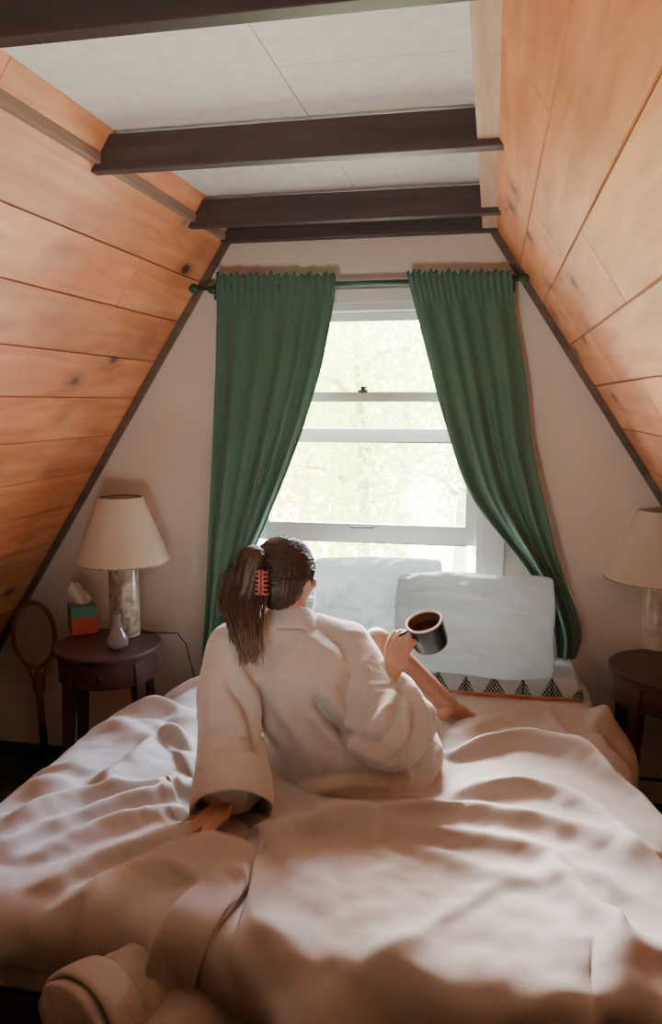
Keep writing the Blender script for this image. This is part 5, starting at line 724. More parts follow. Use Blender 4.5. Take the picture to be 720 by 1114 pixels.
1,12,-4,-1,0,0,-14,-16,-4,1,-1,0,3,-3,1,-2,0,2,1,5,5,3,4,6,5,1,1,6,2,-7,-2,-1,-2,1,4,2,-3,1,-3,-4,-2,-1,3,-3,2,-2,-2,0,4,2,2,1,-6,0,2,0,-5,-2,-1,1,-4,2,0,4,-2,-2,0,0,0,2,0,1,1,-2,0,1,1,-4,-2,0,2,2,0,0,0,1,2,-1,-1,
434,10,13,8,9,11,7,7,13,15,14,7,10,13,11,7,-3,-2,0,-6,-6,-2,0,-1,-7,-6,-5,-2,-1,-1,0,-2,-3,-2,1,-1,-1,-2,-5,-4,-6,-4,-7,-6,-8,-7,-7,-7,-5,-6,-3,-5,-5,-8,-7,-3,-9,-7,-7,-9,-8,-10,-5,-1,-5,-3,1,6,7,10,10,7,10,5,-17,-27,-26,-24,-21,-11,-14,-11,-8,-8,-7,-4,4,2,-7,
63,-2,-2,2,0,-1,1,0,-2,-2,-1,1,2,-1,-6,0,7,3,-3,1,-1,-2,1,-2,3,2,2,0,0,-1,-3,1,1,1,-1,0,0,-1,1,-2,1,-1,1,-1,1,1,0,0,-1,1,0,-1,-2,-1,0,-1,2,-1,0,0,0,2,-2,-5,1,1,-6,-1,0,-2,-6,-3,-7,1,4,3,2,1,7,1,7,1,1,-2,4,1,-6,0,3,
63,1,0,-1,0,-1,-1,-1,-2,-2,-1,3,-2,3,2,-3,2,0,-1,-3,2,0,-4,0,3,4,0,0,-1,0,0,-1,2,-1,-1,1,0,1,-4,1,-1,-1,1,0,1,0,0,0,-2,5,-5,-2,1,3,0,-3,-1,2,1,0,-1,3,-1,-3,-4,-2,1,-10,-4,-3,9,-10,-4,-14,5,12,2,13,0,-1,1,2,3,2,-1,-1,-2,-4,7,
62,2,-2,0,-1,0,0,2,0,-3,-2,0,0,-1,0,5,-3,1,-1,1,-1,-2,0,3,2,-1,1,-2,1,0,-1,2,0,-1,-1,-1,1,-1,0,-2,-1,0,1,3,0,-3,2,0,1,-5,1,2,0,1,0,-1,0,0,0,1,0,-2,1,1,1,-3,-5,1,-5,-6,-12,3,-12,4,-2,10,7,2,9,0,3,1,1,-1,3,0,0,2,0,
63,-2,1,0,1,-1,1,-2,0,3,-1,-1,-1,-5,5,0,2,-4,0,1,0,2,1,-1,-2,-1,0,1,-1,1,3,-2,-1,2,0,-2,-4,0,3,-1,0,0,1,-3,-1,3,1,1,-1,-1,1,-1,2,-5,0,1,1,0,-1,2,1,-1,-1,0,0,0,2,-1,-3,-4,-8,-5,6,-3,3,-6,9,4,2,7,-2,2,-2,3,-2,-1,1,-1,-7,
63,-1,-2,-1,1,1,0,1,0,-2,2,-2,1,1,-3,1,-2,-4,0,2,5,1,-1,0,-1,0,1,0,0,0,1,-1,1,-1,1,-1,-1,0,-3,3,0,1,-3,1,1,0,-4,0,4,1,-2,-1,-3,3,-2,4,0,-2,0,-1,0,-1,0,1,2,-1,-1,0,0,-2,-1,0,-1,1,2,3,2,0,0,0,0,-1,-1,2,-1,2,-1,-2,3,
64,-2,2,0,-2,-1,0,2,-1,0,-2,0,0,0,1,0,-2,2,0,1,-1,0,-1,0,-1,2,0,-1,1,0,-2,3,-1,1,-3,-1,-1,-1,3,1,1,0,1,-2,-2,0,1,1,-3,-2,2,1,1,-1,1,-1,1,1,-2,-1,0,2,1,-1,-2,1,2,-1,-1,0,-1,0,2,-1,-3,0,2,1,-1,-2,-2,-3,4,4,1,0,3,1,0,
39,23,-2,0,-1,1,2,0,0,0,-2,2,-1,0,1,-2,1,-1,0,0,2,-1,1,-1,1,-1,0,2,-1,0,0,0,-1,-1,-3,1,3,1,-2,-2,2,-1,-2,0,4,0,1,-3,0,1,-1,2,-3,-2,2,0,1,1,-1,-4,1,2,1,1,-1,-1,-2,-2,0,1,2,1,0,0,2,-2,-3,-3,-3,1,4,6,-1,0,2,2,-1,2,1,
7,14,30,10,4,0,-2,2,-2,0,2,-2,0,-2,-1,2,-2,2,1,-1,-1,1,0,0,0,-3,1,-1,1,0,-5,-4,0,2,4,2,1,-2,0,-2,4,0,0,1,-2,-1,0,1,-1,2,-1,-2,2,2,-1,-2,0,-2,1,3,0,0,-1,0,0,0,-1,1,-1,0,1,0,0,0,-1,1,-2,-1,3,1,1,0,1,-1,0,-1,3,-2,-2,
9,8,4,17,21,10,0,-2,3,-2,-2,-1,0,0,-3,-1,1,0,-1,-1,1,0,0,-2,0,1,-1,1,0,-3,1,-1,2,0,1,-6,-1,1,1,3,-3,1,2,1,1,0,-1,-1,1,-1,2,-1,-1,1,0,-3,-2,1,2,3,1,-2,-1,0,1,0,0,1,-1,0,-1,0,-1,2,1,-2,2,0,1,0,0,1,-1,0,1,1,-3,-2,-1,
16,2,-2,4,6,20,22,2,0,-1,-1,0,-3,0,-1,-1,0,0,-1,1,-2,0,0,1,-2,1,-3,1,-3,1,2,1,-4,-4,1,6,-2,0,1,2,-2,0,0,0,-5,1,0,2,3,-1,-2,0,0,1,0,2,0,-1,0,0,-1,1,1,-1,1,-1,2,-1,1,0,0,0,0,-1,-1,2,0,1,-2,2,1,-1,1,-3,-2,-1,-1,1,1,
16,-1,4,0,1,-2,9,20,16,5,0,-3,3,-4,-1,-6,1,1,3,-1,0,1,-1,0,1,-1,-3,-2,0,1,2,1,1,3,-4,-4,0,-2,1,0,2,2,0,0,-1,-4,2,2,2,-1,-1,0,1,1,0,1,0,1,0,0,1,-3,0,0,-1,0,1,0,0,-1,-1,0,0,-1,2,1,0,1,-1,-1,-2,-2,-4,-2,3,4,4,2,1,
15,0,0,1,-1,1,0,6,0,18,13,7,-2,1,0,1,0,1,0,1,-2,-3,-3,-4,-1,7,0,2,1,6,2,-3,-4,3,1,-1,-1,-2,-1,5,0,-7,-4,-3,6,5,1,1,-4,-1,1,1,1,0,0,2,-1,2,0,0,-4,1,3,-1,-2,2,-1,-1,0,-2,0,0,0,2,0,-3,1,-3,3,-1,-3,-3,-2,-1,-10,4,12,7,3,
11,2,0,-2,3,1,0,0,8,-14,-6,2,5,-4,-7,2,-1,3,4,4,5,4,2,12,8,-6,4,3,-1,-4,1,11,9,-10,4,5,-4,11,3,-10,7,8,-3,7,2,-2,-3,-5,-2,1,1,0,1,-3,1,-2,1,-4,0,-2,3,2,-3,1,0,0,0,-2,-2,1,0,0,-2,-2,-2,1,-4,0,-11,-2,-4,-2,-3,-5,6,-3,-1,2,6,
12,1,-2,-1,0,1,1,2,-7,1,4,-9,0,0,7,-7,-2,-1,4,-4,-4,-1,6,-3,10,1,-5,-8,7,-3,-3,4,10,18,16,11,2,-18,-7,-6,7,16,2,-9,-4,5,4,5,5,9,1,11,2,2,-3,-1,-3,-9,2,4,0,-2,-2,0,0,-2,-2,0,-2,0,-2,-4,-1,-2,-4,-5,-1,3,2,-5,4,17,4,7,2,-4,-9,-6,-4,
11,-3,4,1,-5,1,1,1,-8,4,-11,13,-3,1,-9,3,8,-2,-14,6,7,1,13,-8,-10,1,7,-12,4,-1,5,14,10,11,-4,-13,-11,-2,-8,16,4,5,-3,8,11,-4,1,0,2,-1,-3,-19,-5,2,9,19,13,15,1,-1,1,-2,4,3,2,1,2,-4,-3,-5,-3,-5,-5,-6,-3,-1,1,-7,-6,8,5,4,20,6,3,0,-15,-18,-21,
14,-2,-1,0,2,-1,-2,-6,6,-8,3,-5,0,10,6,4,-11,-7,8,-8,-8,1,-2,39,21,-5,-18,-5,-7,-2,9,-7,-7,-2,-8,-1,3,-2,13,1,3,-13,11,-2,-14,-2,-6,-6,-3,10,14,10,1,1,-4,-21,9,11,19,15,-2,0,-4,-3,0,6,16,17,5,4,-10,-11,-11,-4,-6,-2,-8,-1,10,-1,8,3,2,12,9,1,-10,-18,-15,
15,0,0,-5,1,0,1,-2,-5,-6,5,0,-3,-9,21,25,20,6,-24,-22,-14,6,-8,-31,9,36,26,19,-20,-19,-26,-9,-2,-10,7,-13,6,-1,7,13,-3,-6,4,1,6,2,-7,6,-7,-10,8,6,9,5,1,17,6,12,-6,-11,-2,-3,-8,-11,-8,14,4,18,33,-6,11,-3,-19,-26,16,4,2,-3,6,0,2,-8,3,13,-13,12,0,-7,-8,
19,-1,-6,3,-3,-2,-5,-4,-7,13,-1,-7,-1,-10,-14,-8,8,23,38,23,-3,-27,-26,-7,-31,-20,16,36,29,15,-16,-24,-15,-7,-17,2,4,15,5,-4,-7,-7,-4,2,1,0,18,6,6,-7,-11,0,14,10,16,10,-8,-14,-9,-13,-9,-8,-3,21,29,7,7,-10,-13,37,-10,-20,-7,8,-12,17,13,10,-5,6,-11,-8,1,-6,27,-15,4,-1,6,
2,7,6,-2,-2,-1,0,-7,5,-6,-1,2,-2,0,8,-24,-32,-16,-1,30,49,32,3,-25,-27,-25,-13,-25,13,45,38,-6,-30,-19,-4,28,20,4,-19,-18,-13,14,-3,3,7,1,-3,1,8,13,-5,10,-10,-2,-2,-6,-6,-13,-24,-10,9,30,21,-11,-2,1,-25,28,24,-11,-17,-8,12,19,3,3,11,13,1,-11,-6,-1,-9,-3,-6,20,0,4,7,
6,2,2,3,0,-3,-2,-4,1,-2,-14,-3,-4,14,-5,30,3,-22,-30,-32,-12,27,53,35,8,-30,-35,-6,-26,-21,38,53,7,-23,21,22,-1,-18,-7,-9,-7,-14,4,-1,-3,4,1,-3,-3,-6,15,-1,16,0,-20,-31,-29,-3,27,38,17,-1,-29,8,-7,-14,46,-10,-14,-36,0,10,28,11,15,-10,1,-1,8,12,3,-1,-19,-6,13,-6,7,9,-4,
7,-3,1,-2,3,2,-1,-2,-5,-1,4,-4,7,-16,-7,-3,29,34,12,-17,-44,-45,-16,24,46,48,-2,-40,-21,-20,-17,20,53,24,2,-13,-7,15,10,9,5,0,-5,-6,-5,-3,-5,-5,-4,-7,3,1,-19,-30,-28,13,27,27,9,-24,-12,-25,36,7,-7,13,-17,-9,-30,-9,9,23,13,8,-3,5,-11,-11,3,-9,5,3,17,19,-7,2,-11,0,2,
-19,12,10,0,4,6,-6,7,-4,23,-5,-5,-16,13,-19,-35,-16,14,25,55,23,-27,-55,-40,-10,44,59,35,-23,-39,-41,-27,42,56,-30,-41,8,4,9,5,30,20,9,6,0,0,0,1,0,1,-24,-30,-32,27,51,10,-7,-31,-43,-3,-17,25,19,15,9,-15,-25,-30,-9,12,14,31,-6,-2,-2,7,-12,5,3,8,-12,6,8,-15,8,-13,15,-11,2,
-12,13,2,7,2,-3,-3,-12,4,10,29,0,-4,-16,2,-7,-12,-32,-13,-4,36,52,27,-33,-50,-42,4,48,58,15,-37,-43,-41,21,18,-16,-19,8,10,12,-9,-15,4,3,11,-3,0,3,-17,-19,2,35,62,27,2,-28,-33,-32,7,-7,23,-5,-19,1,5,1,-1,5,9,11,3,-12,1,3,7,-12,11,0,-4,-1,13,1,-5,6,-12,16,-17,10,-8,
0,7,0,2,1,5,-2,-5,-4,-32,-10,26,34,16,3,-3,-19,-3,-16,-25,-12,5,51,34,-18,-40,-36,-17,38,61,22,-30,-52,-31,44,15,-40,-16,5,-3,-10,12,-8,-14,-10,16,-13,-17,16,39,31,-22,-3,17,19,-4,-16,1,2,13,-1,-3,-6,-19,4,-5,4,2,8,-4,7,3,11,-4,3,2,-11,8,7,-5,0,-1,6,3,-12,9,12,-14,-9,
3,7,1,8,7,-8,18,5,-18,-33,-24,-12,3,22,32,25,7,-27,2,-17,-21,-5,-1,47,33,-18,-33,-29,-19,18,58,28,-28,-47,-19,53,7,-38,-26,-1,1,-3,6,16,-8,-25,23,40,25,-15,-50,-7,21,1,-18,-2,3,13,8,10,0,5,-6,-5,-10,5,-9,3,2,17,4,0,-6,13,-12,-7,21,-2,-5,15,3,-3,-12,-4,16,-15,4,-11,3,
6,-1,7,9,13,25,8,-9,-17,-7,-21,-20,-28,-17,4,30,36,22,-9,-11,-11,-18,-26,8,47,26,-15,-26,-32,-30,17,60,44,-25,-50,-7,56,9,-32,-11,7,-4,-18,-8,5,34,21,-1,-26,-15,4,-11,-32,-27,-19,11,35,29,20,3,-12,-7,7,2,-7,-7,7,2,-6,3,7,7,10,-3,2,-5,-12,-5,-5,-6,3,8,10,6,-8,-1,3,1,-10,
9,-5,2,14,29,21,-12,-7,5,2,-5,-17,-9,-33,-36,-26,18,52,30,0,-13,-11,-20,-39,-9,75,64,-5,-44,-45,-52,-19,51,90,31,-63,-45,61,47,-24,-52,-17,16,-11,-3,8,1,3,10,11,2,-1,-45,-28,6,37,19,-4,-18,2,27,7,2,0,-1,0,-8,-4,2,-12,-17,1,4,3,-5,-1,-4,-6,-3,-2,9,9,9,-3,-1,5,-17,4,6,
7,-11,5,1,-20,-18,-8,16,32,21,22,10,-12,-4,-13,-29,-38,-23,25,57,28,-6,-14,-17,-30,-43,12,64,56,9,-31,-51,-51,-34,28,76,33,-25,-19,25,37,-2,-34,-20,-9,-10,-6,-2,-1,10,23,12,8,-11,-21,-23,0,8,12,-5,-8,-1,-2,5,6,4,-5,0,1,5,10,-6,-22,-5,13,14,8,4,3,3,-15,-15,-9,0,-3,-6,19,12,4,
15,-2,-7,-13,-18,-20,-7,3,13,25,33,17,13,3,-3,-11,-22,-32,-34,-5,39,41,14,-11,-23,-19,-21,-36,4,49,55,38,-22,-54,-56,-36,4,30,57,34,-5,-12,9,23,-6,-43,-16,-8,2,2,17,20,7,4,18,-9,-20,-20,-4,-4,4,-3,-4,-3,-1,-1,17,-9,-1,5,9,7,14,-7,-10,-9,-6,-7,2,-6,9,4,-5,-8,2,7,-8,8,10,
18,-3,-6,-9,-12,-14,-12,-5,-5,17,17,21,16,17,17,10,-2,-11,-31,-41,-33,5,37,37,25,-17,-28,-15,-20,-42,-3,11,55,45,11,-31,-31,-33,-41,-11,38,55,28,-1,0,5,-27,-27,0,2,-12,9,25,18,6,4,8,5,-12,-12,-21,-3,6,4,-1,0,-9,7,5,3,-6,-3,-14,1,8,5,-1,6,2,5,-3,1,-4,-8,-12,-20,1,16,20,
17,4,1,-4,-6,-6,-3,-18,-38,-21,12,29,28,15,15,21,12,3,3,-13,-33,-42,-30,-1,25,47,33,15,-8,-27,-30,-39,-51,-14,16,40,30,9,-3,-17,-18,-23,12,32,27,23,17,-6,-27,-27,-10,-5,2,7,9,18,10,2,0,-1,-4,-4,-10,-11,8,9,5,-3,-7,-10,2,-4,8,0,-1,3,8,9,-4,-5,-7,-9,-6,-7,-4,2,7,15,11,
28,1,9,3,0,-8,-6,-15,4,-30,-38,8,14,-4,4,3,35,24,7,20,-2,-17,-30,-28,-14,5,4,9,10,49,-14,-20,-14,-21,-24,-18,-5,5,14,11,1,10,6,-6,6,10,14,1,2,0,-8,-10,-13,-9,2,-10,2,24,9,10,9,11,1,-1,-22,-13,-2,17,10,3,-10,-3,8,4,-1,0,-2,-17,-7,-3,1,-2,-2,3,8,-4,3,13,15,
-5,-11,0,16,22,23,5,13,-5,-7,-41,-53,-20,27,-6,-6,-11,19,37,18,25,16,6,-19,-32,-28,-8,-30,-12,-16,1,-23,35,26,12,7,0,-2,1,2,4,4,-7,-2,2,0,-2,12,18,20,-5,5,-6,3,-24,-9,-1,-4,23,18,10,-5,-7,-3,3,-4,-5,-9,1,8,9,7,-20,-4,0,-3,-3,4,0,2,-5,0,14,4,-3,22,21,-4,-9,
-84,-14,-14,1,22,46,68,59,30,4,-13,-58,-77,-46,22,0,-12,-19,-6,15,35,39,42,33,-2,-35,-41,22,-13,11,39,29,-142,10,17,9,5,-3,-4,-3,2,2,0,4,0,7,10,6,1,6,5,-27,-1,8,19,5,-13,-18,1,-12,4,9,29,9,-5,1,0,-13,1,7,-2,-5,12,-7,-14,-7,-2,9,2,-1,10,19,3,6,5,-3,-18,-18,-18,
-93,-5,-17,-23,-29,-23,0,30,61,67,63,44,23,-31,-64,-17,9,0,-16,-25,-32,-14,-3,16,36,34,20,-3,15,-31,-2,47,111,-102,-60,-6,6,10,-1,-2,-4,-5,-3,1,6,5,-15,13,3,-5,11,7,-10,-13,10,13,2,2,-7,8,-5,-10,-14,10,23,0,6,-1,1,-10,8,-1,-4,1,0,5,2,-6,8,14,5,-2,-10,-5,-1,-28,-26,-14,-6,
-72,-1,-1,-10,-17,-23,-22,-15,-1,21,48,54,53,47,19,-12,-50,-29,13,24,1,-27,-28,-22,3,8,17,8,11,14,-10,-22,22,124,-22,14,-96,-24,12,3,-5,-5,-4,-5,12,-15,-4,-6,-3,0,4,3,8,0,-14,4,21,18,-15,-21,10,-4,-5,3,-8,9,13,11,-1,-10,-8,9,2,1,4,6,13,13,0,-10,-11,-3,-3,-10,-16,-2,-4,-2,4,
-60,-2,0,-3,-3,-7,-16,-25,-22,-14,-5,22,40,47,45,40,30,4,-36,-23,19,6,1,-15,-31,-16,-4,-2,2,9,13,16,0,-21,71,-6,69,5,-18,-66,-15,-5,-4,6,-8,-1,-15,1,-4,-7,-2,22,19,-5,-10,-20,1,-14,3,24,-21,13,-1,-21,12,2,-15,11,-9,18,-6,-1,11,11,16,3,-15,-25,-5,-1,17,-7,4,-4,-5,3,-6,-3,8,
-76,1,-3,0,0,0,-2,-4,-19,-24,-26,-17,-4,23,41,46,46,20,10,-6,-20,3,9,8,1,4,-6,-5,2,8,-26,-6,25,-1,12,14,38,10,-11,38,-25,-18,-15,-27,-25,-4,19,-8,6,6,5,-3,-9,2,-2,3,-21,-1,0,-13,16,-8,5,9,-10,1,8,-4,6,-9,14,0,-7,-4,-3,-1,6,20,1,-5,-8,-1,-16,-14,-2,1,12,25,-1,
-101,-3,-1,-1,2,1,-3,0,-4,-5,-6,-14,-20,-19,-4,20,45,73,57,7,-26,-9,-18,11,24,-8,-7,4,14,7,14,4,-9,-13,-31,-35,-12,23,43,43,43,0,-26,-26,-22,-18,-2,5,-10,-1,-4,-1,11,-5,-4,1,7,22,-2,-17,-8,2,-1,2,-1,-2,2,1,-1,1,-2,1,3,3,3,5,7,-10,14,8,-8,-14,-8,-4,-5,-5,12,7,10,
-104,-1,4,2,-1,-2,4,-4,8,6,-1,-2,-7,-16,-25,-28,-26,-5,33,76,84,23,2,-22,-29,21,18,12,-6,-1,11,3,-14,2,19,-6,-30,-38,-31,-8,20,46,60,35,13,-13,-34,-30,-1,-2,-7,-7,-13,-3,12,8,-7,-21,-4,21,-1,-2,-1,-1,0,-2,-1,2,1,1,2,0,0,1,-3,-5,-10,11,-8,5,6,1,1,6,3,-3,12,-10,-8,
-105,-2,-5,-2,1,-1,3,7,2,2,4,1,3,2,-3,-14,-17,-28,-28,-18,16,75,89,60,17,-27,-7,4,4,-4,-11,-17,1,-6,-12,9,6,-3,-3,-17,-33,-18,5,38,43,43,29,1,-18,-27,-26,-15,-4,1,-2,-5,7,3,19,-20,-1,-1,-2,-3,-2,0,-1,-1,3,0,-1,0,1,0,1,1,6,2,-6,6,4,-2,-5,-4,1,21,-6,-7,-3,
-106,-1,1,4,0,6,-1,-1,1,2,-3,2,0,0,2,6,1,-1,-9,-19,-31,-33,0,50,82,64,20,-7,-7,-12,-12,1,1,2,4,-1,6,3,-15,-3,1,-12,-26,-31,-10,18,43,40,24,2,7,-17,-20,1,-4,2,2,5,-25,7,-6,-3,-2,-1,0,-1,-1,-2,0,1,1,0,1,0,1,0,1,-3,12,-13,-5,31,8,-5,-1,-6,-7,6,-9,
-73,-2,3,2,3,2,1,1,1,-3,3,3,3,1,1,0,1,-2,-1,-2,-9,-12,-21,-11,7,34,27,15,16,-13,-4,-1,0,4,-1,5,10,22,25,3,-10,1,-16,-22,-20,-23,-13,23,38,43,8,19,-14,-21,-9,1,-5,-9,-3,-1,-9,-1,1,0,-2,0,-1,-2,-2,2,-1,1,-1,2,1,1,0,0,-1,8,0,-12,16,26,9,2,-6,-13,-10,
-21,11,8,1,0,-1,0,3,1,2,-3,0,0,-4,-2,0,-3,2,2,-4,3,9,-3,-1,-5,-10,5,42,-5,-23,-1,-8,4,7,22,8,-8,0,-4,-19,-10,-17,3,10,-2,-3,-14,-6,5,16,29,27,2,-29,-34,-16,-2,2,30,11,-7,1,-2,-1,0,-1,-2,-1,-1,-1,1,0,-1,0,2,1,2,1,-14,3,21,10,6,7,7,-1,5,-8,5,
-2,5,0,-1,0,0,1,-1,-1,-4,5,-2,-4,3,-3,-1,2,2,-1,1,1,1,12,1,-12,-3,13,1,-19,3,-8,23,4,7,-9,-6,14,-17,-11,8,11,4,6,-6,-7,-15,-2,-20,-2,3,15,8,38,-11,-5,7,-6,-9,-18,-5,13,-2,-1,0,-1,0,0,0,0,0,-1,-1,0,0,-1,3,-2,0,10,-2,-26,-9,3,3,12,6,3,18,17,
-3,7,1,-1,-1,2,-5,0,1,4,-4,-6,3,-1,-2,2,2,-3,2,1,-1,3,6,5,-12,3,3,-20,-14,16,5,-11,13,3,-6,3,-3,2,-4,-1,-2,-8,-5,13,4,8,-4,3,-10,7,5,16,-10,-3,-9,6,8,6,-1,-10,4,-8,1,0,1,-1,-1,0,1,-1,0,-1,0,0,0,-1,1,-3,12,-16,-2,15,-7,-16,-7,-6,-2,-6,3,
5,-5,-1,2,-1,-4,5,-3,-5,-1,-3,8,1,-1,6,-2,0,0,-6,-10,-1,5,16,-4,-3,-2,-9,-30,2,14,6,7,-1,-4,7,-2,-9,-3,-4,3,3,22,12,-2,10,-3,-16,-13,-1,-7,10,10,6,-3,3,-20,0,0,0,22,-6,6,-1,-1,-1,0,0,0,-1,0,0,-1,0,-1,1,-1,-3,-2,-18,20,20,-16,-13,1,-13,-4,-12,3,-8,
5,-2,-6,-3,2,-2,-2,-2,0,1,7,-1,-2,3,0,-4,-9,1,6,4,-12,7,7,-2,0,-15,-13,-14,22,2,9,-3,-5,1,0,-3,0,4,7,6,9,-3,-6,8,-4,-7,3,14,-1,-4,-10,1,3,13,-3,17,23,-14,-15,-14,9,1,-7,-1,0,-1,0,0,0,-1,-1,0,1,1,-3,-4,0,20,-3,-6,-26,-17,10,-7,-3,4,22,7,2,
2,-2,2,-3,-8,2,-1,-1,5,-1,2,3,2,2,-7,1,9,-18,-4,7,11,-1,-13,-2,6,-22,-14,33,1,-1,16,11,-1,-23,-7,7,13,3,-2,2,-8,-9,2,-5,2,15,7,-9,6,-4,-3,-15,-5,7,-3,17,10,5,-17,1,-14,7,19,-8,-1,0,0,0,-1,0,0,2,-1,-3,1,10,-17,-10,24,-30,-14,-2,2,6,17,12,1,-11,14,
5,-7,-4,-4,4,0,4,5,-2,1,-1,-2,1,3,11,4,-13,3,1,1,2,-4,-3,-15,-11,17,6,-5,-1,5,-9,-4,10,25,2,-21,-13,1,10,-10,16,12,-11,-9,-2,21,12,-16,-52,-22,-10,-3,12,11,35,2,15,24,5,-19,6,-10,-11,12,-3,9,-7,-1,0,0,-2,-5,5,-3,-7,-11,34,-20,-23,3,13,9,-5,5,-6,2,-5,19,-13,
5,-4,-8,8,2,3,-3,2,1,-1,0,0,0,-6,1,3,9,12,-5,-4,0,-9,-15,-5,3,-1,9,-4,3,5,8,-5,-16,-6,6,18,-13,0,11,12,-10,8,11,-3,11,-27,-29,-9,24,-14,-12,14,3,17,-7,-8,1,28,19,-16,-19,11,16,-6,-3,-20,5,9,-11,12,-9,10,-9,5,3,11,-35,-10,-10,21,3,8,3,-6,13,-11,-4,7,8,
-10,7,1,-4,4,1,4,-1,1,2,0,-5,1,3,-2,-5,3,6,4,1,0,-6,-5,-4,-4,5,0,19,25,-13,-16,-9,-4,3,0,2,3,-4,-15,-8,1,-2,10,22,-14,-23,14,10,0,8,-8,-5,-1,5,8,-18,-17,14,24,-2,21,-6,-18,-17,4,28,-1,-10,1,2,2,-13,6,-8,10,0,18,-9,-15,-4,10,-10,2,10,-17,2,24,-8,-9,
-6,1,8,-3,0,0,0,-4,-2,0,2,4,-2,-2,-1,5,1,-1,-1,3,-2,-3,-3,-1,6,6,-1,-1,6,23,-12,-4,-1,-14,-6,-5,16,0,-3,1,-5,0,-20,-5,11,14,7,16,3,-30,8,-8,12,-8,-6,6,-10,-2,18,21,-10,-15,-22,22,9,-13,17,-9,3,-6,0,4,-6,1,-11,-1,4,29,-2,-18,-7,5,-3,-2,19,11,0,-14,-12,
-12,7,1,8,-5,-4,-3,2,2,2,0,2,-1,0,-1,-1,-2,-1,4,0,1,-1,-4,5,3,0,4,7,-17,10,22,-7,-15,-10,-7,7,-4,-7,8,17,-3,-19,18,-14,-14,21,27,-1,-30,15,-11,5,1,-7,7,-3,-13,-5,17,9,-24,-14,19,4,-3,8,-22,11,-2,1,24,0,1,-1,-7,-27,5,16,16,-12,-3,-1,6,11,-7,12,-13,-6,0,
3,3,0,-3,3,2,1,3,-6,-3,-4,0,0,1,-1,-1,-1,-1,0,-4,0,2,3,1,2,5,2,-12,-13,-13,4,30,22,4,-9,-17,-3,9,-3,-9,0,13,-13,6,13,5,-10,-22,-6,11,16,0,-7,-6,-9,15,-8,-6,4,2,4,-3,9,3,1,-13,7,-3,8,-11,-20,-1,-1,-1,-1,19,21,-2,-2,7,-4,-7,-1,3,12,-15,-13,-3,-5,
3,4,4,3,0,0,-7,-4,6,2,-7,0,1,0,0,-1,-1,4,1,1,-6,0,4,5,4,2,-3,-11,-14,-6,-13,-15,4,24,34,11,-8,-11,-13,-10,10,-8,6,11,18,-1,-33,-15,14,20,25,-12,-35,5,8,0,16,2,-15,-26,-3,18,12,23,11,-2,-8,-5,-12,-16,-5,-5,7,-5,5,9,2,16,10,-1,-14,-13,1,-3,-5,11,18,15,7,
-2,1,1,-3,2,-1,11,0,-4,-7,10,-3,-2,2,3,2,3,-2,0,0,3,3,3,2,1,-4,-19,-17,8,-12,2,17,1,-14,-10,14,9,-5,12,4,-7,5,9,7,-15,-38,-2,19,34,14,-13,-43,-16,14,31,11,35,-18,-62,-9,19,24,19,-1,-18,-27,-6,5,6,13,5,5,-13,9,0,21,9,-9,-16,-13,-7,13,-1,8,3,-5,1,-15,-6,
-15,1,1,6,2,3,-3,0,4,1,-1,4,4,1,-1,2,2,0,1,2,0,2,5,2,0,-16,-2,-1,-5,5,0,-5,-2,8,-10,-8,13,22,-3,-10,-8,14,-1,-14,-33,16,14,20,22,-8,-51,-21,19,24,11,33,-23,-53,-16,31,18,28,5,-16,-21,3,5,-8,4,-1,-2,2,0,-4,16,5,6,-12,-19,-5,4,0,-4,-2,17,11,-15,-10,-16,
-12,0,4,0,-1,0,3,3,4,9,0,-1,-1,-1,3,1,0,1,2,4,6,-4,1,-6,-9,-3,-3,6,4,-11,0,10,3,-3,-2,-17,-14,5,17,6,20,-1,-22,-31,18,14,7,27,-14,-46,-11,34,1,26,22,-28,-60,-13,34,9,31,20,-16,-34,-11,6,0,20,4,1,-1,-2,0,-9,5,16,-7,-26,-4,2,12,-3,4,5,-11,-9,8,9,-4,
-2,-2,-3,0,3,3,-3,2,2,3,2,2,2,2,1,0,3,1,1,-1,4,8,-4,2,-11,6,-8,-22,-4,18,11,-17,-6,-7,4,21,-2,-16,-9,21,9,-21,-17,22,7,2,33,-16,-54,-14,27,8,37,13,-26,-62,-2,40,7,17,26,-17,-43,-23,27,15,5,-12,-7,0,0,1,9,15,4,1,-27,-23,-5,24,10,16,-12,-9,9,-3,13,2,-9,
18,-12,-7,-3,2,-1,5,2,1,-1,4,2,1,2,0,-3,1,3,2,3,3,3,-2,3,1,-21,-5,13,-7,0,-13,11,-12,8,8,-17,10,-7,13,6,-19,-18,23,0,10,36,-20,-49,-11,28,3,26,18,-32,-63,12,31,11,11,24,-4,-41,-31,16,13,-1,5,3,8,-1,1,-9,-1,9,29,-12,-41,-13,11,24,5,-16,13,23,-14,17,4,-25,-10,
2,3,0,3,-4,0,1,1,-2,-1,0,0,0,-3,1,5,-1,-1,-1,-2,0,-1,8,7,-13,-3,-1,-7,7,-7,12,-9,8,-3,0,12,-15,9,-8,-1,-9,8,0,19,19,-14,-41,-10,20,9,8,8,1,-30,5,13,9,-13,11,-5,-4,0,2,-5,-6,17,6,-8,-9,3,6,9,-14,-6,-3,8,19,-11,3,-17,0,12,-1,3,31,9,-51,-12,13,
-1,1,5,1,1,2,-1,2,1,-2,-3,-1,-1,2,-1,-1,2,0,0,1,-1,0,1,-3,12,-8,-9,11,-4,8,-9,-6,5,9,-12,-5,-2,1,-2,-3,21,11,10,3,-1,-41,-16,3,17,2,16,1,-18,-20,5,12,1,11,-12,5,-1,-11,-3,10,4,-2,-12,9,1,4,-8,7,0,17,-1,-2,-12,-4,5,1,1,-8,12,10,16,-9,-20,4,1,
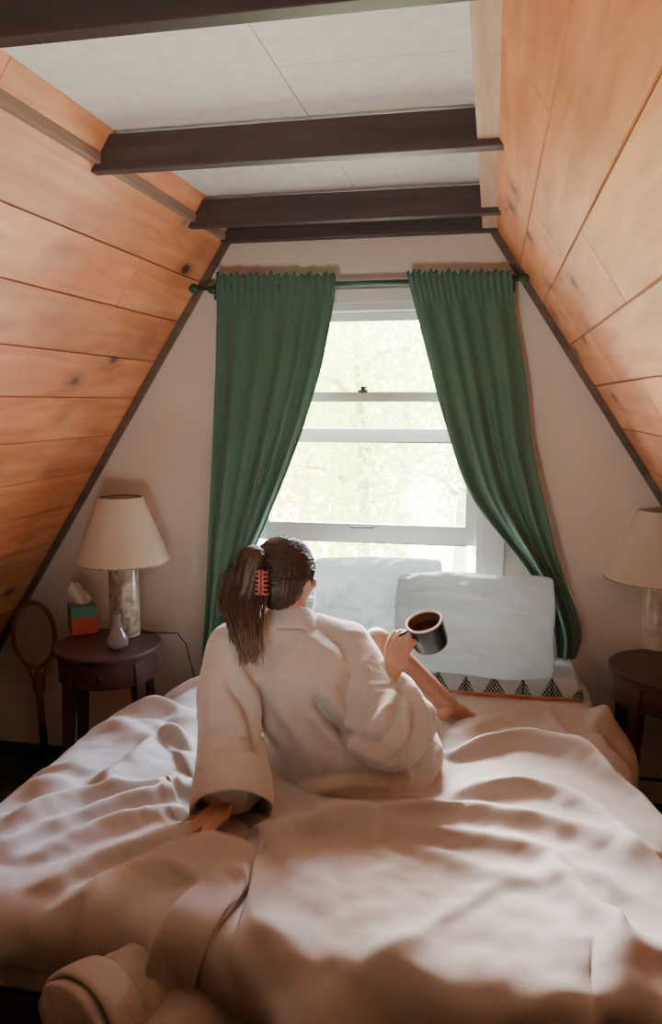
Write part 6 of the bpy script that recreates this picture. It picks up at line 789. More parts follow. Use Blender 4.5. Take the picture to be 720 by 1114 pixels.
1,4,4,-2,3,0,1,-5,1,3,2,0,-1,-5,-1,0,-2,1,0,3,-4,2,-3,-5,12,-3,-4,-1,13,-2,4,11,-9,-6,-4,-18,10,20,3,22,6,0,-8,-18,-33,-18,-2,27,11,8,3,-3,-38,-7,33,-5,-4,4,19,7,-32,-27,16,22,-1,-10,12,-9,10,-11,6,-15,24,13,13,-31,-25,11,-4,9,-2,18,3,1,-4,-24,5,3,-5,
1,0,2,3,-1,0,-2,2,0,-2,-3,0,3,3,0,0,-1,0,-1,-2,4,4,-5,-3,-4,-1,14,4,-4,3,6,-15,-4,-12,7,32,23,3,9,-32,-35,-21,5,2,-21,3,37,0,-12,17,16,-30,-21,15,5,10,8,11,10,-17,-38,-8,28,4,-1,13,-15,5,-8,12,-6,8,23,25,-32,-47,-14,17,21,4,12,1,14,-1,-38,-21,16,4,9,
5,1,-5,0,-1,2,1,0,-5,-1,4,3,1,1,1,1,0,-3,0,-2,3,-1,6,-7,-20,-1,6,9,6,-4,-5,-6,10,35,35,8,-23,-41,-53,-29,13,33,10,-32,6,32,11,-10,15,11,-9,-23,-7,17,-2,13,27,9,-16,-47,-27,40,2,1,17,-8,2,-8,5,-13,13,35,18,-21,-51,-28,13,27,23,20,9,8,-13,-41,-36,9,21,1,0,
4,-7,-1,1,1,-2,-3,-3,4,6,0,0,-3,1,2,-1,0,4,-1,-2,-4,-6,-9,3,17,6,-13,-15,-9,5,17,49,41,-15,-45,-60,-35,0,28,28,32,9,-29,1,8,-5,-13,41,15,-10,-39,-17,19,16,25,13,-7,-27,-44,-20,31,9,13,6,-19,-5,6,9,4,23,16,15,-15,-52,-25,23,41,20,0,-24,-17,-28,-27,-12,24,13,21,2,-3,
-3,0,2,0,-2,-5,4,5,-3,-1,1,0,0,1,-1,1,0,0,1,3,-2,0,4,9,10,19,14,13,25,22,1,-19,-42,-65,-52,-1,26,36,17,6,-13,-20,-13,19,1,4,17,18,-7,-33,-10,20,29,20,-2,-19,-40,-36,-12,26,32,-6,5,-11,7,1,9,-5,16,26,23,-12,-43,-18,7,27,0,-22,-31,-13,-16,-3,15,19,14,12,-3,6,-9,
0,3,2,-4,2,6,-7,-3,3,-2,0,0,2,-1,-1,-2,3,-1,-2,2,0,-6,-11,-7,3,20,17,14,-5,-22,-35,-28,-26,10,29,42,14,-17,1,-4,-20,-6,29,-1,20,21,22,-30,-18,-2,18,26,1,-18,-28,-33,-22,7,34,15,-11,15,-10,2,-10,11,8,45,11,3,-24,-46,-36,-1,26,-16,-18,-5,13,13,3,9,-7,1,6,3,-1,14,2,
0,0,-1,4,1,-6,5,1,0,0,-4,0,-1,1,-1,2,-1,-1,2,-1,0,-2,1,3,3,-7,-27,-32,-14,17,26,0,-1,12,30,-4,-9,1,-4,-6,-1,12,7,27,29,15,-19,-13,-4,2,-10,-27,-30,-23,-12,7,19,34,-1,5,4,-12,-5,6,28,29,18,-11,-18,-45,-43,-30,10,3,2,13,19,12,10,1,6,-3,8,18,2,-3,-14,-15,9,
-6,7,0,-3,-2,0,2,2,-1,0,4,-5,0,-1,1,1,0,1,0,0,0,1,3,9,-18,-25,1,-5,31,19,-20,-28,3,27,-4,2,7,16,-8,5,6,-1,20,24,2,-21,-22,-29,-21,-19,-5,-10,14,1,15,17,20,-12,-3,-6,7,0,27,29,18,-11,-33,-42,-38,-29,-5,36,10,17,4,16,6,-4,6,-3,16,-7,48,26,0,-18,-4,-29,-40,
-2,-1,2,-1,1,5,-1,-2,-1,-4,-1,5,-2,0,0,0,-1,-1,0,1,0,1,-4,-19,-5,11,16,7,-21,-23,5,23,14,7,11,5,5,-16,0,3,18,22,-3,-24,-44,-47,-25,11,10,11,10,14,8,28,-1,-7,-6,10,12,8,-2,38,2,-25,-49,-49,-21,-5,5,31,10,-6,29,-4,15,-5,-3,13,-3,-3,-3,14,-22,21,16,20,-4,-15,-43,
-3,-3,2,1,-2,1,0,-5,1,4,1,-1,4,0,-1,-2,1,0,-1,0,1,0,-4,-6,2,4,-14,3,-4,-10,4,18,13,-8,10,-3,-8,21,13,-3,-14,-23,-22,-34,-27,1,14,25,23,14,-5,16,6,-3,11,11,7,13,4,1,0,-35,-42,-33,-19,9,8,16,17,-15,13,4,6,13,-17,8,4,-2,-19,3,-16,2,-12,-17,-2,-2,5,15,27,
-1,0,-4,2,0,-6,0,5,-1,0,0,1,1,1,0,0,-1,-2,2,1,0,-3,-3,-3,-3,-9,-5,-2,-10,-4,-3,-2,1,15,-5,3,4,-20,-12,-9,-5,-6,-6,8,15,8,16,4,1,19,26,12,4,1,5,-1,-5,-24,-21,-25,-27,-20,0,9,22,8,11,4,3,9,1,0,-17,2,14,-14,-3,-1,3,-1,-3,-5,-5,-24,-8,-1,-6,14,36,
6,-9,-3,0,1,4,-3,-2,2,0,-2,0,-1,0,2,0,-1,3,-3,-1,-4,1,-4,-3,-12,-14,-12,-6,1,-2,1,5,-1,-8,-8,-2,-1,-1,-1,-1,1,6,5,4,5,8,-5,-4,-1,-6,-2,-1,-7,-5,-6,-6,-8,-3,0,3,7,10,10,13,7,2,0,1,-4,1,0,2,2,-2,-5,2,-1,2,11,-8,0,12,0,-17,-14,-3,2,11,17,
6,-13,0,1,0,1,2,-2,-4,0,-1,-1,0,0,-1,1,0,-1,0,-1,4,1,-17,-10,-10,-3,-2,-15,0,-3,1,-1,2,-1,-2,-2,-1,2,-2,1,3,1,0,3,1,2,-1,-3,-4,-5,-5,-6,-4,-3,-1,-1,1,10,5,4,6,8,3,-4,1,2,1,-3,1,2,0,0,-1,1,-1,3,-1,-3,-2,12,6,-9,-5,-4,-11,-1,5,16,21,
-13,9,-8,-1,1,-1,-2,0,3,-4,1,0,-1,0,1,-1,0,0,1,-1,-3,-14,-10,-14,-3,4,8,-5,-9,-6,1,2,-2,-1,0,-2,-1,-1,1,3,0,-1,0,3,4,-2,5,1,0,-4,-4,-7,2,3,-1,1,3,-3,3,7,2,1,-1,4,-8,0,1,0,-2,1,1,0,1,1,-2,0,2,0,2,0,2,0,-7,-8,-5,-10,6,20,26,
-22,4,4,-2,-3,-2,0,3,-1,2,-1,0,0,0,-1,-1,0,-1,1,0,-14,-20,0,-4,-6,2,4,18,-10,-11,0,-5,-3,0,2,0,-1,-1,1,0,4,-3,-1,1,1,5,-4,3,0,-7,1,-2,3,-1,0,1,2,3,-3,5,5,1,0,-5,3,-2,0,0,2,0,-2,-1,0,-1,4,-1,-1,2,0,0,2,-2,-4,-12,-7,-3,7,7,3,
-8,-4,-5,0,0,0,1,-2,0,2,0,-1,0,-1,0,0,0,0,-4,-20,-16,-1,2,6,0,-6,1,3,2,1,-9,-4,-1,2,3,3,1,-4,1,-2,-5,1,2,-1,4,0,0,-1,-2,5,-5,1,-4,1,-1,3,2,-2,6,-5,1,1,1,0,1,-1,-2,-1,0,1,0,2,0,-3,0,0,0,1,-1,0,0,-2,-1,-1,0,2,-3,1,1,
-6,-7,-4,-1,1,0,0,0,0,-1,0,1,0,-1,-1,0,0,-8,-23,-12,0,2,2,-4,1,0,-3,4,12,6,-6,-3,-4,-6,-1,0,0,3,-5,2,-1,1,-1,2,-1,2,6,-3,-4,-1,1,-1,0,1,1,-2,-1,1,0,0,0,1,5,3,-1,-2,-5,2,-1,-3,0,1,-1,2,0,-1,0,0,-1,0,1,0,0,2,-1,0,-1,0,-1,
-8,-5,-4,0,-1,0,0,0,1,0,0,-1,0,1,-1,-2,-15,-23,-5,0,0,1,0,1,-1,1,1,-1,2,6,4,-6,-2,1,-2,-2,-1,-1,4,-5,1,2,2,-3,-1,4,-1,-4,2,-2,1,1,0,-1,1,0,-1,0,0,1,-2,0,1,1,0,5,-2,-2,-2,4,5,-4,-4,1,-2,0,-1,0,1,-1,2,2,-2,1,-2,-1,1,-1,0,
-9,-3,-4,0,-1,0,0,0,-1,1,0,0,0,-1,-7,-18,-17,0,0,0,-2,-1,1,1,2,-1,0,-1,-2,2,6,1,-1,-2,-3,-2,-1,1,0,4,-1,-2,-1,0,3,-3,-1,2,-2,0,1,-1,0,1,-1,0,1,-1,2,3,0,-1,-2,1,2,-3,5,0,1,-2,-4,-2,4,-1,1,-1,-1,-1,1,2,-2,0,1,-2,0,-1,1,0,0,
-10,-4,-1,-2,0,1,-1,0,0,-1,1,0,0,-8,-24,-11,0,0,-1,-2,2,2,-1,-3,2,0,0,1,-2,3,1,2,1,0,-4,0,-1,0,-2,-1,1,0,1,3,-6,2,2,-1,-1,-1,0,1,2,-1,-1,4,-2,-1,-1,-1,2,-2,0,2,-1,0,4,0,-1,-2,0,1,-2,0,0,0,0,3,0,-2,0,1,-2,1,-1,-1,1,1,-1,
-10,-4,0,-3,0,0,-1,1,-1,1,0,-4,-18,-24,1,0,0,0,0,2,1,0,-2,2,-2,3,0,-5,3,-3,3,10,3,-5,-3,-5,-2,0,1,-2,0,2,0,-1,1,-1,1,-2,1,2,-2,-1,-1,1,1,1,4,0,-2,-1,-2,1,2,-3,1,5,-5,-1,1,1,-3,1,0,1,-2,0,1,2,0,-1,-2,0,0,-1,2,0,-1,0,1,
-11,-6,0,0,0,0,0,0,0,0,-6,-24,-15,1,0,0,1,0,-1,0,0,-1,1,0,0,-3,2,0,0,0,0,1,6,1,1,-2,-3,-3,-1,2,-1,1,-3,1,2,-1,-1,0,1,0,-1,0,2,-2,-1,0,0,5,1,-3,-2,3,-2,-1,-1,1,1,0,-1,-1,0,1,0,-2,2,0,0,0,-1,0,2,-1,0,0,-1,0,3,-2,2,
-11,-4,1,-1,2,-4,0,-1,-1,-14,-24,-4,1,0,0,-1,0,-1,1,-1,-1,2,3,-3,0,0,-2,1,0,-1,-1,3,2,6,-2,4,-6,-4,-2,1,0,-1,2,-1,-1,0,0,2,-1,-1,1,0,1,0,0,-2,1,-1,2,6,0,-6,-2,2,1,-3,0,1,1,1,-1,-1,3,0,-2,-1,1,-3,1,1,0,-1,0,1,-1,1,-1,1,-1,
4,-19,-1,1,-1,-1,0,-5,-19,-18,-1,-1,1,-1,1,0,0,1,1,1,1,-2,-5,0,1,1,-2,3,-1,0,-1,-1,0,5,8,-7,4,-3,-2,-4,-1,0,1,0,-1,0,1,0,0,0,2,2,-4,-1,2,1,2,1,-3,1,0,-2,1,-1,-1,0,1,-1,2,-1,1,2,-4,0,-1,2,0,1,-1,0,-1,0,0,0,0,2,-2,0,-1,
1,-11,-1,-4,0,0,-10,-23,-10,0,-1,1,-1,1,-1,1,0,-1,0,0,-2,-1,-1,0,-1,1,2,2,0,-2,-1,-1,0,1,4,0,-1,1,-2,-2,-1,0,1,-1,0,0,0,1,-1,1,0,0,-1,0,0,3,3,3,5,-9,-4,1,-1,0,0,-1,0,1,0,1,-1,0,0,0,1,-2,1,2,5,-4,-3,-1,0,0,1,-1,-1,1,0]
def duvet():
    n = 88
    q = np.array(DUVET).reshape(3, n + 1, n + 1).transpose(1, 2, 0).cumsum(0).cumsum(1) * .0005
    m = n + 1
    me = bpy.data.meshes.new('duvet'); me.from_pydata(q.reshape(-1, 3).tolist(), [], [(i*m+j, (i+1)*m+j, (i+1)*m+j+1, i*m+j+1) for i in range(n) for j in range(n)]); me.update()
    o = link('duvet', me, M_duvet, None, True)
    sm = o.modifiers.new('t', 'SOLIDIFY'); sm.thickness = .02; sm.offset = -1
    ss = o.modifiers.new('s', 'SUBSURF'); ss.levels = 2; ss.render_levels = 2
    tag(o, 'rumpled white duvet spread over the bed and hanging over its foot', 'duvet')
    return q
DQ = duvet()
_dq = DQ.reshape(-1, 3)
def duvet_z(x, y):
    d = (_dq[:, 0] - x) ** 2 + (_dq[:, 1] - y) ** 2 + (0.3 * np.minimum(0, _dq[:, 2] - .55)) ** 2
    return float(_dq[np.argmin(d), 2])

# ------------------------------------------------------------------ pillows
def pillow_mesh(w, d, t, seed, sag=0.0, n=44, corner=.9):
    vs = []; fs = []
    for sgn in (1, -1):
        b = len(vs)
        for i in range(n + 1):
            for j in range(n + 1):
                u = -1 + 2 * i / n; v = -1 + 2 * j / n
                ed = (1 - abs(u) ** 2.6) * (1 - abs(v) ** 2.6); e = max(0, ed) ** .5
                pinch = 1 - .06 * (1 - abs(v)) * 0 - .05 * (1 - u * u) * 0
                x = u * w / 2 * (1 - .05 * (1 - abs(u)) ) ; y = v * d / 2
                x *= 1 - .05 * (1 - v * v) * abs(u) ** 3; y *= 1 - .05 * (1 - u * u) * abs(v) ** 3
                x *= 1 - .07 * (abs(u) * abs(v)) ** 4; y *= 1 - .10 * (abs(u) * abs(v)) ** 4
                y += .016 * noise.noise(Vector((u * 1.4 + seed, v * .8, 4.4))) * (.4 + .6 * abs(v)); x += .012 * noise.noise(Vector((v * 1.7 + seed, u, 9.4)))
                nse = .55 * noise.noise(Vector((u * 1.6 + seed, v * 1.6, sgn))) + .22 * noise.noise(Vector((u * 4 + seed, v * 3, sgn + 3)))
                rid = max(0, 1 - abs(noise.noise(Vector((u * 3 + v * 2 + seed, v * 5 - u, 7)))) * 3) ** 2
                z = sgn * t / 2 * e * (1 + .55 * nse) + sgn * .020 * rid * (1 - e * .5) * (e > .05)
                z += sag * u * u
                vs.append((x, y, z))
        m = n + 1
        for i in range(n):
            for j in range(n):
                q = (b+i*m+j, b+(i+1)*m+j, b+(i+1)*m+j+1, b+i*m+j+1); fs.append(q if sgn > 0 else q[::-1])
    me = bpy.data.meshes.new('pillow'); me.from_pydata(vs, [], fs)
    bm = bmesh.new(); bm.from_mesh(me); bmesh.ops.remove_doubles(bm, verts=bm.verts, dist=1e-4); bm.to_mesh(me); bm.free()
    return me
def pillow(name, label, w, d, t, mat, loc, rot, seed, group=None):
    o = link(name, pillow_mesh(w, d, t, seed), mat, None, True)
    o.location = loc; o.rotation_euler = rot
    tag(o, label, 'pillow', group); return o
R = math.radians

# flat pillow printed with pine trees (print lives in the material slots of its mesh)
def tree_pillow():
    x0, x1 = -.45, .37; z0 = BZ + .002; h = .092; yf = 2.985; yb = 3.235
    nu, nh, nd = 420, 64, 40; vs = []; fs = []; mi = []
    def prof(s):   # s 0..1 front-bottom -> front-top -> back
        if s < .5:
            a = PI * (s / .5); return (-math.sin(a) * .022, h * (1 - math.cos(a)) / 2)
        return ((yb - yf) * (s - .5) / .5, h + .012 * math.sin(PI * (s - .5) / .5))
    ns = nh + nd
    for i in range(nu + 1):
        u = i / nu
        for j in range(ns + 1):
            s = .5 * j / nh if j <= nh else .5 + .5 * (j - nh) / nd
            dy, dz = prof(s); k = 1 - max(0, abs(u - .5) * 2 - .93) / .07 * .55
            x = x0 + (x1 - x0) * u
            vs.append((x, yf + dy + .006 * math.sin(9 * u), z0 + dz * k + .004 * noise.noise(Vector((u * 9, s * 3, 2)))))
    W = x1 - x0
    for i in range(nu):
        u = (i + .5) / nu * W
        for j in range(ns):
            fs.append((i*(ns+1)+j, (i+1)*(ns+1)+j, (i+1)*(ns+1)+j+1, i*(ns+1)+j+1))
            m = 0
            if j < nh:
                v = (j + .5) / nh
                if .10 < v < .30: m = 2
                elif .3 < v < .92:
                    period = .108; c = math.floor(u / period); lu = (u / period - c - .5) * period; sz = 1.0 if int(c) % 2 == 0 else .78
                    tv = (v - .31) / (.58 * sz)
                    if 0 <= tv <= 1 and abs(lu) < .042 * sz * (1 - tv) + .002:
                        a = (lu + tv * .055) / .0135; b = (lu - tv * .055) / .0135
                        if (a % 1) < .5 or ((b % 1) < .34): m = 1
                        if abs(lu) < .0025: m = 1
            mi.append(m)
    me = bpy.data.meshes.new('tree_print_pillow'); me.from_pydata(vs, [], fs)
    me.polygons.foreach_set('material_index', mi)
    o = link('printed_pillow', me, [M_pillow, plain('dark_green_print', (38,62,56), .8, .1, 30), plain('orange_print', (206,112,66), .8, .1, 30)], None, True)
    s = o.modifiers.new('t', 'SOLIDIFY'); s.thickness = .006; s.offset = -1
    tag(o, 'flat white pillow printed with dark green pine trees and an orange stripe', 'pillow')
tree_pillow()
pillow('pillow', 'plump white pillow on the right, standing above the pine tree printed pillow', .66, .42, .26, M_pillow, (-.055, 3.06, .885), (R(66), R(1), R(2)), 3.3, 'white pillows below the window')
pillow('pillow', 'white pillow on the left below the window, partly hidden behind the woman', .58, .46, .25, M_pillow, (-.46, 3.165, .895), (R(70), R(-2), R(-3)), 8.1, 'white pillows below the window')

# ------------------------------------------------------------------ nightstands
def nightstand(cx, cy, label, rot):
    root = thing('nightstand', label, 'nightstand', 'round nightstands beside the bed')
    zt = .75; r = .225
    mb = MB(); mb.lathe([(0,zt-.022),(r-.006,zt-.022),(r,zt-.016),(r,zt-.006),(r-.006,zt),(0,zt)], (cx,cy,0), 56); mb.build('tabletop', M_dark, root, auto=.6)
    mb = MB(); ra = .205; mb.lathe([(ra-.02,zt-.135),(ra,zt-.135),(ra,zt-.0225),(ra-.02,zt-.0225)], (cx,cy,0), 56, closed=True)
    mb.lathe([(0,zt-.13),(ra-.021,zt-.13),(ra-.021,zt-.12),(0,zt-.12)], (cx,cy,0), 40); mb.build('apron', M_dark, root, auto=.6)
    mb = MB(); n = 14; w = .42; vs = []
    for k in range(n + 1):
        a = rot - w + 2 * w * k / n
        for rr in (ra + .0005, ra + .009):
            for z in (zt - .122, zt - .036): vs.append((cx + rr * math.cos(a), cy + rr * math.sin(a), z))
    fs = []
    for k in range(n):
        b = 4 * k
        fs += [(b,b+4,b+5,b+1),(b+2,b+3,b+7,b+6),(b+1,b+5,b+7,b+3),(b,b+2,b+6,b+4)]
    fs += [(0,1,3,2),(4*n,4*n+2,4*n+3,4*n+1)]
    mb.add(vs, fs); dr = mb.build('drawer', M_dark, root, bevel=.002)
    mb = MB(); kp = Matrix.Translation((cx + (ra + .009) * math.cos(rot), cy + (ra + .009) * math.sin(rot), zt - .078)) @ Matrix.Rotation(rot, 4, 'Z') @ Matrix.Rotation(PI/2, 4, 'Y')
    mb.lathe([(.005,0),(.005,.008),(.012,.013),(.013,.019),(.009,.024),(0,.025)], (0,0,0), 16, kp); mb.build('knob', M_black, dr, True)
    legs = []
    for k in range(4):
        a = rot + PI/4 + k * PI/2; p0 = Vector((cx + .185*math.cos(a), cy + .185*math.sin(a), zt-.04)); p1 = Vector((cx + .235*math.cos(a), cy + .235*math.sin(a), 0))
        mb = MB(); d = Vector((math.cos(a), math.sin(a), 0)); t = Vector((-d.y, d.x, 0)); vs = []
        for p, h in ((p1, .014), (p0, .024)):
            for sx, sy in ((-1,-1),(1,-1),(1,1),(-1,1)): vs.append(p + d*h*sx + t*h*sy)
        mb.hexa(vs); mb.build('leg', M_darkz, root, bevel=.003); legs.append((p0, p1))
    mid = [a.lerp(b, .70) for a, b in legs]
    for k in range(4):
        mb = MB(); mb.tube([mid[k], mid[(k+1) % 4]], .0075, 8); mb.build('stretcher', M_black, root, True)
    setbase(root, (cx, cy, 0)); return zt
NL = (-1.565, 2.94); NR = (.695, 3.095)
zt = nightstand(NL[0], NL[1], 'dark round nightstand with a small drawer, left of the bed, holding the tissue box', R(-72))
nightstand(NR[0], NR[1], 'dark round nightstand right of the bed, cut off by the photo edge', R(-90))
# ------------------------------------------------------------------ lamps
def base_mat(name, c0, c1):
    m, nt, b = newmat(name); L = nt.links.new
    tc = N(nt, 'ShaderNodeTexCoord'); n = N(nt, 'ShaderNodeTexNoise', Scale=16, Detail=5, Distortion=1.5); L(tc.outputs['Object'], n.inputs['Vector'])
    r = ramp(nt, [(.38, lin(c0)), (.55, lin(c1)), (.8, lin((232,222,206)))]); L(n.outputs['Fac'], r.inputs[0]); L(r.outputs[0], b.inputs['Base Color'])
    b.inputs['Roughness'].default_value = .3; b.inputs['Coat Weight'].default_value = .5
    return m
def lamp(x, y, z, hb, rb, m, label, rsb=.202, rst=.092, hs=.28):
    root = thing('table_lamp', label, 'lamp', 'table lamps on the nightstands')
    mb = MB(); mb.lathe([(0,.001),(rb,.001),(rb+.001,.004),(rb,.012),(rb,hb-.008),(rb-.004,hb),(.012,hb+.004),(0,hb+.004)], (x,y,z), 40); mb.build('lamp_base', m, root, auto=.7)
    mb = MB(); mb.lathe([(.0,hb+.004),(.018,hb+.004),(.018,hb+.012),(.010,hb+.016),(.010,hb+.05),(.016,hb+.055),(.016,hb+.10),(0,hb+.10)], (x,y,z), 20); mb.build('socket', M_brass, root, True)
    z0 = hb + .015; mb = MB()
    mb.lathe([(rsb,z0),(rst,z0+hs),(rst-.003,z0+hs),(rsb-.003,z0)], (x,y,z), 64, closed=True); sh = mb.build('lamp_shade', M_shade, root, auto=.9)
    mb = MB()
    for rr, zz in ((rsb-.003, z0+.003), (rst-.003, z0+hs-.003)): mb.tube([(x+rr*math.cos(a*PI/16), y+rr*math.sin(a*PI/16), z+zz) for a in range(33)], .003, 6, caps=False)
    for k in range(3):
        a = k*2*PI/3+.4; mb.tube([(x+.012*math.cos(a), y+.012*math.sin(a), z+hb+.09), (x+(rst-.004)*math.cos(a), y+(rst-.004)*math.sin(a), z+z0+hs-.01)], .002, 6)
    mb.build('shade_ring', M_brass, sh, True)
    mb = MB(); mb.sphere((x, y, z+hb+.15), .03, 10, (1,1,1.2)); mb.build('bulb', plain('frosted_bulb', (240,236,228), .3, .01), root, True)
    setbase(root, (x, y, z))
lp = atz(137, 690, zt)
lamp(lp.x, lp.y, zt, .312, .063, base_mat('mottled_glass_base', (120,104,88), (176,162,144)), 'white cone shade lamp with mottled grey cylinder base on the left nightstand')
rp = atz(713, 704, zt)
lamp(rp.x, rp.y, zt, .275, .058, base_mat('cream_ceramic_base', (196,184,160), (216,204,182)), 'white shade lamp with plain cream base on the right nightstand', .222, .10, .285)
mb = MB(); a = atz(172, 715, .5); a = aty(168, 700, 3.2)
mb.tube([(lp.x + .058, lp.y + .02, zt + .006), (lp.x + .13, lp.y + .03, zt + .006), (NL[0] + .238, lp.y + .05, zt + .003), (NL[0] + .262, lp.y + .08, zt - .05), (NL[0] + .27, lp.y + .16, .5), (NL[0] + .29, 3.27, .25), (NL[0] + .29, 3.30, .12)], .003, 6)
tag(mb.build('lamp_cord', M_black, None, True), 'thin dark cord hanging behind the left nightstand', 'cord')

# tissue box
tb = thing('tissue_box', 'cube tissue box, green above red, with a white tissue sticking out, on left nightstand', 'tissue box')
tp = atz(83, 691, zt); s = .056; Rm = Matrix.Translation((tp.x, tp.y + .06, zt + .001)) @ Matrix.Rotation(R(38), 4, 'Z')
mb = MB(); mb.box((-s,-s,0), (s,s,.075), Rm); mb.mi = 1; mb.box((-s,-s,.0751), (s,s,.122), Rm)
mb.build('carton', [plain('red_card', (178,84,64), .6, .1, 20), plain('green_card', (62,136,106), .45, .15, 20)], tb, bevel=.002)
vs = []; nu, nv = 26, 18
for i in range(nu + 1):
    for j in range(nv + 1):
        u = i / nu * 2 - 1; v = j / nv
        w = .018 + .034 * math.sin(min(1, v * 1.35) * PI * .55) - .02 * max(0, v - .55)
        w *= 1.45; x = u * w - .024 * v; y = .012 * math.sin(u * 5 + v * 3) * (.5 + v) + .008 * u; z = .1225 + v * (.098 - .03 * u * (u > 0) - .02 * abs(u)) + .006 * math.sin(u * 9)
        vs.append(Rm @ Vector((x * .75 - x * .1, y - x * .6, z)))
mb = MB(); mb.add(vs, [(i*(nv+1)+j, (i+1)*(nv+1)+j, (i+1)*(nv+1)+j+1, i*(nv+1)+j+1) for i in range(nu) for j in range(nv)])
o = mb.build('tissue', plain('white_tissue', (240,232,224), .9, .03, 20, trans=.3), tb, True)
setbase(tb, (tp.x, tp.y + .06, zt))

# little glass vase in front of the lamp
vp = atz(128, 706, zt)
mb = MB(); mb.lathe([(0,.002),(.030,.002),(.041,.012),(.046,.03),(.042,.05),(.028,.075),(.018,.10),(.015,.125),(.020,.15),(.026,.158),(.023,.158),(.017,.15),(.012,.125),(.015,.10),(.025,.075),(.038,.05),(.042,.03),(.037,.015),(.027,.008),(0,.008)], (0,0,0), 28)
mv, nt, b = newmat('ribbed_clear_glass'); b.inputs['Transmission Weight'].default_value = .85; b.inputs['Roughness'].default_value = .08; b.inputs['IOR'].default_value = 1.4; b.inputs['Base Color'].default_value = (.86,.84,.8,1)
v = mb.build('glass_vase', mv, None, True); v.location = (vp.x, vp.y, zt + .0005)
tag(v, 'small clear glass bud vase in front of the left lamp base', 'vase')

# tennis racket leaning in the corner
rk = thing('tennis_racket', 'old wooden tennis racket standing handle down beside the left nightstand', 'tennis racket')
yb_, yt_ = 3.20, 3.30
pb = aty(52, 866, yb_); pt = aty(34, 656, yt_); pb.z = max(pb.z, .02)
ax = (pt - pb); Ln = ax.length; ax.normalize(); sd = (RT - ax * RT.dot(ax)).normalized(); nr = ax.cross(sd)
hl, hw = 80/850*3.35 / 2 * .98, .100
hc = pt - ax * hl
E = [hc + sd * hw * math.cos(t) + ax * hl * math.sin(t) for t in [k * 2 * PI / 48 for k in range(49)]]
M_rk = wood('racket_wood', (104,70,48), (146,104,74), .4, 'Z', 2)
mb = MB(); mb.tube(E, .0115, 8, caps=False)
thr = hc - ax * hl
for s_ in (-1, 1): mb.tube([hc + sd * s_ * hw * .55 - ax * hl * .84, thr + sd * s_ * .028 - ax * .04, thr + sd * s_ * .014 - ax * .12], [.010, .010, .011], 8)
hb = pb + ax * .20
mb.tube([thr, thr - ax * .12, hb], [.016, .018, .0165], 10); mb.build('frame', M_rk, rk, True)
mb = MB()
for k in range(-8, 9):
    a = k / 9 * .98; q = math.sqrt(1 - a * a)
    mb.tube([hc + sd * hw * a - ax * hl * q, hc + sd * hw * a + ax * hl * q], .0011, 4)
for k in range(-12, 13):
    a = k / 13 * .98; q = math.sqrt(1 - a * a)
    mb.tube([hc + ax * hl * a - sd * hw * q, hc + ax * hl * a + sd * hw * q], .0011, 4)
mb.build('strings', plain('gut_strings', (176,148,130), .5, .1), rk)
mb = MB(); mb.tube([hb + ax * .01, hb, pb + ax * .012, pb], [.017, .0185, .0185, .022], 10); mb.build('grip', plain('dark_leather', (34,24,22), .6, .2, 60, .3, 150), rk, True)
setbase(rk, pb)

# ------------------------------------------------------------------ woman in a robe
person = thing('person', 'woman in a cream robe sitting on the bed, back turned, holding a mug', 'person')
def ell(c, r, f, a, b, n=28, pw=2.0):
    """ring around c: half-width a along r, half-depth b along f"""
    out = []
    for k in range(n):
        t = 2 * PI * k / n; cs, sn = math.cos(t), math.sin(t)
        out.append(Vector(c) + Vector(r) * a * math.copysign(abs(cs) ** (2 / pw), cs) + Vector(f) * b * math.copysign(abs(sn) ** (2 / pw), sn))
    return out
J = dict(pelvis=at(362, 828, 2.42), waist=at(330, 775, 2.40), chest=at(313, 722, 2.38), neck=at(315, 676, 2.40), skull=at(312, 628, 2.41),
         ls=at(256, 706, 2.34), le=at(248, 792, 2.22), lw=at(238, 868, 2.10),
         rs=at(376, 706, 2.44), re=at(428, 806, 2.24), rw=at(431, 738, 2.36),
         rh=at(392, 818, 2.44), rk=at(410, 700, 2.62), ra=at(489, 768, 2.78),
         lh=at(330, 822, 2.50), lk=at(330, 745, 2.86), la=at(430, 778, 2.84))
fwd = Vector((.10, .98, 0)).normalized()        # the way she faces
side = Vector((.98, -.10, 0)).normalized()
hf = Vector((.33, .94, -.05)).normalized()      # head turned to the right
hs = Vector((hf.y, -hf.x, 0)).normalized(); hu = hs.cross(hf)

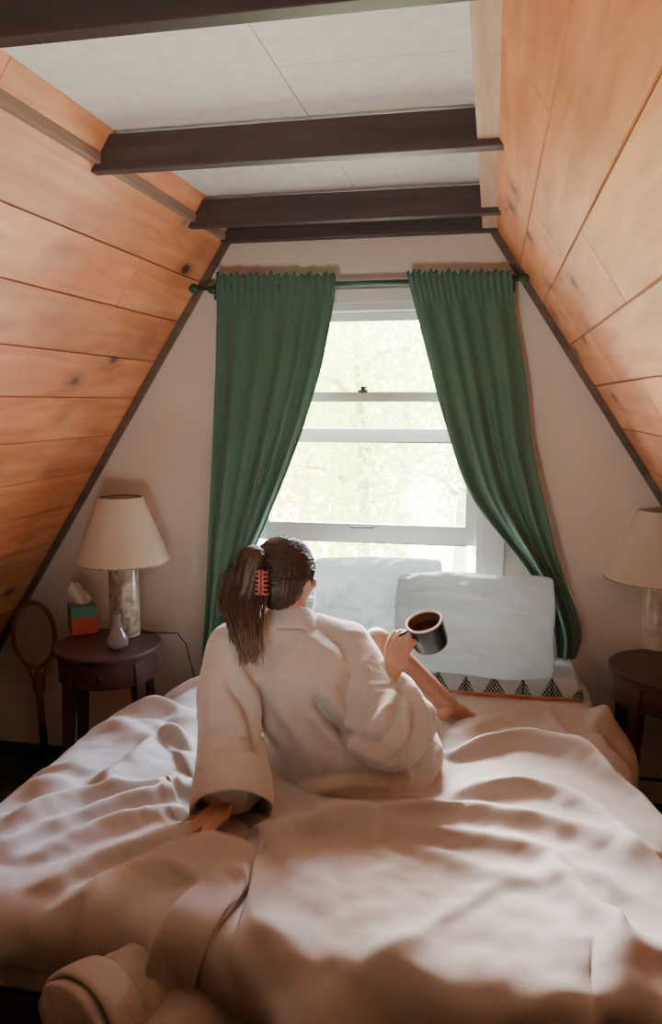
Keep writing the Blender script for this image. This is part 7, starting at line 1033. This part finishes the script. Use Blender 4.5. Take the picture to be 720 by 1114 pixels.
def hand(mb, wrist, d, nrm, thumb_side, curl, spread=.10, thumb_curl=.6, k=1.0, thumb_dir=None):
    """palm and five separate fingers; d = forearm direction, nrm = back of the hand"""
    d = d.normalized(); nrm = (nrm - d * nrm.dot(d)).normalized(); s = d.cross(nrm) * thumb_side
    P = lambda a, b, c: wrist + d * a * k + s * b * k + nrm * c * k
    for b in (-.030, -.011, .009, .028): mb.chain([P(.005, b * .55, 0), P(.048, b * .95, .002), P(.088, b, 0)], [.0165*k, .0145*k, .0105*k], 10)
    L = {-.030: (.030,.021,.018), -.011: (.038,.026,.020), .009: (.042,.028,.021), .028: (.037,.025,.020)}
    tips = []
    for i, b in enumerate((-.030, -.011, .009, .028)):
        p = P(.088, b, 0); an = 0; fd = (d + s * spread * b / .03).normalized(); pts = [p]; c = curl[i]
        for l, ca in zip(L[b], c):
            an += ca; dd = fd * math.cos(an) - nrm * math.sin(an); p = p + dd * l * 1.06 * k; pts.append(p)
        mb.chain(pts, [.0098*k, .0090*k, .0082*k, .0070*k], 10); tips.append(p)
    p = P(.020, .026, -.004); td = thumb_dir.normalized() if thumb_dir is not None else (d * .62 + s * .68 - nrm * .28).normalized()
    pts = [p]; ax_ = td.cross(-nrm).normalized() if abs(td.dot(nrm)) < .95 else s
    for l, a_ in ((.042, 0), (.032, thumb_curl * .6), (.026, thumb_curl)):
        td = Matrix.Rotation(a_, 3, ax_) @ td; p = p + td * l * k; pts.append(p)
    mb.chain(pts, [.0135*k, .0112*k, .0100*k, .0082*k], 10)
    return tips

# mug first: the hand closes round its handle
mc = at(465, 689, 2.40)
mup = (UP * .90 - RT * .30 - FW * .42).normalized()           # tipped towards her and the camera
mh = (-RT * .93 - UP * .30 - FW * .12); mh = (mh - mup * mh.dot(mup)).normalized()   # handle points to the left
mt = mup.cross(mh)
MM = Matrix((mh, mt, mup)).transposed().to_4x4(); MM.translation = mc
mroot = thing('mug', 'dark green mug with a pale rim held up in the woman\'s right hand', 'mug')
mb = MB(); hr, hh = .056, .094; hh2 = hh / 2
mb.lathe([(0,-hh2),(hr-.010,-hh2),(hr-.003,-hh2+.006),(hr,-hh2+.018),(hr+.001,hh2-.004)], (0,0,0), 40, MM); mb.build('mug_body', M_mug, mroot, auto=1.0)
mb = MB(); mb.lathe([(hr-.0045,hh2-.004),(hr-.0045,-hh2+.02),(hr-.012,-hh2+.008),(0,-hh2+.007)], (0,0,0), 40, MM); mb.build('mug_inside', M_mugin, mroot, True)
mb = MB(); mb.lathe([(hr+.0012,hh2-.0045),(hr+.0012,hh2),(hr-.001,hh2+.0015),(hr-.004,hh2),(hr-.0048,hh2-.0045)], (0,0,0), 40, MM); mb.build('mug_rim', M_mugrim, mroot, True)
mb = MB(); mb.lathe([(0,hh2-.034),(hr-.005,hh2-.034)], (0,0,0), 40, MM); mb.build('coffee', M_coffee, mroot)
mb = MB(); hp = [(hr-.002,.028),(hr+.020,.031),(hr+.032,.018),(hr+.033,-.004),(hr+.022,-.022),(hr-.002,-.026)]
pts = []
for i in range(len(hp) - 1):
    for t in (0, .5): pts.append(Vector((hp[i][0]*(1-t)+hp[i+1][0]*t, 0, hp[i][1]*(1-t)+hp[i+1][1]*t)))
pts.append(Vector((hp[-1][0], 0, hp[-1][1])))
mb.tube([MM @ p for p in pts], .0068, 10); mb.build('handle', M_mug, mroot, True)
setbase(mroot, MM @ Vector((0, 0, -hh2)))

# body: one continuous skin surface
mb = MB(); j = J
def mid(a, b, t=.5): return a.lerp(b, t)
mb.loft([ell(j['pelvis'] - Vector((0,0,.085)), side, fwd, .10, .08), ell(j['pelvis'], side, fwd, .155, .105), ell(mid(j['pelvis'], j['waist']), side, fwd, .14, .10), ell(j['waist'], side, fwd, .115, .085),
         ell(mid(j['waist'], j['chest']), side, fwd, .125, .09), ell(j['chest'] + Vector((0,0,.02)), side, fwd, .14, .09), ell(mid(j['chest'], j['neck'], .7), side, fwd, .11, .065), ell(j['neck'], side, fwd, .055, .052)])
mb.chain([mid(j['chest'], j['neck'], .85), j['neck'] + Vector((0,0,.02)), j['skull'] - hu * .03], [.062, .054, .056], 16)
for a, b, c in (('ls','le','lw'), ('rs','re','rw')):
    mb.chain([mid(j[a], j['neck'], .4), j[a], mid(j[a], j[b]), j[b], mid(j[b], j[c], .35), j[c]], [.045, .050, .043, .036, .036, .024], 14)
for a, b, c in (('rh','rk','ra'), ('lh','lk','la')):
    mb.chain([j[a], mid(j[a], j[b]), j[b], mid(j[b], j[c], .3), mid(j[b], j[c], .7), j[c]], [.085, .075, .054, .053, .042, .033], 16)
# feet: heel, arch, ball and toes
for a, fd in (('ra', Vector((.40,.88,-.25))), ('la', Vector((.75,.62,-.2)))):
    fd.normalize(); sd_ = fd.cross(Vector((0,0,1))).normalized(); p = j[a]
    mb.chain([p - fd*.035 - Vector((0,0,.022)), p - Vector((0,0,.012)), p + fd*.075 - Vector((0,0,.028)), p + fd*.145 - Vector((0,0,.042))], [.031, .034, .031, .022], 14)
    for q in range(5): mb.chain([p + fd*.12 + sd_*(.03-.015*q) - Vector((0,0,.040)), p + fd*(.195-.012*abs(q-.5)) + sd_*(.032-.016*q) - Vector((0,0,.045))], [.016, .010 - .0008*q], 8)
# head: cranium, jaw, nose, brow, lips, chin, ears
sk = j['skull']; Rh = Matrix((hs, hf, hu)).transposed()
hp_ = lambda x, y, z: sk + hs*x + hf*y + hu*z
mb.sphere(hp_(0, -.012, .028), 1, 16, (.076, .094, .088), Rh); mb.sphere(hp_(0, .022, -.035), 1, 14, (.060, .070, .078), Rh)
mb.sphere(hp_(0, .058, -.088), .024, 10); mb.chain([hp_(0,.088,.018), hp_(0,.106,-.018), hp_(0,.098,-.026)], [.010,.0135,.012], 10)
for s_ in (-1, 1):
    mb.chain([hp_(.012*s_,.088,.028), hp_(.042*s_,.074,.028)], [.011,.010], 10); mb.sphere(hp_(.040*s_,.064,-.022), .026, 10)
    mb.sphere(hp_(.075*s_,-.005,-.008), 1, 10, (.010,.020,.031), Rh); mb.sphere(hp_(.072*s_,-.002,-.03), .010, 8)
    mb.sphere(hp_(.011*s_,.100,-.026), .0085, 8)
mb.chain([hp_(-.020,.082,-.055), hp_(0,.091,-.053), hp_(.020,.082,-.055)], [.006,.0085,.006], 8); mb.chain([hp_(-.017,.081,-.064), hp_(0,.089,-.065), hp_(.017,.081,-.064)], [.006,.009,.006], 8)
# right hand round the mug handle: knuckles outside (left), fingers hooked through
hc_ = MM @ Vector((hr + .030, .0, .004)); wr = j['rw']
dR = (hc_ - wr + UP*.01 + mt*.02).normalized(); nR = (-RT*.55 - FW*.75 + UP*.1)
wr2 = hc_ - dR * .082 + (nR - dR*nR.dot(dR)).normalized() * .020
mb.chain([mid(j['re'], wr2, .6), wr2], [.031, .0235], 14)
hand(mb, wr2, dR, nR, 1, [(.55,1.15,.9), (.6,1.2,.9), (.55,1.2,.9), (.45,1.1,.8)], .05, .5, .95, thumb_dir=dR*.75 + mup*.45 + RT*.45)
# left hand flat on the duvet
lwp = j['lw']; lhp = at(232, 893, 2.07)
dL = (at(222, 892, 2.0) - lwp); dL.z = 0; dL = Vector((-.30, -.90, -.10))
wl = at(246, 876, 2.09); wl.z = max(wl.z, duvet_z(wl.x, wl.y) + .032)
mb.chain([lwp, wl], [.030, .024], 14)
hand(mb, wl, dL, Vector((0, 0, 1)), 1, [(.15,.2,.15), (.1,.18,.12), (.1,.15,.12), (.12,.18,.12)], .30, .1, .95)
body = remesh(mb, .0042, 4, .5)
bo = link('body', body, M_skin, person, True)
# eyes, lips
for s_ in (-1, 1):
    mb = MB(); mb.sphere(hp_(.031*s_, .0725, .004), .0125, 12); mb.build('eye', [plain('eye_white', (230,224,216), .2, .02)], person, True)
    mb = MB(); mb.sphere(hp_(.031*s_, .0815, .004), .0048, 10); mb.build('iris', plain('brown_iris', (64,40,26), .2, .1), person.children[-1], True)

# robe: torso, lap and both wide sleeves as one cloth surface
mb = MB(); dn = Vector((0,0,1))
pz = j['pelvis']; seatz = pz.z - .10
mb.loft([ell(at(385, 858, 2.40), side, fwd, .245, .135, 32, 2.4), ell(at(383, 836, 2.41), side, fwd, .265, .165, 32, 2.2), ell(at(366, 808, 2.41), side, fwd, .215, .155, 32), ell(j['waist'] + side*.0, side, fwd, .180, .135, 32),
         ell(mid(j['waist'], j['chest']) , side, fwd, .186, .135, 32), ell(j['chest'], side, fwd, .192, .13, 32), ell(mid(j['chest'], j['neck'], .40), side, fwd, .172, .108, 32), ell(mid(j['chest'], j['neck'], .72), side, fwd, .118, .085, 32), ell(mid(j['chest'], j['neck'], 1.0), side, fwd, .072, .068, 32)])
mb.chain([mid(j['ls'], j['neck'], .5), j['ls'], at(247, 755, 2.28), at(250, 805, 2.22), at(252, 828, 2.19), at(253, 842, 2.165)], [.066, .085, .088, .094, .102, .104], 20)
mb.chain([mid(j['rs'], j['neck'], .5), j['rs'], at(398, 752, 2.38), at(424, 800, 2.28)], [.066, .088, .098, .105], 20)
mb.chain([at(424, 800, 2.28), at(442, 786, 2.31), at(436, 766, 2.34), at(433, 752, 2.36)], [.105, .092, .070, .058], 20)
mb.chain([at(400, 832, 2.44), at(420, 800, 2.52), at(424, 768, 2.58), at(421, 750, 2.60)], [.150, .135, .105, .082], 20)     # lap over the right thigh
mb.chain([at(452, 822, 2.38), at(445, 800, 2.46)], [.085, .09], 16)
mb.chain([j['lh'], j['lk'], at(390, 780, 2.84)], [.14, .11, .10], 18)
robe = remesh(mb, .007, 14, .6)
v, n_ = get_vn(robe)
FOLDS = [  # folds of the cloth seen on her back, sleeves and lap: points, height, width (pixels of the photo)
    ([(242,729),(267,769),(281,800),(284,846)], -.024, 7), ([(249,707),(280,773),(307,815),(318,850)], .012, 9), ([(262,715),(296,780),(322,815)], -.006, 6),
    ([(275,720),(312,785),(340,830)], .008, 10),
    ([(342,758),(353,778),(369,791),(380,812)], -.026, 6), ([(352,742),(366,768),(384,796),(409,827)], .018, 8), ([(338,775),(352,796),(372,810)], .012, 7),
    ([(366,789),(390,800),(415,812)], -.016, 5), ([(372,802),(400,818),(430,832)], .010, 7),
    ([(388,812),(410,788),(424,768),(430,752)], .016, 7), ([(402,815),(424,792),(434,770)], -.012, 5), ([(425,826),(440,795),(440,762)], .014, 6), ([(440,826),(450,800),(447,770)], -.012, 4.5),
    ([(444,742),(464,775),(468,822)], .014, 5), ([(456,748),(473,785),(475,822)], -.011, 4), ([(462,750),(480,785),(482,825)], .012, 5),
    ([(308,866),(378,852),(449,852)], .014, 8), ([(330,846),(390,842),(450,838)], -.008, 6), ([(440,830),(444,852)], .012, 5),
    ([(222,802),(253,796),(276,806)], -.012, 6), ([(230,747),(228,800),(222,850)], .010, 8), ([(256,750),(262,810),(258,850)], .008, 9), ([(219,838),(250,842),(285,836)], .008, 7),
    ([(330,690),(362,712),(382,745)], .008, 10), ([(390,712),(400,745),(405,775)], .008, 9), ([(300,705),(306,745),(316,790)], .005, 10)]
dsp = np.zeros(len(v))
rel = v - np.array((0, 0, H)); fz = rel @ np.array(FW); PX = np.stack([CX + F * (rel @ np.array(RT)) / fz, CY - F * (rel @ np.array(UP)) / fz], 1)
face = np.clip(-(n_ * rel / np.linalg.norm(rel, axis=1, keepdims=True)).sum(1) * 2.2, 0, 1) * (fz < 2.62)
for pl, A, w_ in FOLDS:
    d_, t_, _ = segdist(PX, [Vector(q) for q in pl])
    dsp += 1.3 * A * np.exp(-(d_ / w_) ** 2) * np.clip(np.minimum(t_, 1 - t_) * 5 + .25, 0, 1) * face
for i, p in enumerate(v):
    a_ = noise.noise(Vector(p * 7)); dsp[i] += .005 * a_ + .003 * max(0, 1 - 2.2 * abs(noise.noise(Vector((p[0]*14 + 2*a_, p[1]*10, p[2]*8 + 3*a_)))))
v = v + n_ * dsp[:, None]
set_v(robe, v)
ro = link('robe', robe, M_robe, person, True)
sm = ro.modifiers.new('s', 'SMOOTH'); sm.factor = .5; sm.iterations = 1
def ringtube(c, axis, r0, r1, L, thick, wob, name, squash=1.0, refv=None):
    """open cloth band: cuff or collar with a rounded turned edge"""
    axis = axis.normalized(); u = (refv - axis * refv.dot(axis)).normalized() if refv else axis.orthogonal().normalized(); w_ = axis.cross(u)
    prof = [(0, r0 - thick), (0, r0), (L * .08, r0 + thick * .6), (L * .5, (r0 + r1) / 2 + thick * .7), (L * .92, r1 + thick * .6), (L, r1), (L * .98, r1 - thick * .7), (L * .9, r1 - thick), (L*.4, (r0+r1)/2 - thick)]
    n = 48; vs = []
    for k in range(n):
        t = 2 * PI * k / n; q = 1 + wob * noise.noise(Vector((math.cos(t) * 1.3, math.sin(t) * 1.3, L * 30)))
        for (a_, r_) in prof: vs.append(c + axis * (a_ + .006 * noise.noise(Vector((math.cos(t)*2, math.sin(t)*2, 4)))) + u * r_ * q * math.cos(t) + w_ * r_ * q * squash * math.sin(t))
    m = len(prof); fs = [(k*m+i, ((k+1)%n)*m+i, ((k+1)%n)*m+(i+1)%m, k*m+(i+1)%m) for k in range(n) for i in range(m)]
    mb = MB(); mb.add(vs, fs); return mb.build(name, M_robe, person, True, sub=1)
ringtube(at(253, 836, 2.175), at(252, 884, 2.085) - at(253, 836, 2.175), .106, .116, .125, .009, .12, 'cuff')
ringtube(at(436, 768, 2.335), at(431, 744, 2.365) - at(436, 768, 2.335), .070, .056, .045, .008, .10, 'cuff')
# shawl collar standing round the neck
ringtube(mid(j['chest'], j['neck'], .74) , (j['neck'] - j['chest']) + fwd * .02, .094, .066, .075, .011, .06, 'collar', .88, side)

# hair: cap, twisted knot, loose tail and strands
mb = MB()
mb.sphere(hp_(0, -.018, .034), 1, 20, (.091, .104, .096), Rh); mb.sphere(hp_(0, -.045, -.010), 1, 16, (.080, .070, .085), Rh); mb.sphere(hp_(.0, -.05, -.055), 1, 14, (.052, .045, .035), Rh)
kn = at(274, 626, 2.31)
mb.chain([hp_(-.035, -.080, .0), kn + hu*.045, kn], [.055, .046, .050], 14); mb.chain([kn + hu*.03, kn - hu*.03, at(267, 660, 2.30)], [.046, .050, .040], 14)
cap = remesh(mb, .006, 4, .5)
v, n_ = get_vn(cap)
for i, p in enumerate(v):
    q = Vector(p) - sk; an = math.atan2(q.dot(hs), q.dot(hf)); v[i] += n_[i] * (.0035 * noise.noise(Vector((an * 9, q.dot(hu) * 8, 2))) + .002 * math.sin(an * 46 + 5 * q.dot(hu) * 10))
    # keep the face free: pull the cap back in front
    f_ = q.dot(hf)
    lim = .052 if q.dot(hu) < .052 else .2
    if q.dot(hu) < -.01: lim = .010
    if f_ > lim: v[i] -= np.array(hf) * (f_ - lim)
set_v(cap, v); hairo = link('hair', cap, M_hair, person, True)
mb = MB(); r_ = random.Random(11)
def strand(pts, rad, jit):
    P = [Vector(p) + Vector((r_.gauss(0, jit), r_.gauss(0, jit), r_.gauss(0, jit * .6))) for p in pts]
    Q = []
    for i in range(len(P) - 1):
        p0 = P[max(i-1,0)]; p1 = P[i]; p2 = P[i+1]; p3 = P[min(i+2,len(P)-1)]
        for t in (0, .25, .5, .75):
            Q.append(.5 * ((2*p1) + (p2-p0)*t + (2*p0-5*p1+4*p2-p3)*t*t + (3*p1-p0-3*p2+p3)*t**3))
    Q.append(P[-1]); m = len(Q)
    mb.tube(Q, [rad * (1 - .75 * max(0, k/m - .5) * 2) for k in range(m)], 4, caps=False)
for k in range(210):      # loose tail falling from the knot down the back
    s_ = r_.gauss(0, 1)
    strand([kn + hu*.03 + side*.022*s_, at(264 + 9*s_, 650, 2.275), at(268 + 6*s_, 685, 2.235), at(272 + 5*s_ + r_.gauss(0,2), 708 + r_.uniform(0, 16), 2.225)], .0022, .007)
for k in range(90):       # side loop hanging by the left shoulder
    s_ = r_.gauss(0, 1)
    strand([kn + hu*.045 - side*.02, at(253 + 4*s_, 625, 2.30), at(247 + 3*s_, 650, 2.28), at(252 + 3*s_, 672, 2.27), at(258 + 3*s_, 690 + r_.uniform(0, 15), 2.25)], .0019, .006)
for k in range(330):      # hair drawn back over the skull to the knot
    a_ = r_.uniform(-1.0, 2.9); e_ = r_.uniform(-.25, 1.2)
    d0 = Vector((math.sin(a_) * math.cos(e_), -math.cos(a_) * math.cos(e_) * -1 if False else math.cos(a_) * math.cos(e_), math.sin(e_)))
    s0 = hp_(0, -.022, .030) + hs*d0.x*.089 + hf*min(d0.y*.103, .075)*1 + hu*d0.z*.095
    e1 = kn + Vector((r_.gauss(0,.02), -.01, r_.gauss(0,.03))); pts = [s0]
    for t in (.35, .7):
        p = s0.lerp(e1, t); q = p - hp_(0, -.022, .030); l = Vector((q.dot(hs)/.089, q.dot(hf)/.103, q.dot(hu)/.095)); ll = max(l.length, 1e-3)
        if ll < 1.0: p = hp_(0, -.022, .030) + q / ll * 1.01
        pts.append(p)
    pts.append(e1); strand(pts, .0016, .002)
for k in range(40):       # flyaways and wisps at the nape
    a_ = r_.uniform(0, 6.28); s0 = kn + Vector((math.cos(a_)*.03, 0, math.sin(a_)*.04)); strand([s0, s0 + Vector((math.cos(a_)*.03, r_.gauss(0,.01), math.sin(a_)*.03 + .01)), s0 + Vector((math.cos(a_)*.045 - .01, 0, math.sin(a_)*.04 - .01))], .0007, .005)
mb.build('hair_strands', M_tips, hairo, True)
# claw clip
cp = at(284, 634, 2.262); mb = MB()
for s_ in (-1, 1):
    for k in range(6):
        z_ = (.032 - .0128 * k); mb.tube([cp + hu*z_ + side*.004*s_, cp + hu*z_ + side*.014*s_ + FW*-.006, cp + hu*z_ + side*.024*s_ + FW*.012], [.0032,.0034,.002], 6)
    mb.tube([cp + hu*.038 + side*.005*s_, cp - hu*.036 + side*.005*s_], .0042, 8)
mb.build('hair_clip', M_clip, person, True, auto=None)
setbase(person, (j['pelvis'].x, j['pelvis'].y, j['pelvis'].z - .12))

# ------------------------------------------------------------------ fleece sleeves poking from under the duvet
sl = thing('fleece_garment', 'crumpled cream fleece with thick sleeves poking from under the duvet at the bed\'s foot', 'garment')
def sleeve(pts, rad, name, open_end, seed):
    P = [Vector(p) for p in pts]; Q = []; Rr = []
    for i in range(len(P) - 1):
        p0 = P[max(i-1,0)]; p1 = P[i]; p2 = P[i+1]; p3 = P[min(i+2,len(P)-1)]
        for k in range(8):
            t = k / 8; Q.append(.5 * ((2*p1) + (p2-p0)*t + (2*p0-5*p1+4*p2-p3)*t*t + (3*p1-p0-3*p2+p3)*t**3)); Rr.append(rad[i] + (rad[i+1]-rad[i])*t)
    Q.append(P[-1]); Rr.append(rad[-1])
    mb = MB(); n = 56
    ring_p = list(Q); ring_r = list(Rr)
    if open_end:    # rolled edge, then the inside wall going back up
        t = (Q[-1] - Q[-2]).normalized()
        ring_p += [Q[-1] + t*.006, Q[-1] + t*.004, Q[-1] - t*.006, Q[-1] - t*.06, Q[-1] - t*.14]; ring_r += [Rr[-1]*.97, Rr[-1]*.90, Rr[-1]*.84, Rr[-1]*.72, Rr[-1]*.45]
    mb.tube(ring_p, ring_r, n, caps=True)
    me = mb.mesh('s'); v, nn = get_vn(me)
    for i, p in enumerate(v):
        a_ = noise.noise(Vector(p * 9) + Vector((seed, 0, 0))); b_ = max(0, 1 - 2.5 * abs(noise.noise(Vector((p[0]*9 + a_*2, p[1]*9, p[2]*16 + seed)))))
        v[i] = p + nn[i] * (.007 * a_ + .006 * b_)
    set_v(me, v); return link(name, me, M_fleece, sl, True)
sA = sleeve([at(262, 1022, 1.90), at(200, 1036, 1.77), at(146, 1074, 1.65), at(82, 1126, 1.53)], [.066, .074, .080, .104], 'sleeve', True, 1.0)
sB = sleeve([at(300, 1060, 1.86), at(248, 1078, 1.76), at(208, 1106, 1.67), at(165, 1160, 1.56)], [.070, .074, .080, .088], 'sleeve', False, 5.0)
ringtube(at(122, 1094, 1.605), at(80, 1128, 1.525) - at(122, 1094, 1.605), .100, .112, .085, .010, .10, 'cuff')
c_ = sl  # the cuff belongs to the garment
for o in list(person.children):
    if o.name.startswith('cuff') and (o.data.vertices[0].co.y < 1.75): o.parent = sl; o.data.materials[0] = M_fleece
setbase(sl, at(190, 1060, 1.7))


# ------------------------------------------------------------------ light
w = bpy.data.worlds.new('world'); S.world = w; w.use_nodes = True; nt = w.node_tree
bg = nt.nodes['Background']
sky = nt.nodes.new('ShaderNodeTexSky'); sky.sky_type = 'HOSEK_WILKIE' if False else 'NISHITA'
sky.sun_disc = False; sky.sun_elevation = R(38); sky.sun_rotation = R(-20); sky.dust_density = 2.0
nt.links.new(sky.outputs[0], bg.inputs['Color']); bg.inputs['Strength'].default_value = 11.0
def sun(name, direction, e, ang, col):
    l = bpy.data.lights.new(name, 'SUN'); l.energy = e; l.angle = R(ang); l.color = col
    o = bpy.data.objects.new(name, l); C.objects.link(o); o.rotation_euler = Vector(direction).to_track_quat('-Z', 'Y').to_euler(); o.location = (-3, 6, 6); return o
sun('sun', (.42, -1, -.93), 6.0, 32, (1, .97, .92))
def area(name, loc, target, size, e, col, sy=None):
    l = bpy.data.lights.new(name, 'AREA'); l.energy = e; l.color = col; l.size = size
    if sy: l.shape = 'RECTANGLE'; l.size_y = sy
    o = bpy.data.objects.new(name, l); C.objects.link(o); o.location = loc
    o.rotation_euler = (Vector(target) - Vector(loc)).to_track_quat('-Z', 'Y').to_euler(); return o
up_ = area('added_uplight', (-.55, .62, 1.0), (-.57, 1.95, 2.6), .3, 15.5, (1, .92, .84))  # added fill light out of view, brightens the slopes, ceiling and gable
up_.data.spread = R(124)
S.view_settings.view_transform = 'AgX'
S.view_settings.look = 'None'
S.view_settings.exposure = -0.15
